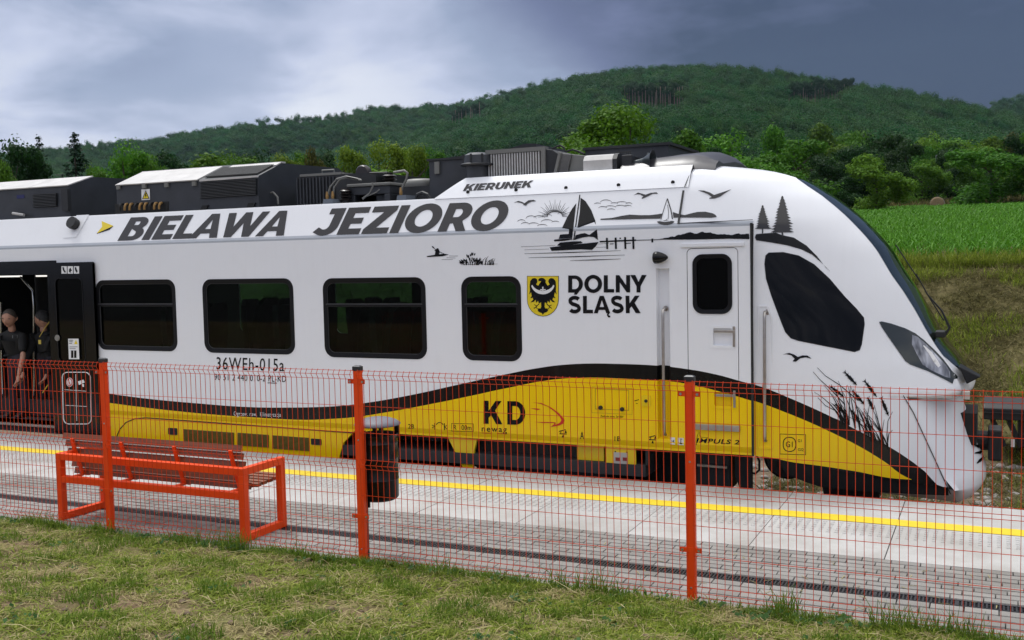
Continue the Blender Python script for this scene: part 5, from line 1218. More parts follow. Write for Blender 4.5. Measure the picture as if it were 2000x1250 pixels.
flat('camera_sign', [[(152, 745), (163, 741.5), (165.5, 747), (154, 752)], [(160, 750), (164, 750), (164, 755.5), (161, 755.5)]], W_, leaf)
# ------------------------------------------------------------------ roof equipment
RF = 2*YC
M['grey_dark'] = mat('roof_unit_black_paint', (0.014, 0.015, 0.017), 0.5, var=.3, vscale=4)
M['ins'] = mat('insulator_brown_black', (0.022, 0.017, 0.016), 0.35)
M['cable_grey'] = mat('cable_grey', (0.16, 0.16, 0.15), 0.5)
M['cable_ochre'] = mat('cable_gland_ochre', (0.30, 0.17, 0.05), 0.5)
M['fin'] = mat('radiator_fin', (0.50, 0.49, 0.47), 0.4, metal=.4, var=.15, vscale=20)
DZ = 2.895
def unit(name, xa, xb, yf, z_eave, z_ridge, yr, cover=True, mat_=None):
    """roof box with a sloping cover towards the platform; returns the box part"""
    yb = RF-yf; q = MB(); yrb = RF-yr
    q.prism([(yf, DZ), (yf, z_eave), (yr, z_ridge), (yrb, z_ridge+.02), (yb, z_eave), (yb, DZ)], xa, xb, 'x')
    o = q.build(name, mat_ or M['grey_box'], train)
    return o
# first unit from the left
yf = 3.98; e0 = onY(135, 362, yf); r0_ = onY(164, 347, 4.42)
xa = -10.9; xb = float(e0[0])
u1 = unit('roof_unit', xa, xb, yf, float(e0[2]), float(r0_[2]), 4.42)
def cover(par, xa, xb, y0, z0, y1, z1, name='unit_cover', m_=None, n=1):
    d = Vector((0, y1-y0, z1-z0)).normalized(); nn = Vector((0, -d.z, d.y))
    for i in range(n):
        a = xa+(xb-xa)*i/n+.006; b = xa+(xb-xa)*(i+1)/n-.006; q = MB()
        p = [Vector((x, y, z)) for x, y, z in ((a, y0-.02, z0-.012), (b, y0-.02, z0-.012), (b, y1, z1), (a, y1, z1))]
        q.add([tuple(v+nn*.004) for v in p]+[tuple(v+nn*.018) for v in p], [(0, 1, 2, 3), (4, 5, 6, 7), (0, 1, 5, 4), (1, 2, 6, 5), (2, 3, 7, 6), (3, 0, 4, 7)])
        q.build(name, m_ or M['grey_light'], par)
x_split = onY(82, 354, 4.2)[0]
cover(u1, xa, x_split, yf, float(e0[2]), 4.42, float(r0_[2])); cover(u1, x_split, xb, yf, float(e0[2]), 4.42, float(r0_[2]))
def grille(par, px_, Y, n, horiz=True, name='grille', m1=None, m2=None):
    """px_: photo corners TL, TR, BR, BL on plane Y"""
    c = [onY(x, y, Y) for x, y in px_]; q = MB(); q.quad(*[tuple(p) for p in c]); g_ = q.build(name, m1 or M['slot_black'], par, fix=False)
    q = MB()
    for i in range(n):
        t = (i+.5)/n
        a, b = (c[0]+(c[3]-c[0])*t, c[1]+(c[2]-c[1])*t) if horiz else (c[0]+(c[1]-c[0])*t, c[3]+(c[2]-c[3])*t)
        w = np.linalg.norm((c[3]-c[0]) if horiz else (c[1]-c[0]))/n*.45
        q.bar(a-np.array([0, .012, 0]), b-np.array([0, .012, 0]), w if not horiz else .012, .012 if not horiz else w, (0, 1, 0) if not horiz else (0, 0.3, 1))
    o = q.build('fin', m2 or M['grey_dark'], g_); o['kind'] = 'stuff'; return g_
grille(u1, [(65, 379), (111, 376.5), (111, 403), (65, 405.5)], yf-.015, 9)
q = MB(); c = [onY(x, y, yf-.006) for x, y in ((32.5, 381), (47.5, 380), (47.5, 387), (32.5, 388))]; q.quad(*[tuple(p) for p in c]); q.build('maker_label', mat('blue_label', (.01, .012, .09), .4), u1, fix=False)
q = MB(); q.tube([tuple(onY(x, y, yf-.06)) for x, y in ((25, 416.5), (47, 420))], .02, 8); q.build('handle_tube', M['grey_light'], train, smooth=40)
q = MB(); q.tube([tuple(onY(x, y, 4.3)) for x, y in ((152, 395), (163, 394), (170, 402), (170, 413))], .012, 6); q.build('cable', M['cable_grey'], train, smooth=60)
q = MB(); a = onY(120, 370, yf-.05); b = onY(126, 412, yf-.05); q.box(a[0], a[0]+.12, yf-.06, yf, b[2], a[2]); q.build('hinge_post', M['grey_dark'], u1)
# second unit, with a louvred bay
yf = 3.96; yr = 4.45
eL, eM, eR = onY(227, 362, yf), onY(388, 353, yf), onY(504, 344, yf); rL, rR = onY(264, 338, yr), onY(537, 320.5, yr)
ze = float((eL[2]+eR[2])/2); zrg = float((rL[2]+rR[2])/2)
u2 = unit('roof_unit', float(eL[0]), float(eR[0]), yf, ze, zrg, yr)
cover(u2, float(eL[0]), float(eM[0]), yf, ze, yr, zrg)
q = MB(); q.box(float(eL[0])-.01, float(eR[0])+.01, yr-.01, yr+.06, zrg, zrg+.02); q.build('ridge_cap', M['grey_light'], u2)
grille(u2, [(392, 356), (501, 349), (501, 381), (392, 388)], yf-.012, 11)
# sloping louvre
nl = Vector((0, yr-yf, zrg-ze)).normalized(); q = MB(); xm, xr_ = float(eM[0])+.05, float(eR[0])-.05
sl0 = [(xm, yf+.05, ze+.05*nl.z/nl.y+.012), (xr_, yf+.05, ze+.05*nl.z/nl.y+.012), (xr_, yf+.40, ze+.40*nl.z/nl.y+.012), (xm, yf+.40, ze+.40*nl.z/nl.y+.012)]
q.quad(*sl0); gl = q.build('grille', M['slot_black'], u2, fix=False); q = MB()
for i in range(26):
    x = xm+(xr_-xm)*(i+.5)/26; q.bar((x, sl0[0][1], sl0[0][2]+.006), (x, sl0[2][1], sl0[2][2]+.006), .012, .012)
o = q.build('fin', M['grey_dark'], gl); o['kind'] = 'stuff'
q = MB(); q.bar(tuple(onY(390, 353, yf-.03)), tuple(onY(504, 344.5, yf-.03)), .02, .02); q.build('unit_trim', M['grey_light'], u2)
cover(u2, float(eM[0])+.15, float(eR[0]), yf+.40, ze+(zrg-ze)*.82, yr, zrg)
for xp, yp in ((231, 363), (281, 361), (325, 358.5), (379, 356)):
    a = onY(xp, yp, yf-.02); q = MB(); q.box(a[0]-.03, a[0]+.03, yf-.03, yf, a[2]-.045, a[2]+.01); q.build('latch', M['cable_grey'], u2)
q = MB(); c = [onY(x, y, yf-.006) for x, y in ((276, 370), (292.5, 369), (293, 390), (276.5, 391))]; q.quad(*[tuple(p) for p in c]); wl2 = q.build('warning_sign', M['decal_white'], u2, fix=False)
def flatY(name, loops, Y, m_, par):
    q = MB()
    for l in loops: q.add([tuple(onY(x, y, Y)) for x, y in l], [tuple(range(len(l)))])
    return q.build(name, m_, par, fix=False)
flatY('warning_triangle_edge', [[(277.5, 389), (292, 388), (284.5, 371.5)]], yf-.008, K, wl2); flatY('warning_triangle', [[(279.5, 387.7), (290, 387), (284.6, 374.5)]], yf-.010, M['decal_yellow'], wl2)
flatY('warning_bolt', [[(284, 377), (286, 377), (285, 381), (286.5, 381), (283.8, 386), (284.2, 382.3), (282.8, 382.3)]], yf-.012, K, wl2)
for i in range(9):
    xp = 234+i*9.6; q = MB(); q.tube([tuple(onY(xp+7, 398.5-i*.3, yf+.02)), tuple(onY(xp+2, 399-i*.3, yf-.05)), tuple(onY(xp, 404-i*.3, yf-.06)), tuple(onY(xp, 411-i*.35, yf-.05))], .016, 6)
    q.build('cable_gland', M['cable_ochre'] if i % 3 else M['rubber'], train, smooth=60)
q = MB(); a, b = onY(226, 399, yf+.01), onY(331, 410, yf+.01); q.box(a[0], b[0], yf-.004, yf+.02, DZ, a[2]); q.build('cable_bay', M['slot_black'], u2)
for x0_, x1_ in ((388, 400), (478, 492)):
    a, b = onY(x0_, 390, yf-.01), onY(x1_, 400, yf-.01); q = MB(); q.prism([(a[0], DZ+.02), (b[0], DZ+.02), (b[0]+.06, DZ+.12), (a[0]+.06, DZ+.12)], yf-.02, yf, 'y'); q.build('lifting_slot', M['slot_black'], u2)
q = MB(); q.tube([tuple(onY(x, y, 4.2)) for x, y in ((522, 378), (534, 376), (542, 385), (543.5, 399))], .014, 6); q.build('cable', M['cable_grey'], train, smooth=60)
# ribbed transformer box
yb3 = 4.35; c = [onY(x, y, yb3) for x, y in ((580, 346), (660, 340), (690, 398), (580, 398))]
q = MB(); q.box(c[0][0], c[1][0]+.55, yb3, 5.7, DZ, c[0][2]); u3 = q.build('ribbed_unit', M['grey_dark'], train)
q = MB(); xx = c[0][0]
while xx < c[1][0]-.02: q.box(xx, xx+.018, yb3-.02, yb3, DZ, c[0][2]-.02); xx += .05
o = q.build('rib', M['grey_box'], u3); o['kind'] = 'stuff'
q = MB(); q.box(c[0][0]+.05, c[1][0]+.05, yb3-.01, yb3+.06, c[0][2], c[0][2]+.03).box(c[1][0]+.05, c[1][0]+.1, yb3, 5.6, c[0][2]-.01, c[0][2]+.02); q.build('box_edge', M['cable_grey'], u3)
q = MB(); a = onY(641, 340, 4.5); q.tube([(a[0]-.09, 4.5, a[2]-.03), (a[0]-.09, 4.5, a[2]+.05), (a[0]+.09, 4.5, a[2]+.05), (a[0]+.09, 4.5, a[2]-.03)], .012, 5); q.build('lifting_handle', M['cable_grey'], u3)
# main breaker: frame, insulators, cables
yB = 4.25; c = [onY(x, y, yB) for x, y in ((682, 366), (761, 362), (761, 391), (682, 394))]
q = MB(); q.box(c[0][0], c[1][0], yB, 5.3, c[0][2]-.10, c[0][2]).box(c[0][0], c[0][0]+.08, yB, 5.3, DZ, c[0][2]-.10).box(c[1][0]-.08, c[1][0], yB, 5.3, DZ, c[0][2]-.10).box(c[0][0]+.08, c[1][0]-.08, yB+.1, 5.3, DZ, c[0][2]-.10)
q.build('breaker_frame', M['grey_box'], train, bevel=.008)
q = MB(); q.box(c[0][0]-.02, c[1][0]+.02, yB-.03, 5.35, c[0][2], c[0][2]+.035); q.build('breaker_top', M['cable_grey'], train, bevel=.008)
def insulator(xp, ytop, ybot, Y, r=.075, n=3):
    a, b = onY(xp, ytop, Y), onY(xp, ybot, Y); h = a[2]-b[2]; q = MB(); pf = [(r*.9, 0), (r*.9, .03)]
    for i in range(n):
        z = h*(i+.6)/(n+.6); pf += [(r*.62, z-h/(n*2.6)), (r*1.25, z), (r*.6, z+.025)]
    pf += [(r*.6, h*.93), (r*.75, h*.94), (r*.75, h)]
    q.lathe(pf, (b[0], Y, b[2]), 18); return q.build('insulator', M['ins'], train, smooth=40)
insulator(717, 341, 363, 4.45); insulator(761, 337, 362, 4.5); insulator(675, 368, 394, 4.2, .06, 4)
q = MB(); a = onY(713, 338, 4.45); q.lathe([(.085, -.05), (.10, -.03), (.10, .03), (.085, .05)], (a[0]-.02, 4.45, a[2]), 14, 'y'); q.build('breaker_head', M['ins'], train, smooth=40)
for pts, r_w, m_ in (([(722, 338.5), (757, 337.5)], .014, 'rubber'), ([(769, 337), (790, 333.5), (796, 338), (794, 350), (786, 366), (783, 378)], .016, 'cable_grey'), ([(639, 386), (645, 365), (658, 350), (676, 345), (700, 350)], .014, 'cable_grey'), ([(650, 386), (653, 366), (664, 350), (680, 346), (706, 352)], .014, 'cable_grey'), ([(727, 356), (728, 364), (722, 378), (708, 388)], .012, 'cable_grey'), ([(741, 370), (735, 376), (715, 384), (709, 390)], .008, 'cable_grey')):
    q = MB(); q.tube([tuple(onY(x, y, 4.15)) for x, y in pts], r_w, 6); q.build('cable', M[m_], train, smooth=60)
for xp, yp in ((639, 384), (650, 383), (783, 376)):
    a = onY(xp, yp, 4.14); q = MB(); q.lathe([(.016, -.03), (.02, .0), (.012, .06)], (a[0], 4.14, a[2]), 8); q.build('cable_gland', M['cable_ochre'], train)
for x0_, x1_, y0_, y1_ in ((628, 652, 388, 397), (772, 796, 380.5, 390)):
    a, b = onY(x0_, y1_, 4.0), onY(x1_, y0_, 4.0); q = MB(); q.prism([(a[0], DZ), (b[0], DZ), (b[0]-.03, b[2]), (a[0]+.03, b[2])], 4.0, 4.25, 'y'); q.build('terminal_box', mat('terminal_grey_blue', (.13, .15, .18), .5) if 'tgb' not in M else M['tgb'], train)
a = onY(823, 366, 4.5); q = MB(); q.lathe([(.02, .10), (.16, .095), (.21, .07), (.22, .03), (.21, 0)][::-1], (a[0], 4.5, a[2]), 24); q.build('antenna_dome', M['cable_grey'], train, smooth=50)
q = MB(); q.box(a[0]-.2, a[0]+.25, 4.3, 4.9, DZ, a[2]); q.tube([tuple(onY(x, y, 4.1)) for x, y in ((812, 388), (815, 380), (825, 376), (835, 380), (840, 388))], .02, 6); q.build('antenna_base', M['grey_dark'], train)
# tall dark case and cowl vent
Y4 = 4.25; c = [onY(x, y, Y4) for x, y in ((838, 314), (955, 308), (955, 380), (838, 384))]
q = MB(); q.box(c[0][0], c[1][0], Y4, 5.9, DZ, float(c[0][2]+c[1][2])/2); u4 = q.build('equipment_box', M['grey_box'], train)
zt = float(c[0][2]+c[1][2])/2
q = MB(); q.box(c[0][0]-.02, c[1][0]+.02, Y4-.02, 5.92, zt, zt+.025); q.build('box_lid', M['grey_dark'], u4)
q = MB(); a = onY(853.5, 326, Y4-.02); q.box(a[0]-.03, a[0]+.03, Y4-.03, Y4, a[2]-.08, a[2]+.06); q.build('latch', M['cable_grey'], u4)
q = MB(); a, b = onY(880, 304.5, 4.6), onY(928, 308, 4.6); q.box(a[0], b[0], 4.6, 5.4, zt+.02, a[2]-.01); q.build('lid_hatch', M['grey_dark'], u4)
a = onY(933, 325, 4.12); q = MB(); q.lathe([(.13, -.28), (.13, .0), (.19, .005), (.20, .02), (.17, .035), (.16, .12), (.10, .15), (0, .155)], (a[0], 4.12, a[2]), 20); cowl = q.build('cowl_vent', M['grey_box'], train, smooth=35)
q = MB()
for k_ in range(8):
    an = k_*math.pi/4; q.box(a[0]+.165*math.cos(an)-.01, a[0]+.165*math.cos(an)+.01, 4.12+.165*math.sin(an)-.01, 4.12+.165*math.sin(an)+.01, a[2]+.02, a[2]+.13)
q.build('cowl_rib', M['grey_dark'], cowl)
# radiator with bright fins
Y5 = 4.15; c = [onY(x, y, Y5) for x, y in ((955, 297), (1063, 291), (1063, 340), (955, 346))]
ztop = float(c[0][2]+c[1][2])/2
q = MB(); q.box(c[0][0], c[1][0], Y5, 5.7, DZ+.05, ztop); u5 = q.build('radiator', M['grey_dark'], train)
q = MB(); nfin = 21
for i in range(nfin):
    x = c[0][0]+(c[1][0]-c[0][0])*(i+.5)/nfin; q.box(x-.008, x+.008, Y5-.045, Y5, DZ+.08, ztop-.03)
for_i = q.build('fin', M['fin'], u5); for_i['kind'] = 'stuff'
q = MB(); q.box(c[0][0]-.02, c[1][0]+.03, Y5-.055, Y5+.05, ztop-.025, ztop+.02).box(c[1][0]-.02, c[1][0]+.03, Y5-.055, Y5+.03, DZ+.05, ztop-.025); q.build('radiator_frame', M['cable_grey'], u5)
q = MB(); a, b = onY(1003, 290, 4.7), onY(1053, 282, 4.7); q.prism([(a[0], ztop), (b[0]+.03, ztop), (b[0], b[2]), (b[0]-.12, b[2]+.01), (a[0]+.02, a[2])], 4.6, 5.5, 'y'); q.build('radiator_cap', M['grey_dark'], u5)
# ducts and white cover
Y6 = 4.12
def duct(name, pts, ya, yb_, m_):
    q = MB(); P = [onY(x, y, ya) for x, y in pts]; q.prism([(p[0], p[2]) for p in P], ya, yb_, 'y'); return q.build(name, m_, train, bevel=.008)
M['duct_grey'] = mat('duct_galvanised', (.11, .108, .105), .5, metal=.3, var=.25, vscale=6)
duct('bellows', [(1063, 291), (1078, 292), (1090, 300), (1082, 341), (1063, 341)], Y6, 5.2, M['grey_dark'])
duct('duct_flange', [(1090, 296), (1096, 297), (1086, 341), (1080, 341)], Y6-.03, 5.2, M['cable_grey'])
duct('duct', [(1096, 299), (1116, 301), (1108, 341), (1086, 341)], Y6, 5.2, M['duct_grey']); duct('duct', [(1116, 301), (1145, 304), (1139, 341), (1108, 341)], Y6+.03, 5.2, M['cable_grey'])
q = MB(); P = [onY(x, y, 4.06) for x, y in ((1146, 303), (1196, 301), (1190, 339), (1139, 341))]; zt6 = P[0][2]
q.prism([(4.06, DZ), (4.06, zt6-.06), (4.10, zt6-.01), (4.16, zt6+.005), (5.3, zt6+.005), (5.3, DZ)], float(P[3][0]), float(P[1][0]), 'x'); wc = q.build('air_intake_cover', M['grey_light'], train, bevel=.006)
q = MB(); q.prism([(4.055, DZ), (4.055, zt6-.058), (4.098, zt6-.006), (4.16, zt6+.01), (5.3, zt6+.01), (5.3, DZ)], float(P[1][0])+.002, float(P[1][0])+.05, 'x'); q.build('cover_end', M['grey_dark'], wc)
q = MB(); q.tube([tuple(onY(x, y, 4.8)) for x, y in ((1078, 291), (1086, 287), (1094, 284), (1101, 288), (1104, 297), (1118, 292), (1130, 296), (1141, 301))], .012, 5); q.build('cable', M['rubber'], train)
# long box at the back
Y7 = 4.9; c = [onY(x, y, Y7) for x, y in ((1143, 293), (1305, 284), (1305, 330), (1143, 330))]; zt7 = float(c[0][2]+c[1][2])/2
q = MB(); q.box(c[0][0], c[1][0], Y7, 6.1, DZ, zt7); u7 = q.build('equipment_box', M['grey_box'], train)
q = MB(); q.box(c[0][0]-.02, c[1][0]+.03, Y7-.03, 6.12, zt7, zt7+.03); q.build('box_lid', M['grey_dark'], u7)
q = MB()
a, b = onY(1202, 298, 4.7), onY(1232, 313, 4.7)
for i in range(9): x = a[0]+(b[0]-a[0])*i/8; q.bar((x, 4.7, a[2]), (x, 4.7, b[2]), .008)
for z in (a[2], b[2], (a[2]+b[2])/2): q.bar((a[0], 4.7, z), (b[0], 4.7, z), .01)
o = q.build('wire_guard', M['rubber'], train); o['kind'] = 'stuff'
# twin horns
a = onY(1220, 320, 4.15); b = onY(1253, 317, 4.15); M['horn'] = mat('horn_grey_green', (.045, .055, .058), .3, metal=.5)
q = MB(); q.box(a[0]-.02, a[0]+.10, 4.1, 4.2, a[2]-.08, a[2]+.09); hb = q.build('horn', M['grey_dark'], train, bevel=.01)
q = MB(); q.lathe([(.02, .08), (.03, .14), (.05, .22), (.085, .285), (.125, .31), (.128, .315), (.10, .30), (.03, .18)], (a[0], 4.15, a[2]+.005), 22, 'x'); q.build('horn_bell', M['horn'], hb, smooth=50)
q = MB(); c_ = onY(1263, 316, 4.5); q.lathe([(.10, 0), (.085, .01), (.03, .12), (.0, .15)], (c_[0]+.02, 4.5, c_[2]), 18, 'x'); q.build('horn_bell', M['horn'], hb, smooth=50)
# smooth dark fairing leading to the cab roof
q = MB(); prof = [(1212, 327, 320, 320), (1240, 325, 316, 312), (1290, 322, 307, 306), (1330, 320, 303, 302), (1352, 319, 301.5, 301), (1368, 319.5, 305, 302), (1385, 320, 313, 308), (1399, 321, 320, 320)]
rows_ = []
for xp, yb_, ym_, yt_ in prof:
    A = onY(xp, yb_, 4.05); B_ = onY(xp, ym_, 4.35); C_ = onY(xp, yt_, 4.9)
    zz = [min(A[2], 3.20)-.06, A[2], (A[2]+B_[2])/2+.03, B_[2], C_[2]+.01]; yy = [4.0, 4.05, 4.16, 4.35, 4.9]
    rows_.append([(A[0], y, z) for y, z in zip(yy, zz)]+[(A[0], RF-y, z) for y, z in zip(yy[::-1], zz[::-1])])
grid(q, rows_); q.add(rows_[0], [tuple(range(10))]); q.add(rows_[-1], [tuple(range(10))])
q.build('dark_fairing', mat('dark_grey_gloss', (.030, .029, .036), .34), train, smooth=60)
q = MB(); q.box(-1.0, 1.46, YS+.34, RF-YS-.34, 2.895, 3.10); q.build('roof_step', M['grey_dark'], train)
# ------------------------------------------------------------------ people in the doorway
M['skin'] = mat('skin', (.42, .22, .15), .55, var=.08, vscale=30); M['hair_grey'] = mat('hair_greying_brown', (.055, .045, .038), .7, var=.4, vscale=60); M['hair_dark'] = mat('hair_dark_grey', (.028, .026, .026), .7, var=.4, vscale=60)
M['tee'] = mat('black_t_shirt', (.010, .010, .011), .85, var=.25, vscale=7); M['jeans'] = mat('dark_work_trousers', (.022, .020, .030), .9, var=.25, vscale=9); M['shoe'] = mat('black_shoe', (.012, .012, .012), .5)
def skin_mesh(name, chains, root, m_, parent, levels=1):
    """joints (position, radius) grouped in chains that share their first joint by index"""
    vs, rs_, es = [], [], []
    for base, pts in chains:
        prev = base
        for p, r in pts:
            vs.append(p); rs_.append(r); i = len(vs)-1
            if prev is not None: es.append((prev, i))
            prev = i
    me = bpy.data.meshes.new(name); me.from_pydata(vs, es, []); o = bpy.data.objects.new(name, me); COL.objects.link(o)
    m = o.modifiers.new('skin', 'SKIN'); m.use_smooth_shade = True
    for i, r in enumerate(rs_): me.skin_vertices[0].data[i].radius = (r, r) if not isinstance(r, tuple) else r
    me.skin_vertices[0].data[root].use_root = True
    s = o.modifiers.new('sub', 'SUBSURF'); s.levels = levels; s.render_levels = levels
    d = bpy.context.evaluated_depsgraph_get(); me2 = bpy.data.meshes.new_from_object(o.evaluated_get(d)); bpy.data.objects.remove(o)
    me2.name = name; me2.materials.clear(); me2.materials.append(m_)
    o = bpy.data.objects.new(name, me2); COL.objects.link(o); o.parent = parent; o.matrix_parent_inverse = pinv(parent); return o
def head(c, yaw, pitch, roll_, size, hairm, parent, ear=True):
    """egg-shaped head with brow, nose, lips, chin, ears; faces -Y at yaw 0"""
    q = MB(); n, k_ = 22, 16; R_ = Matrix.Rotation(yaw, 3, 'Z') @ Matrix.Rotation(pitch, 3, 'X') @ Matrix.Rotation(roll_, 3, 'Y'); h = size
    def pt(th, ph):
        x = math.sin(ph)*math.sin(th)*.36; y = -math.sin(ph)*math.cos(th)*.43; z = math.cos(ph)*.5
        f = max(0, math.cos(th))*math.sin(ph)
        if z < -.05: x *= 1-.55*((-z-.05)/.45)**1.3; y *= 1-.22*((-z-.05)/.45)
        if f > 0:
            y -= .11*math.exp(-(x/.055)**2-((z+.08)/.10)**2)*(1 if z < .05 else .5)
            y -= .025*math.exp(-((z+.235)/.045)**2-(x/.12)**2); y += .045*math.exp(-((z-.035)/.05)**2-((abs(x)-.14)/.07)**2)
            y -= .02*math.exp(-((z-.115)/.04)**2-(x/.24)**2); y -= .045*math.exp(-((z+.42)/.07)**2-(x/.12)**2)
        return Vector((x, y, z))
    vs = []
    for i in range(k_+1):
        for j in range(n): vs.append(pt(2*math.pi*j/n, math.pi*(.0001+i/k_*.9998)))
    fs = [(i*n+j, i*n+(j+1) % n, (i+1)*n+(j+1) % n, (i+1)*n+j) for i in range(k_) for j in range(n)]
    if ear:
        for s in (-1, 1):
            b = len(vs); vs += [Vector((s*.35, .02, .09)), Vector((s*.41, .09, .10)), Vector((s*.41, .10, -.02)), Vector((s*.36, .04, -.13)), Vector((s*.34, .0, -.05)), Vector((s*.34, .08, .0))]
            fs += [(b, b+1, b+5), (b+1, b+2, b+5), (b+2, b+3, b+5), (b+3, b+4, b+5), (b+4, b, b+5)]
    C_ = Vector(c); T = lambda v: tuple(C_+R_ @ (v*h))
    q.add([T(v) for v in vs], fs); ho = q.build('head', M['skin'], parent, smooth=60)
    q = MB(); vs = []; fs = []; i0 = k_
    for i in range(k_+1):
        for j in range(n):
            th = 2*math.pi*j/n; ph = math.pi*(.0001+i/k_*(.24+.42*((1-math.cos(th))/2)**.8))
            v = pt(th, ph); vs.append(v*1.03+Vector((0, .010, .012)))
    fs = [(i*n+j, i*n+(j+1) % n, (i+1)*n+(j+1) % n, (i+1)*n+j) for i in range(k_) for j in range(n)]
    q.add([T(v) for v in vs], fs); q.build('hair', hairm, ho, smooth=60)
    for s in (-1, 1):
        q = MB(); q.lathe([(.0, -.018), (.035, -.010), (.042, .0), (.02, .012)], (0, 0, 0), 10, 'y'); q.v = [T(Vector(v)+Vector((s*.14, -.335, .03))) for v in q.v]; q.build('eye', M['eye'], ho)
        q = MB(); q.box(s*.14-.08, s*.14+.08, -.40, -.36, .09, .118); q.v = [T(Vector(v)) for v in q.v]; q.build('eyebrow', hairm, ho)
    q = MB(); q.box(-.085, .085, -.405, -.37, -.262, -.238); q.v = [T(Vector(v)) for v in q.v]; q.build('mouth', M['lip'], ho)
    return ho
M['eye'] = mat('eye_dark', (.03, .025, .02), .2); M['lip'] = mat('lip', (.25, .09, .07), .5)
def hand(wrist, d, side, parent, curl=.5):
    """palm with four fingers and a thumb hanging along d"""
    d = Vector(d).normalized(); s = Vector(side).normalized(); f = d.cross(s).normalized(); w = Vector(wrist)
    ch = [(None, [(tuple(w-d*.02), .026), (tuple(w+d*.045), (.036, .020)), (tuple(w+d*.085), (.038, .018))])]
    for i, (o_, l) in enumerate(((-.03, .065), (-.010, .075), (.011, .072), (.030, .055))):
        b = w+d*.085+s*o_; m1 = b+d*l*.55+f*.012*curl*3; m2 = m1+d*l*.45+f*.03*curl
        ch.append((2, [(tuple(b+d*.01), .010), (tuple(m1), .0088), (tuple(m2), .0078)]))
    ch.append((1, [(tuple(w+d*.04-s*.045), .012), (tuple(w+d*.08-s*.062+f*.01), .0095)]))
    return skin_mesh('hand', ch, 0, M['skin'], parent)
def person(label, X, Y, headpx, face, shirt, lean, hairm, arms, floor=.10):
    t = thing('person', (X, Y, floor), label, 'person', 'people standing inside the open train door'); hp = Vector(onY(headpx[0], headpx[1], Y-lean*.2)); sz = headpx[2]
    hipz = floor+.90; sh = Vector((X+(hp.x-X)*.55, Y-lean*.12, hp.z-.235)); hip = Vector((X, Y, hipz)); neck = sh+Vector(((hp.x-sh.x)*.5, -lean*.02, .09))
    # trousers with both legs
    ch = [(None, [(tuple(hip+Vector((0, 0, .10))), (.165, .115)), (tuple(hip), (.17, .12))])]
    for s in (-1, 1): ch.append((1, [(tuple(hip+Vector((s*.09, 0, -.10))), .10), (tuple(hip+Vector((s*.11, -.02, -.45))), .068), (tuple(Vector((X+s*.12, Y+.02, floor+.09))), .052)]))
    skin_mesh('trousers', ch, 1, M['jeans'], t)
    for s in (-1, 1):
        q = MB(); q.prism([(Y-.17, floor), (Y-.175, floor+.035), (Y-.06, floor+.095), (Y+.07, floor+.10), (Y+.09, floor)], X+s*.12-.045, X+s*.12+.045, 'x'); q.build('shoe', M['shoe'], t, bevel=.015)
    # torso as one shirt with sleeves
    ch = [(None, [(tuple(hip+Vector((0, 0, .06))), (.168, .12)), (tuple((hip+sh)/2), (.185, .13)), (tuple(sh-Vector((0, 0, .06))), (.19, .115)), (tuple(sh+Vector((0, 0, .03))), (.12, .085)), (tuple(neck-Vector((0, 0, .02))), .066)])]
    elb = []
    for s, (e, w) in zip((-1, 1), arms):
        a = sh+Vector((s*.19, 0, -.03)); e = sh+Vector(e); w = sh+Vector(w); elb.append((e, w)); mid = a+(e-a)*.80
        ch.append((2, [(tuple(a), .075), (tuple(mid), .058)]) if shirt == 'short' else (2, [(tuple(a), .078), (tuple(e), .056), (tuple(w), .042)]))
    skin_mesh('shirt', ch, 1, M['tee'], t)
    skin_mesh('neck', [(None, [(tuple(neck-Vector((0, 0, .07))), .056), (tuple(neck), .054), (tuple(hp-Vector((0, -.02, .05))), .052)])], 0, M['skin'], t)
    head(tuple(hp), face[0], face[1], face[2], sz, hairm, t)
    for s, (e, w) in zip((-1, 1), elb):
        a = sh+Vector((s*.19, 0, -.03)); 
        if shirt == 'short': skin_mesh('forearm', [(None, [(tuple(a+(e-a)*.72), .042), (tuple(e), .043), (tuple(e+(w-e)*.3), .041), (tuple(w), .028)])], 0, M['skin'], t)
        hand(tuple(w), tuple((w-e)+Vector((0, 0, -.05))), (0, -1, 0), t)
    return t
p1 = person('man in a black t-shirt leaning forward in the open train door', float(onY(35, 700, 4.15)[0]), 4.15, (18, 622, .265), (.45, .22, .10), 'short', 1.0, M['hair_grey'],
            [((-.27, -.08, -.30), (-.24, -.22, -.56)), ((.27, -.06, -.31), (.30, -.18, -.58))])
q = MB(); c = [onY(x, y, 3.95) for x, y in ((23, 654), (34, 653), (34, 661), (23, 661.5))]
def on_front(pts, tgt, off=.003):            # lay a print on the shirt
    sh = [o for o in tgt.children if o.name.startswith('shirt')][0]; b = BVHTree.FromPolygons([tuple(v.co) for v in sh.data.vertices], [tuple(p.vertices) for p in sh.data.polygons]); o_ = []
    for x, y in pts:
        d = Vector(ray(x, y)).normalized(); h = b.ray_cast(Vector(CAM), d); o_.append(tuple((h[0] or Vector(onY(x, y, 4.0)))-d*off))
    return o_
q = MB(); q.add(on_front([(24, 655), (34, 654.5), (34, 660), (24, 660.5)], p1), [(0, 1, 2, 3)]); q.build('shirt_print', mat('grey_print', (.16, .16, .17), .8), p1, fix=False)
p2 = person('grey-haired man in dark clothes seen from the side holding a yellow stick', float(onY(92, 700, 4.35)[0]), 4.35, (83, 624, .265), (-1.35, .12, 0), 'long', .15, M['hair_dark'],
            [((-.20, -.14, -.30), (-.12, -.30, -.52)), ((.22, .02, -.31), (.16, -.14, -.56))])
q = MB(); q.tube([tuple(onY(x, y, 4.0)) for x, y in ((83.5, 767), (94, 752))], .010, 6); st = q.build('folding_rule', mat('yellow_rule', (.60, .42, .05), .5), None); tag(st, 'short yellow folding rule in the hand of the man in dark clothes', 'rule')
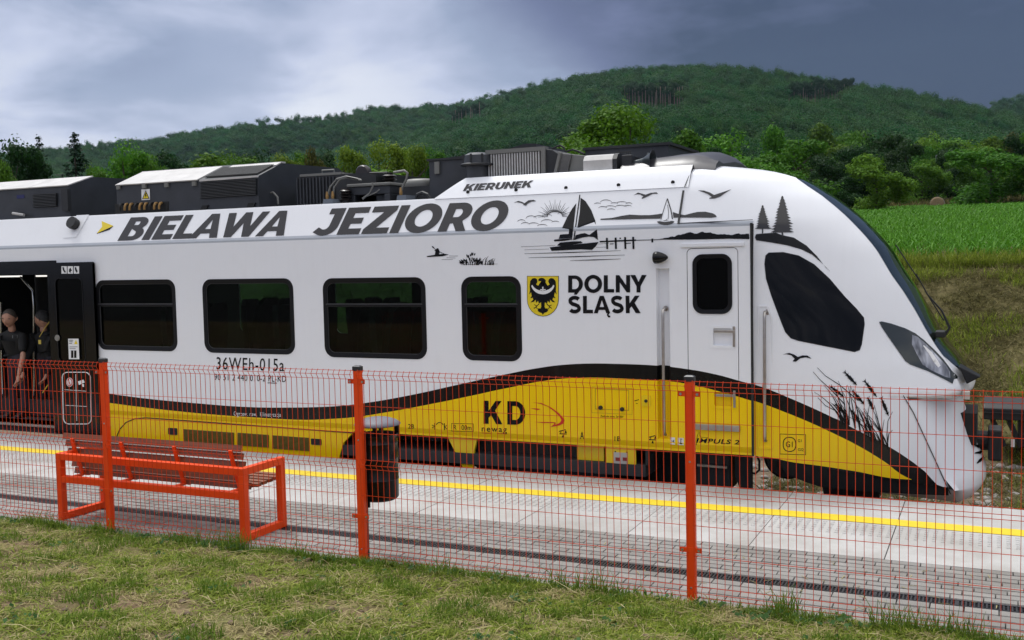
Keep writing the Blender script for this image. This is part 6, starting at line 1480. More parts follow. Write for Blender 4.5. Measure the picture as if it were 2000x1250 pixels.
q = MB(); q.tube([tuple(onY(x, y, 3.98)) for x, y in ((100, 624), (88, 640), (77, 658))], .006, 5); q.build('lanyard', mat('yellow_lanyard', (.5, .36, .05), .6), p2)
q = MB(); q.box(*sum([[a, b] for a, b in zip(onY(75.5, 672, 3.97)-np.array([0, .004, 0]), onY(80, 664, 3.97)+np.array([0, .004, 0]))], [])); q.build('lanyard_card', mat('yellow_card', (.5, .38, .06), .6), p2)
# ------------------------------------------------------------------ vegetation
def leaf_mat(name, c1, c2, c3=None, vs=.6, rnd=.18, rough=.6):
    m = bpy.data.materials.new(name); m.use_nodes = True; nt = m.node_tree; b = nt.nodes['Principled BSDF']
    b.inputs['Roughness'].default_value = rough; b.inputs['Specular IOR Level'].default_value = .12
    g_ = nt.nodes.new('ShaderNodeNewGeometry'); oi = nt.nodes.new('ShaderNodeObjectInfo')
    r = nt.nodes.new('ShaderNodeValToRGB'); r.color_ramp.elements[0].color = (*c1, 1); r.color_ramp.elements[1].color = (*c2, 1)
    nt.links.new(g_.outputs['Random Per Island'], r.inputs[0])
    if c3: e = r.color_ramp.elements.new(.9); e.color = (*c2, 1); r.color_ramp.elements[-1].color = (*c3, 1)
    hs = nt.nodes.new('ShaderNodeHueSaturation'); mr = nt.nodes.new('ShaderNodeMapRange'); mr.inputs[3].default_value = 1-rnd*1.6; mr.inputs[4].default_value = 1+rnd*1.6
    nt.links.new(oi.outputs['Random'], mr.inputs[0]); nt.links.new(mr.outputs[0], hs.inputs['Value'])
    m2 = nt.nodes.new('ShaderNodeMath'); m2.operation = 'MULTIPLY'; m2.inputs[1].default_value = 7.31; nt.links.new(oi.outputs['Random'], m2.inputs[0])
    fr_ = nt.nodes.new('ShaderNodeMath'); fr_.operation = 'FRACT'; nt.links.new(m2.outputs[0], fr_.inputs[0])
    mh = nt.nodes.new('ShaderNodeMapRange'); mh.inputs[3].default_value = .5-.10*rnd; mh.inputs[4].default_value = .5+.14*rnd; nt.links.new(fr_.outputs[0], mh.inputs[0]); nt.links.new(mh.outputs[0], hs.inputs['Hue'])
    nt.links.new(r.outputs[0], hs.inputs['Color']); nt.links.new(hs.outputs[0], b.inputs['Base Color'])
    tr = nt.nodes.new('ShaderNodeBsdfTranslucent'); nt.links.new(hs.outputs[0], tr.inputs[0]); ms = nt.nodes.new('ShaderNodeMixShader'); ms.inputs[0].default_value = .35
    o = nt.nodes['Material Output']; nt.links.new(b.outputs[0], ms.inputs[1]); nt.links.new(tr.outputs[0], ms.inputs[2]); nt.links.new(ms.outputs[0], o.inputs[0])
    return m
M['leaf'] = leaf_mat('broadleaf_foliage', (.044, .120, .007), (.082, .185, .011), (.118, .22, .018), rnd=.16)
M['leaf_near'] = leaf_mat('near_foliage', (.046, .128, .005), (.085, .19, .009), (.118, .225, .016), rnd=.02)
M['leaf_light'] = leaf_mat('willow_foliage', (.085, .155, .010), (.140, .215, .017), (.18, .25, .03), rnd=.08)
M['leaf_dark'] = leaf_mat('dark_foliage', (.008, .034, .006), (.020, .060, .010), rnd=.10)
M['needle'] = leaf_mat('spruce_needles', (.006, .022, .009), (.015, .040, .016), rnd=.06)
M['leaf_rust'] = leaf_mat('rusty_foliage', (.045, .050, .010), (.090, .085, .016), rnd=.08)
M['forest_leaf'] = leaf_mat('forest_foliage', (.011, .058, .010), (.024, .085, .013), (.035, .102, .016), rnd=.26)
M['forest_dark'] = leaf_mat('dark_forest_foliage', (.005, .028, .008), (.010, .042, .011), (.016, .055, .013), rnd=.20)
M['forest_pale'] = leaf_mat('pale_forest_foliage', (.042, .125, .014), (.066, .165, .020), (.084, .185, .028), rnd=.20)
M['bark'] = mat('tree_bark', (.05, .04, .03), .9, var=.3, vscale=5)
def quads(cs, ns, sizes, asp=1.0, rg=rng, bend=0.0):
    """leaf faces as arrays: centres, normals, sizes"""
    n = len(cs); up = rg.normal(size=(n, 3)); ns = ns/np.linalg.norm(ns, axis=1, keepdims=True)
    a = np.cross(ns, up); a /= np.linalg.norm(a, axis=1, keepdims=True)+1e-9; b = np.cross(ns, a)
    s = sizes[:, None]/2; t = s*asp
    v = np.stack([cs-a*s*.35-b*t, cs+a*s*.8-b*t*.15, cs+a*s*.3+b*t, cs-a*s*.85+b*t*.2], 1)
    v[:, 1:4:2] += ns[:, None, :]*(s[:, None, :]*rg.uniform(-.5, .1, (n, 1, 1)))
    return v.reshape(-1, 3)
def mesh_np(name, v, m_, k_=4):
    n = len(v)//k_; me = bpy.data.meshes.new(name); me.vertices.add(len(v)); me.vertices.foreach_set('co', np.asarray(v, np.float32).ravel())
    me.loops.add(n*k_); me.loops.foreach_set('vertex_index', np.arange(n*k_, dtype=np.int32)); me.polygons.add(n)
    me.polygons.foreach_set('loop_start', np.arange(0, n*k_, k_, dtype=np.int32)); me.polygons.foreach_set('loop_total', np.full(n, k_, np.int32))
    me.materials.append(m_); me.update(); me.validate(); return me
def crown_mesh(seed, nl, leaf, m_, shape='round', lobes=34, name='crown', lr=(.12, .19)):
    """unit crown: base z 0, height 1, radius about .5; scaled per tree"""
    rg = np.random.default_rng(seed); C_, N_, S_ = [], [], []
    def env(z):
        if shape == 'round': return .40*math.sqrt(max(0, 1-((z-.50)/.54)**2))
        if shape == 'tall': return .36*math.sin(math.pi*min(1, .18+.82*z))**.6
        return .42*max(0, 1-((z-.36)/.60)**2)**.45
    for i in range(lobes):
        z = .10+.80*((i*.618034+rg.uniform(-.05, .05)) % 1); rmax = env(z); a = i*2.39996+rg.uniform(-.5, .5)
        core = i % 5 == 0; rr__ = rmax*(rg.uniform(.0, .4) if core else rg.uniform(.72, 1.12)); c = np.array([rr__*math.cos(a), rr__*math.sin(a), z+rg.uniform(-.03, .03)])
        lr_ = rg.uniform(*lr)*(1.5 if core else 1)*(1.12-.5*abs(z-.45)); n = int(nl/lobes)
        d = rg.normal(size=(n, 3)); d /= np.linalg.norm(d, axis=1, keepdims=True); rad = rg.uniform(.30, 1.10, n)**.55
        wob = 1+.22*np.sin(d[:, 0]*5+i)*np.sin(d[:, 1]*4+2*i)
        C_.append(c+d*(rad*wob)[:, None]*lr_*np.array([1, 1, .80])); nn = d*1.1+rg.normal(size=(n, 3))*.45+np.array([0, 0, .35]); N_.append(nn); S_.append(rg.uniform(.55, 1.3, n)*leaf)
    v = quads(np.concatenate(C_), np.concatenate(N_), np.concatenate(S_), 1.0, rg); lo, hi = np.percentile(v, .4, 0), np.percentile(v, 99.6, 0)
    v[:, 0] /= hi[0]-lo[0]; v[:, 1] /= hi[1]-lo[1]; v[:, 2] = (v[:, 2]-lo[2])/(hi[2]-lo[2])*.97+.03
    return mesh_np(name, v, m_)
def spruce_mesh(seed, m_, tiers=24, per=150, leaf=.055):
    rg = np.random.default_rng(seed); C_, N_, S_ = [], [], []
    for i in range(tiers):
        t = i/(tiers-1); z = .05+.93*t; r = .29*(1-t)**.8*rg.uniform(.78, 1.1)+.014
        nb_ = max(5, int(11*(1-t)+5))
        for b in range(nb_):
            a = rg.uniform(0, 2*math.pi); l = r*rg.uniform(.6, 1.12); n = max(6, int(per*(1-t*.6)/nb_)); u = rg.uniform(.05, 1, n)
            c = np.stack([np.cos(a)*l*u, np.sin(a)*l*u, z-.33*l*u**1.5+.02*u], 1)+rg.normal(size=(n, 3))*.011
            C_.append(c); N_.append(np.tile([math.cos(a)*.4, math.sin(a)*.4, 1], (n, 1))+rg.normal(size=(n, 3))*.5); S_.append(rg.uniform(.6, 1.2, n)*leaf*(1-.5*t))
    return mesh_np('crown', quads(np.concatenate(C_), np.concatenate(N_), np.concatenate(S_), .7, rg), m_)
def trunk_mesh(seed, conifer=False):
    rg = random.Random(seed); q = MB(); q.tube([(0, 0, -.05), (0.004, 0, .12), (-.006, .005, .40), (.006, 0, .75), (0, 0, .96 if conifer else .86)], [.030, .022, .016, .009, .003], 7)
    if not conifer:
        for i in range(7):
            z = rg.uniform(.18, .6); a = rg.uniform(0, 6.28); l = rg.uniform(.18, .33); q.tube([(0, 0, z), (l*.5*math.cos(a), l*.5*math.sin(a), z+l*.35), (l*math.cos(a), l*math.sin(a), z+l*.75)], [.010, .007, .003], 5)
    return q.mesh('trunk', M['bark'], 60)
CR = {('leaf', i): crown_mesh(10+i, 9500, .035, M['leaf'], ('round', 'tall', 'round')[i], 56+6*i, lr=(.085, .145)) for i in range(3)}
CR.update({('light', i): crown_mesh(20+i, 9000, .031, M['leaf_light'], ('round', 'tall')[i], 60, lr=(.08, .14)) for i in range(2)})
CR.update({('dark', i): crown_mesh(30+i, 8500, .036, M['leaf_dark'], ('round', 'tall')[i], 54, lr=(.09, .15)) for i in range(2)})
CR[('rust', 0)] = crown_mesh(40, 4600, .046, M['leaf_rust'], 'tall', 26)
CR[('near', 0)] = crown_mesh(45, 22000, .024, M['leaf_near'], 'wide', 84, lr=(.075, .13))
CR[('spruce', 0)] = spruce_mesh(50, M['needle']); CR[('spruce', 1)] = spruce_mesh(51, M['needle'], 20, 140)
TR = [trunk_mesh(1), trunk_mesh(2), trunk_mesh(3, True)]
def tree(px_, ytop, wpx, kind, D, label, name='broadleaf_tree', cat='tree', base=None, group=None, rot=None):
    d = ray(px_, 600); hd = np.array([d[0], d[1], 0]); hd /= np.linalg.norm(hd); pos = CAM+hd*D; X, Y = float(pos[0]), float(pos[1]); zb_ = height(X, Y) if base is None else base
    dt = ray(px_, ytop); zt_ = CAM[2]+dt[2]/math.hypot(dt[0], dt[1])*D; H = zt_-zb_; Wd = wpx/FPX*D*1.06
    t = thing(name, (X, Y, zb_), label, cat, group); s = max(.7*H if False else 0, Wd)
    r_ = rot if rot is not None else random.uniform(0, 6.28)
    for nm_, me, sc in (('trunk', TR[2] if kind[0] == 'spruce' else TR[(kind[1]+len(label)) % 2], (H*.9, H*.9, H)), ('crown', CR[kind], (s, s, H) if kind[0] != 'spruce' else (s*2.7, s*2.7, H))):
        o = bpy.data.objects.new(nm_, me); COL.objects.link(o); o.parent = t; o.rotation_euler = (0, 0, r_); o.scale = sc
    return t
LB = 'behind the train'
gl_, gr_ = 'trees behind the train', 'trees along the far edge of the field'
tree(38, 283, 120, ('dark', 0), 88, 'dark green broad tree behind the first roof unit, beside the small spruce', group=gl_)
tree(-14, 300, 90, ('dark', 1), 80, 'dark slim tree beyond the first roof unit, farthest from the spruces', group=gl_)
tree(8, 318, 66, ('leaf', 1), 70, 'brighter green low tree in front of the dark broad tree', group=gl_)
tree(92, 270, 62, ('spruce', 1), 96, 'thin dark spruce rising behind the dark broad tree', 'spruce_tree', group=gl_)
tree(161, 263, 84, ('spruce', 0), 84, 'tallest dark spruce with drooping branches above the first roof unit', 'spruce_tree', group=gl_)
tree(186, 330, 60, ('leaf', 0), 72, 'small mid green bush at the foot of the tallest spruce', 'bush', 'bush', group=gl_)
tree(252, 287, 112, ('leaf', 0), 78, 'rounded mid green tree between the spruce and the second roof unit', group=gl_)
tree(310, 306, 78, ('leaf', 2), 82, 'lower green tree above the white sloping cover of the second roof unit', group=gl_)
tree(396, 304, 132, ('leaf', 1), 86, 'wide light green tree above the louvred bay of the roof unit', group=gl_)
tree(474, 312, 96, ('leaf', 2), 92, 'low wide tree peeping over the gable of the second roof unit', group=gl_)
tree(556, 306, 96, ('light', 0), 84, 'yellowish green tree above the ribbed black roof box', group=gl_)
tree(621, 293, 52, ('rust', 0), 78, 'slim brownish tree beside the yellowish green ones', group=gl_)
tree(682, 291, 92, ('light', 1), 76, 'pale willow between the brownish tree and the tallest willow', 'willow_tree', group=gl_)
tree(748, 281, 124, ('light', 0), 74, 'tallest pale willow behind the insulators', 'willow_tree', group=gl_)
tree(812, 287, 84, ('light', 1), 72, 'pale willow next to the tall dark roof box', 'willow_tree', group=gl_)
tree(728, 330, 190, ('leaf', 2), 60, 'mid green shrubbery under the pale willows', 'bush', 'bush', group=gl_)
tree(880, 318, 110, ('dark', 0), 110, 'dark tree half hidden by the tall dark roof box', group=gl_)
tree(352, 301, 104, ('dark', 1), 96, 'dark green tree filling the gap beside the wide light green tree', group=gl_)
tree(446, 304, 130, ('leaf', 0), 98, 'mid green tree showing just above the ridge of the louvred roof unit', group=gl_)
tree(520, 300, 100, ('dark', 0), 100, 'dark tree behind the gable of the louvred roof unit', group=gl_)
tree(592, 300, 92, ('leaf', 2), 92, 'mid green tree above the ribbed box beside the brownish tree', group=gl_)
tree(655, 298, 84, ('dark', 1), 94, 'dark tree between the brownish tree and the pale willows', group=gl_)
tree(785, 292, 110, ('leaf', 1), 90, 'mid green tree in the gap between the two right willows', group=gl_)
tree(836, 292, 84, ('leaf', 0), 86, 'green tree touching the corner of the tall dark roof box', group=gl_)
tree(1236, 205, 285, ('near', 0), 46, 'big leafy tree standing above the white intake cover on the roof', group=gl_, base=2.0, rot=1.9)
tree(1328, 258, 120, ('leaf', 1), 58, 'smaller leafy tree leaning against the big one above the horns', group=gl_)
for (x, y, w, kd, D, lab, nm_) in (
    (1430, 262, 156, ('leaf', 0), 96, 'broad tree above the highest point of the cab roof', 'broadleaf_tree'),
    (1500, 250, 84, ('leaf', 1), 128, 'paler tree top peeking over the broad tree above the cab roof', 'broadleaf_tree'),
    (1552, 274, 140, ('leaf', 2), 100, 'rounded tree just above the start of the windscreen', 'broadleaf_tree'),
    (1624, 302, 92, ('dark', 0), 112, 'dark tree sloping down behind the upper windscreen', 'broadleaf_tree'),
    (1648, 345, 66, ('dark', 1), 104, 'dark shrub low beside the windscreen edge', 'bush'),
    (1712, 303, 112, ('leaf', 1), 97, 'bushy tree with low branches where the field meets the windscreen', 'broadleaf_tree'),
    (1768, 279, 92, ('dark', 0), 122, 'dark round tree behind the bushy one', 'broadleaf_tree'),
    (1800, 322, 84, ('leaf', 0), 118, 'green shrubbery between the bushy tree and the round bale', 'bush'),
    (1850, 330, 70, ('dark', 1), 124, 'dark upright tree behind the round bale', 'broadleaf_tree'),
    (1880, 300, 78, ('rust', 0), 150, 'brownish green tree in the second row above the bale', 'broadleaf_tree'),
    (1934, 291, 150, ('leaf', 2), 110, 'large dense rounded tree standing at the field edge beyond the bale', 'broadleaf_tree'),
    (2024, 310, 100, ('leaf', 0), 114, 'green tree beyond the large dense tree, farthest from the train', 'broadleaf_tree'),
    (1950, 268, 84, ('leaf', 1), 170, 'pale rounded tree top behind the large dense tree', 'broadleaf_tree'),
    (1996, 262, 70, ('rust', 0), 180, 'tree with rusty top showing above the large dense tree', 'broadleaf_tree'),
    (1590, 246, 90, ('leaf', 1), 190, 'distant tree between hill and cab roof', 'broadleaf_tree'),
    (1690, 256, 104, ('leaf', 2), 190, 'distant round tree above the bushy one by the field', 'broadleaf_tree'),
    (1812, 268, 90, ('leaf', 0), 190, 'distant pale tree behind the dark round one', 'broadleaf_tree'),
    (1384, 288, 70, ('dark', 0), 88, 'dark tree behind the dark roof fairing', 'broadleaf_tree')):
    tree(x, y, w, kd, D, lab, nm_, 'bush' if nm_ == 'bush' else 'tree', group=gr_)
# hills with their forest
A_SKY = [(300, 330), (560, 320), (700, 300), (796, 277), (824, 263), (897, 222), (967, 201), (1051, 170), (1130, 149), (1200, 134), (1330, 126), (1400, 128), (1480, 134), (1600, 152), (1700, 171), (1750, 175), (1800, 184), (1850, 195), (1900, 208), (2000, 236), (2200, 290), (2500, 330)]
B_SKY = [(-700, 330), (-300, 318), (0, 304), (110, 289), (200, 281), (330, 266), (500, 240), (640, 225), (760, 208), (850, 201), (900, 199), (1000, 178), (1060, 164), (1150, 162), (1300, 180), (1600, 230)]
C_SKY = [(1500, 270), (1750, 235), (1850, 214), (1940, 199), (2000, 183), (2100, 160), (2300, 130), (2600, 120), (2900, 160)]
M['forest_floor'] = mat('forest_floor', (.010, .022, .008), .95, spec=.1, vscale=.02, col2=(.022, .042, .014))
def hill(name, sky, D0, D1, z0, npts, tree_h, seed, amp):
    xs_ = np.arange(sky[0][0], sky[-1][0]+1, 28.0); sx__, sy__ = zip(*sky); q = MB(); T = list(np.linspace(0, 1, 17))+[1.08, 1.25, 1.5]
    def P(x, t):
        d = ray(x, 600); hd = np.array([d[0], d[1], 0]); hd /= np.linalg.norm(hd); y = float(np.interp(x, sx__, sy__)); ds = ray(x, y)
        D1_ = D1*(1+.06*math.sin(x*.004+seed)); D = D0+(D1_-D0)*t; zr_ = CAM[2]+ds[2]/math.hypot(ds[0], ds[1])*D1_-tree_h*.8
        if t <= 1:
            f = t**1.12; z = z0+(zr_-z0)*f; pz = CAM+hd*D
            z += amp*math.sin(math.pi*t)*(noise.noise(Vector((pz[0]*.004, pz[1]*.004, seed)))*2.2+noise.noise(Vector((pz[0]*.011, pz[1]*.011, seed+3)))*.8)
            zmax = CAM[2]+(zr_-CAM[2])/D1_*D*(.42+.565*t); z = min(z, zmax)
        else: z = zr_-(t-1)*.55*(D1-D0)
        p = CAM+hd*D; return (p[0], p[1], z)
    rows_ = [[P(x, t) for x in xs_] for t in T]; grid(q, rows_); o = q.build(name, M['forest_floor'], None, smooth=80); o['kind'] = 'structure'
    rg = np.random.default_rng(seed); pts = []
    while len(pts) < npts:
        x = rg.uniform(sky[0][0]+30, sky[-1][0]-30); t = rg.uniform(0, 1.03); D = D0+(D1-D0)*t
        if rg.uniform(0, D1) > D: continue
        if not -80 < x < 2080: continue
        pts.append(P(x, t))
    return o, np.array(pts)
def forest(name, pts, meshes, hmin, hmax, seed, patchy=False):
    """one countless wood: crowns instanced on its points by geometry nodes"""
    rg = np.random.default_rng(seed); n = len(pts); me = bpy.data.meshes.new(name); me.vertices.add(n); me.vertices.foreach_set('co', pts.astype(np.float32).ravel())
    h = hmin+(hmax-hmin)*rg.uniform(0, 1, n)**1.6; w = h*rg.uniform(.70, 1.12, n)
    a = me.attributes.new('siz', 'FLOAT_VECTOR', 'POINT'); a.data.foreach_set('vector', np.stack([w, w, h], 1).astype(np.float32).ravel())
    a = me.attributes.new('rot', 'FLOAT_VECTOR', 'POINT'); a.data.foreach_set('vector', np.stack([np.zeros(n), np.zeros(n), rg.uniform(0, 6.28, n)], 1).astype(np.float32).ravel())
    if patchy:                        # kinds of tree stand in patches
        f = np.array([1.2*noise.noise(Vector((p[0]*.0045, p[1]*.0045, seed*.3)))+.7*noise.noise(Vector((p[0]*.016, p[1]*.016, seed+.7))) for p in pts]); f += rg.normal(0, .16, n)
        pick = np.where(f < -.12, 2+rg.integers(0, 2, n), np.where(f > .22, 4+rg.integers(0, 2, n), rg.integers(0, 2, n)))
        fs_ = np.array([noise.noise(Vector((p[0]*.008+40, p[1]*.008, 2.2))) for p in pts]); pick = np.where((fs_ > .20) & (rg.uniform(size=n) < .75), 6, pick)
        w = np.where(pick == 6, h*.5, w)
        me.attributes['siz'].data.foreach_set('vector', np.stack([w, w, h], 1).astype(np.float32).ravel())
    else: pick = rg.choice(len(meshes), n, p=np.array([m_[1] for m_ in meshes])/sum(m_[1] for m_ in meshes)); a = me.attributes.new('pick', 'INT', 'POINT'); a.data.foreach_set('value', pick.astype(np.int32)); me.update()
    o = bpy.data.objects.new(name, me); COL.objects.link(o); o['kind'] = 'stuff'
    ng = bpy.data.node_groups.new(name, 'GeometryNodeTree'); ng.interface.new_socket('Geometry', in_out='INPUT', socket_type='NodeSocketGeometry'); ng.interface.new_socket('Geometry', in_out='OUTPUT', socket_type='NodeSocketGeometry')
    N = ng.nodes; L_ = ng.links; gi = N.new('NodeGroupInput'); go = N.new('NodeGroupOutput'); jn = N.new('GeometryNodeJoinGeometry')
    def attr(nm_, ty):
        q = N.new('GeometryNodeInputNamedAttribute'); q.data_type = ty; q.inputs[0].default_value = nm_; return [s for s in q.outputs if s.enabled and s.name == 'Attribute'][0]
    for i, (me_, _) in enumerate(meshes):
        src = bpy.data.objects.new(me_.name, me_); inf = N.new('GeometryNodeObjectInfo'); inf.inputs['Object'].default_value = src; inf.inputs['As Instance'].default_value = True
        ip = N.new('GeometryNodeInstanceOnPoints'); L_.new(gi.outputs[0], ip.inputs['Points']); L_.new(inf.outputs['Geometry'], ip.inputs['Instance'])
        cmp = N.new('FunctionNodeCompare'); cmp.data_type = 'INT'; cmp.operation = 'EQUAL'; L_.new(attr('pick', 'INT'), cmp.inputs[2]); cmp.inputs[3].default_value = i; L_.new(cmp.outputs[0], ip.inputs['Selection'])
        e2r = N.new('FunctionNodeEulerToRotation'); L_.new(attr('rot', 'FLOAT_VECTOR'), e2r.inputs[0]); L_.new(e2r.outputs[0], ip.inputs['Rotation']); L_.new(attr('siz', 'FLOAT_VECTOR'), ip.inputs['Scale']); L_.new(ip.outputs[0], jn.inputs[0])
    L_.new(jn.outputs[0], go.inputs[0]); md = o.modifiers.new('wood', 'NODES'); md.node_group = ng; return o
FMS = [(M['forest_leaf'], 60), (M['forest_leaf'], 61), (M['forest_dark'], 62), (M['forest_dark'], 63), (M['forest_pale'], 64), (M['forest_pale'], 65)]
FM = [(crown_mesh(sd_, 2400, .052, m_, ('round', 'wide', 'tall', 'round', 'round', 'tall')[i], 13, 'forest_crown', (.18, .27)), 1) for i, (m_, sd_) in enumerate(FMS)]
FS = (spruce_mesh(70, M['needle'], 14, 90, .075), 1); FS[0].name = 'forest_spruce'
oA, pA = hill('hill', A_SKY, 330, 900, 20, 21000, 15, 4, 34)
oB, pB = hill('hill', B_SKY, 560, 1350, 26, 17000, 14, 9, 44)
oC, pC = hill('hill', C_SKY, 700, 1500, 40, 3200, 14, 15, 18)
# stands of bare-stemmed pines high on the hill, each above a clearing
def to_px(P):
    d = P-CAM; z = d@FW; return 1000+FPX*(d@RT)/z, 625-FPX*(d@UP)/z, np.hypot(d[:, 0], d[:, 1])
bA = BVHTree.FromPolygons([tuple(v.co) for v in oA.data.vertices], [tuple(p.vertices) for p in oA.data.polygons])
q = MB(); hd_ = []; rp = random.Random(4); keepA = np.ones(len(pA), bool); xA, yA, dA = to_px(pA)
for x0_, x1_, y0_, y1_, n_s in ((1530, 1655, 218, 206, 30), (1205, 1335, 214, 220, 24), (862, 940, 262, 236, 12)):
    for i in range(n_s):
        x = x0_+(x1_-x0_)*(i+.5)/n_s+rp.uniform(-2, 2); h_ = bA.ray_cast(Vector(CAM), Vector(ray(x, y0_+(y1_-y0_)*i/n_s)).normalized())[0]
        if h_ is None: continue
        h = rp.uniform(13, 18); q.tube([(h_.x, h_.y, h_.z-2), (h_.x+rp.uniform(-.4, .4), h_.y, h_.z+h)], [.42, .26], 5)
        for k_ in range(2): hd_.append((h_.x+rp.uniform(-2, 2), h_.y+rp.uniform(0, 9), h_.z+h*rp.uniform(.62, .8)))
        dd = math.hypot(h_.x-CAM[0], h_.y-CAM[1]); keepA &= ~((np.abs(xA-x) < 6) & (dA < dd+4) & (dA > dd-75))
pA = pA[keepA]
o = q.build('pine_stems', mat('pine_stem', (.17, .125, .10), .9), None); tag(o, 'bare stems of the pine stands on the hill', kind='stuff')
tag(forest('pine_crowns', np.array(hd_), [(FM[2][0], 1), (FM[3][0], 1)], 6, 10, 12), 'dark crowns of the pine stands on the hill')
tag(forest('forest', pA, FM+[FS], 6, 18, 5, True), 'dark green forest covering the nearer hill'); tag(forest('forest', pB, FM+[FS], 6, 18, 6, True), 'bluish green forest on the ridge behind'); tag(forest('forest', pC, FM+[FS], 6, 18, 7, True), 'dark forest on the far right slope')
# low scrub between the field trees and the hill
rg = np.random.default_rng(77); sp2 = []
for i in range(300):
    x = rg.uniform(-60, 2060); D = rg.uniform(125, 340); d = ray(x, 600); hd = np.array([d[0], d[1], 0]); hd /= np.linalg.norm(hd); p = CAM+hd*D; sp2.append((p[0], p[1], height(p[0], p[1])-.3))
tag(forest('scrub', np.array(sp2), [(CR[('leaf', 0)], .5), (CR[('leaf', 2)], .4), (CR[('dark', 0)], 1.4)], 5, 10, 8), 'scrub and hedges at the foot of the hill')
# pole and bale
a = CAM+ray(1830, 345)*(150/FPX); b = CAM+ray(1829, 303)*(150/FPX); pl = MB(); pl.tube([(a[0], a[1], a[2]-3), tuple(b)], [.17, .12], 8); o = pl.build('utility_pole', mat('weathered_pole', (.20, .21, .22), .8)); tag(o, 'pale grey utility pole rising among the trees above the bale', 'pole')
D = 108; d = ray(1831, 398); p = CAM+d*(D/math.hypot(d[0], d[1])); zg = height(p[0], p[1]); bw_ = .62
M['straw'] = mat('bale_straw', (.15, .105, .055), .95, vscale=9, col2=(.26, .19, .11), bump=.6, bscale=30)
bale = thing('hay_bale', (p[0], p[1], zg), 'round brown hay bale lying at the far edge of the field', 'bale'); q = MB()
q.lathe([(0, -.6), (.45, -.6), (.58, -.57), (.63, -.5), (.62, -.2), (.64, 0), (.62, .2), (.63, .5), (.58, .57), (.45, .6), (0, .6)], (p[0], p[1], p[2]), 24, 'y'); q.build('straw_roll', M['straw'], bale, smooth=50)
q = MB(); q.lathe([(.648, -.48), (.652, -.2), (.655, 0), (.652, .2), (.648, .48)], (p[0], p[1], p[2]), 24, 'y'); q.v = [(x, y, z) for x, y, z in q.v]
q.build('net_wrap', mat('bale_net_wrap', (.30, .27, .24), .8, var=.2, vscale=12), bale, smooth=50)
# ---- maize
M['maize'] = leaf_mat('maize_leaf', (.050, .165, .008), (.085, .24, .016), (.13, .30, .035), rnd=0, rough=.5)
rg = np.random.default_rng(5)
def maize(x0_, x1_, y0_, y1_, rowd, step, hh, leaves, lw_):
    X, Y = np.meshgrid(np.arange(x0_, x1_, step), np.arange(y0_, y1_, rowd)); X = X.ravel()+rg.normal(0, step*.2, X.size); Y = Y.ravel()+rg.normal(0, .05, Y.size)
    keep = rg.uniform(size=X.size) > .06
    bare = None; keep &= ~((Y > 78) & (Y < 96) & (X < 3.2) & (np.mod(X, 1.9) < .75)); X, Y = X[keep], Y[keep]; n = len(X)
    Z = np.array([height(x, y) for x, y in zip(X, Y)]); V = []
    for l in range(leaves):
        a = rg.uniform(0, 2*np.pi, n) if leaves > 3 else (rg.uniform(-.6, .6, n)+l*np.pi); H = hh*rg.uniform(.7, 1.25, n); L_ = H*rg.uniform(.5, .95, n); z0_ = H*(.1+.6*l/leaves)
        dx, dy = np.cos(a), np.sin(a); px__, py__ = -dy*lw_/2, dx*lw_/2
        b = np.stack([X, Y, Z+z0_], 1); m1 = b+np.stack([dx*L_*.4, dy*L_*.4, H*.42], 1); e = b+np.stack([dx*L_*.85, dy*L_*.85, H*rg.uniform(.05, .4, n)], 1); pw = np.stack([px__, py__, np.zeros(n)], 1)
        V.append(np.stack([b-pw*.6, b+pw*.6, m1+pw, m1-pw], 1).reshape(-1, 3)); V.append(np.stack([m1-pw, m1+pw, e+pw*.12, e-pw*.12], 1).reshape(-1, 3))
    return np.concatenate(V)
mv = np.concatenate([maize(-1.5, 7.5, 16.0, 30, .55, .13, .36, 5, .036), maize(-4, 9, 30, 52, .62, .20, .38, 5, .05), maize(-8, 12, 52, 109, .75, .34, .42, 4, .10), maize(-26, -1.5, 16, 26, .75, .30, .40, 4, .07)])
o = bpy.data.objects.new('maize_crop', mesh_np('maize_crop', mv, M['maize'])); COL.objects.link(o); tag(o, 'bright green rows of young maize', kind='stuff')
# ---- cut grass, straw and tufts
def blades(n, xf, length, width, mat_, lay, rg, dens=None, zoff=0.004, curl=.3):
    P = []
    while len(P) < n:
        x, y = xf(rg)
        if dens and rg.uniform() > dens(x, y): continue
        P.append((x, y, height(x, y)+zoff))
    P = np.array(P); a = rg.uniform(0, 2*np.pi, n); L_ = length*rg.uniform(.35, 1.35, n); up = lay(rg, n)
    d = np.stack([np.cos(a)*np.cos(up), np.sin(a)*np.cos(up), np.sin(up)], 1); s = np.stack([-np.sin(a), np.cos(a), rg.normal(0, .3, n)], 1); s /= np.linalg.norm(s, axis=1, keepdims=True); w = (width*rg.uniform(.6, 1.4, n)/2)[:, None]
    m1 = P+d*(L_*.5)[:, None]; bend = np.stack([rg.normal(0, curl*.4, n), rg.normal(0, curl*.4, n), -curl*np.abs(rg.normal(0, .5, n))*np.cos(up)+0*up], 1)*L_[:, None]; m1[:, 2] += L_*.06; e = P+d*L_[:, None]+bend; e[:, 2] = np.maximum(e[:, 2], P[:, 2]-.004)
    return np.concatenate([np.stack([P-s*w, P+s*w, m1+s*w*.9, m1-s*w*.9], 1).reshape(-1, 3), np.stack([m1-s*w*.9, m1+s*w*.9, e+s*w*.2, e-s*w*.2], 1).reshape(-1, 3)])
M['straw_blade'] = leaf_mat('cut_straw', (.24, .20, .08), (.44, .38, .19), (.58, .51, .30), rnd=0, rough=.7)
M['cut_green'] = leaf_mat('cut_green_grass', (.095, .140, .014), (.25, .31, .038), (.42, .44, .10), rnd=0, rough=.6)
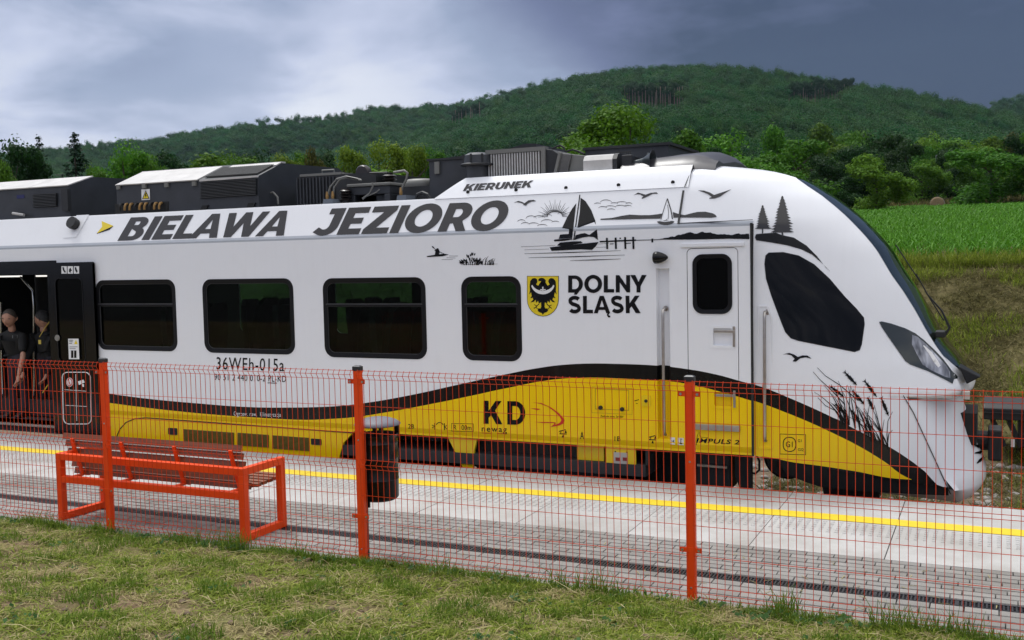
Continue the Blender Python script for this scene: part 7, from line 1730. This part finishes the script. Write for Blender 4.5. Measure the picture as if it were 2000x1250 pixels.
M['fresh'] = leaf_mat('fresh_grass', (.070, .135, .012), (.16, .24, .028), (.25, .32, .07), rnd=0, rough=.5)
rg = np.random.default_rng(9)
def fg(r):                       # visible strip in front of the fence
    x = r.uniform(-4.6, 5.0); ymax = float(np.interp(x, [-4.6, -2.5, -1.0, .6, 1.8, 4.6, 5], [-3.6, -3.5, -3.0, -2.2, -1.8, -1.0, -1.0])); return x, r.uniform(ymax, -.055)
def dn(s, off, lo, hi): return lambda x, y: sm((noise.noise(Vector((x*s, y*s*1.3, off)))-lo)/(hi-lo))
flat_ = lambda r, n: np.abs(r.normal(.06, .10, n)); mid_ = lambda r, n: np.abs(r.normal(.35, .3, n)); up_ = lambda r, n: r.uniform(.6, 1.5, n)
dg_ = dn(1.5, 3, -.45, .15); dw = dn(2.6, 7, -.1, .35); de = dn(2.7, 12, .02, .38); db = dn(2.2, 23, -.35, -.05)
g1 = blades(52000, fg, .085, .0058, None, flat_, rg, lambda x, y: (.10+.90*dg_(x, y))*(.15+.85*db(x, y)), .004)
g1b = blades(40000, fg, .07, .0052, None, mid_, rg, lambda x, y: (.06+.94*dg_(x, y))*(.1+.9*db(x, y)), .004)
s1 = blades(27000, fg, .10, .0046, None, flat_, rg, lambda x, y: .18+.82*dw(x, y), .012)
s2 = blades(260, fg, .30, .0065, None, lambda r, n: np.abs(r.normal(.05, .07, n)), rg, None, .022, .12)
f1_ = blades(24000, fg, .062, .0058, None, up_, rg, lambda x, y: de(x, y), 0)
def edge(r): x = r.uniform(-4.2, 5.0); return x, -.05-abs(r.normal(0, .10))-.05*(x < .3)
f2_ = blades(11000, edge, .075, .0052, None, up_, rg, lambda x, y: .10+.90*dn(2.9, 31, -.1, .4)(x, y), 0)
f3_ = blades(1000, edge, .16, .0058, None, lambda r, n: r.uniform(1.0, 1.5, n), rg, dn(3.1, 41, .1, .5), 0, .35)
def stuff(name, v, m_, lab): o = bpy.data.objects.new(name, mesh_np(name, v, m_)); COL.objects.link(o); tag(o, lab, kind='stuff'); return o
stuff('cut_grass', np.concatenate([g1, g1b]), M['cut_green'], 'mown olive green clippings on the soil'); stuff('dry_straw', np.concatenate([s1, s2]), M['straw_blade'], 'pale dry stalks among the clippings')
stuff('fresh_grass', np.concatenate([f1_, f2_, f3_]), M['fresh'], 'fresh green tufts along the fence')
# a few stalks blown onto the paving
def lit(r): return r.uniform(-4, 4.6), r.uniform(.05, 2.3)
def on_platform(n, rg):
    P = np.array([[rg.uniform(-4, 4.6), rg.uniform(.04, 1.0)**1.0*1.3, .004] for _ in range(n)]); a = rg.uniform(0, 6.28, n); L_ = rg.uniform(.02, .08, n)[:, None]; d = np.stack([np.cos(a), np.sin(a), 0*a], 1); s_ = np.stack([-np.sin(a), np.cos(a), 0*a], 1)*.0028; z_ = np.array([0, 0, .003])
    return np.stack([P-s_, P+s_, P+d*L_+s_+z_, P+d*L_-s_+z_], 1).reshape(-1, 3)
stuff('litter_stalks', on_platform(170, rg), M['straw_blade'], 'dry stalks blown onto the pavers')
# broad leaved weeds
def weed(n, xf, size, rg, dens=None):
    C_ = []; N_ = []
    for i in range(n):
        x, y = xf(rg)
        if dens and rg.uniform() > dens(x, y): continue
        for k_ in range(rg.integers(3, 8)): C_.append((x+rg.normal(0, .03), y+rg.normal(0, .03), height(x, y)+rg.uniform(.008, .05))); N_.append((rg.normal(0, .5), -.5+rg.normal(0, .4), 1))
    C_ = np.array(C_); return quads(C_, np.array(N_, float), size*rg.uniform(.5, 1.4, len(C_)), .65, rg)
stuff('weeds', np.concatenate([weed(420, fg, .035, rg, dn(1.7, 50, -.1, .4)), weed(120, edge, .05, rg)]), leaf_mat('weed_leaf', (.030, .085, .020), (.07, .15, .04), rnd=0, rough=.45), 'small broad leaved weeds in the clippings')
# stones and clods
def pebble(r, k_=1.0):
    q = MB(); bm = bmesh.new(); bmesh.ops.create_icosphere(bm, subdivisions=2, radius=1)
    for v in bm.verts: v.co *= 1+.28*noise.noise(v.co*1.4+Vector((r, 0, r)))
    me = bpy.data.meshes.new('stone'); bm.to_mesh(me); bm.free(); return me
PB = [pebble(i*3.1) for i in range(4)]
M['clod'] = mat('soil_clod', (.10, .072, .052), .95, spec=.1, vscale=4, col2=(.20, .15, .11), bump=.5, bscale=20); M['stone'] = mat('pale_track_stone', (.26, .24, .22), .85, var=.25, vscale=3, bump=.4, bscale=9)
def lumps(name, n, xf, smin, smax, m_, lab, rg):
    q = MB()
    for i in range(n):
        x, y = xf(rg); me = PB[i % 4]; s = rg.uniform(smin, smax); a = rg.uniform(0, 6.28); ca, sa = math.cos(a), math.sin(a); z = height(x, y)
        q.add([(x+s*(v.co.x*ca-v.co.y*sa), y+s*(v.co.x*sa+v.co.y*ca), z+s*.6*v.co.z+s*.15) for v in me.vertices], [tuple(p.vertices) for p in me.polygons])
    o = q.build(name, m_, None, smooth=60, fix=False); tag(o, lab, kind='stuff'); return o
lumps('soil_clods', 420, fg, .006, .026, M['clod'], 'brown clods on the bare soil', rg)
lumps('track_stones', 700, lambda r: (r.uniform(-2, 6.5), r.uniform(5.6, 8.8)), .015, .075, M['stone'], 'pale stones scattered beside the track', rg)
# grass and hay on the bank beyond the track
rg = np.random.default_rng(19)
def bank(r): return r.uniform(1.6, 7.2), r.uniform(6.4, 16.2)
def bank2(r): return r.uniform(-12, 2), r.uniform(8.4, 16)
hb1 = blades(42000, bank, .20, .010, None, mid_, rg, lambda x, y: .25+.75*dn(.9, 61, -.3, .3)(x, y), .01)
hb2 = blades(9000, bank2, .24, .02, None, mid_, rg, None, .01)
M['hay'] = leaf_mat('bank_hay', (.060, .058, .020), (.17, .155, .058), (.30, .27, .13), rnd=0, rough=.8)
stuff('bank_hay', np.concatenate([hb1, hb2]), M['hay'], 'mown brownish grass lying on the bank')
hb3 = blades(15000, bank, .17, .011, None, up_, rg, lambda x, y: dn(.7, 71, .0, .35)(x, y), 0)
hb4 = blades(6000, lambda r: (r.uniform(1.6, 7.2), 15.4+abs(r.normal(0, .35))), .28, .010, None, up_, rg, None, 0)
stuff('bank_grass', np.concatenate([hb3, hb4]), M['cut_green'], 'green grass growing on the bank')
dry = blades(5000, lambda r: (r.uniform(-9, 9), r.uniform(106, 114)), .9, .08, None, up_, rg, None, 0)
stuff('tall_dry_grass', dry, M['hay'], 'tall yellowish grass along the far edge of the field')
# black steel frame beyond the nose
M['bs'] = mat('black_steel_frame', (.014, .014, .016), .5, var=.3, vscale=5)
a0 = onY(1921, 800, 8.6); fz = height(float(a0[0])+.5, 8.6); X0b = float(a0[0]); zt_ = float(onY(1921, 790, 8.6)[2]); zb_ = float(onY(1960, 876, 8.6)[2])
bf_ = thing('steel_frame', (X0b+.9, 9.1, fz), 'black steel frame with ribbed top beam standing on the bank behind the nose', 'frame')
q = MB(); q.prism([(8.6, zt_-.20), (8.6, zt_-.05), (8.66, zt_), (9.5, zt_), (9.5, zt_-.20)], X0b, X0b+1.9, 'x'); q.build('top_beam', M['bs'], bf_, bevel=.012)
q = MB(); q.box(X0b+.01, X0b+1.9, 8.58, 8.60, zt_-.115, zt_-.10); q.build('beam_rib', M['bs'], bf_)
q = MB(); q.box(X0b+.42, X0b+1.9, 8.75, 9.4, zb_, zt_-.20); q.build('frame_body', M['bs'], bf_, bevel=.01)
for xx in (.10, .30): q = MB(); q.bar((X0b+xx, 8.75, zt_-.2), (X0b+xx+.15, 8.8, zb_-.0), .06); q.build('brace', M['bs'], bf_)
for xx in (.5, 1.7):
    q = MB(); q.box(X0b+xx, X0b+xx+.1, 8.8, 8.9, fz-.2, zb_); q.build('leg', M['bs'], bf_)
for z0_, z1_ in ((829, 844), (858, 873)):
    a, b = onY(1974.5, z1_, 8.745), onY(1982, z0_, 8.745); q = MB(); q.quad((a[0], 8.745, a[2]), (b[0], 8.745, a[2]), (b[0], 8.745, b[2]), (a[0], 8.745, b[2])); q.build('label_plate', M['decal_white'], bf_, fix=False)
# rails
q = MB()
for Y in (4.33, 5.83): q.prism([(Y-.07, -.78), (Y+.07, -.78), (Y+.012, -.74), (Y+.012, -.66), (Y+.036, -.65), (Y+.036, -.615), (Y-.036, -.615), (Y-.036, -.65), (Y-.012, -.66), (Y-.012, -.74)], -14, 40, 'x')
o = q.build('track', mat('rusty_rail', (.10, .055, .035), .7, var=.3, vscale=6), None); tag(o, 'pair of rusty rails under the train', kind='structure')
# ------------------------------------------------------------------ air
hz_ = MB(); hz_.box(-1900, 1500, -60, 2300, -3.0, 420)
hm = bpy.data.materials.new('thin_haze'); hm.use_nodes = True; nt = hm.node_tree; nt.nodes.remove(nt.nodes['Principled BSDF'])
pv = nt.nodes.new('ShaderNodeVolumePrincipled'); pv.inputs['Color'].default_value = (.60, .85, .95, 1); pv.inputs['Density'].default_value = 0.000045; pv.inputs['Anisotropy'].default_value = 0.2
nt.links.new(pv.outputs[0], nt.nodes['Material Output'].inputs['Volume'])
o = hz_.build('haze', hm); o['kind'] = 'stuff'
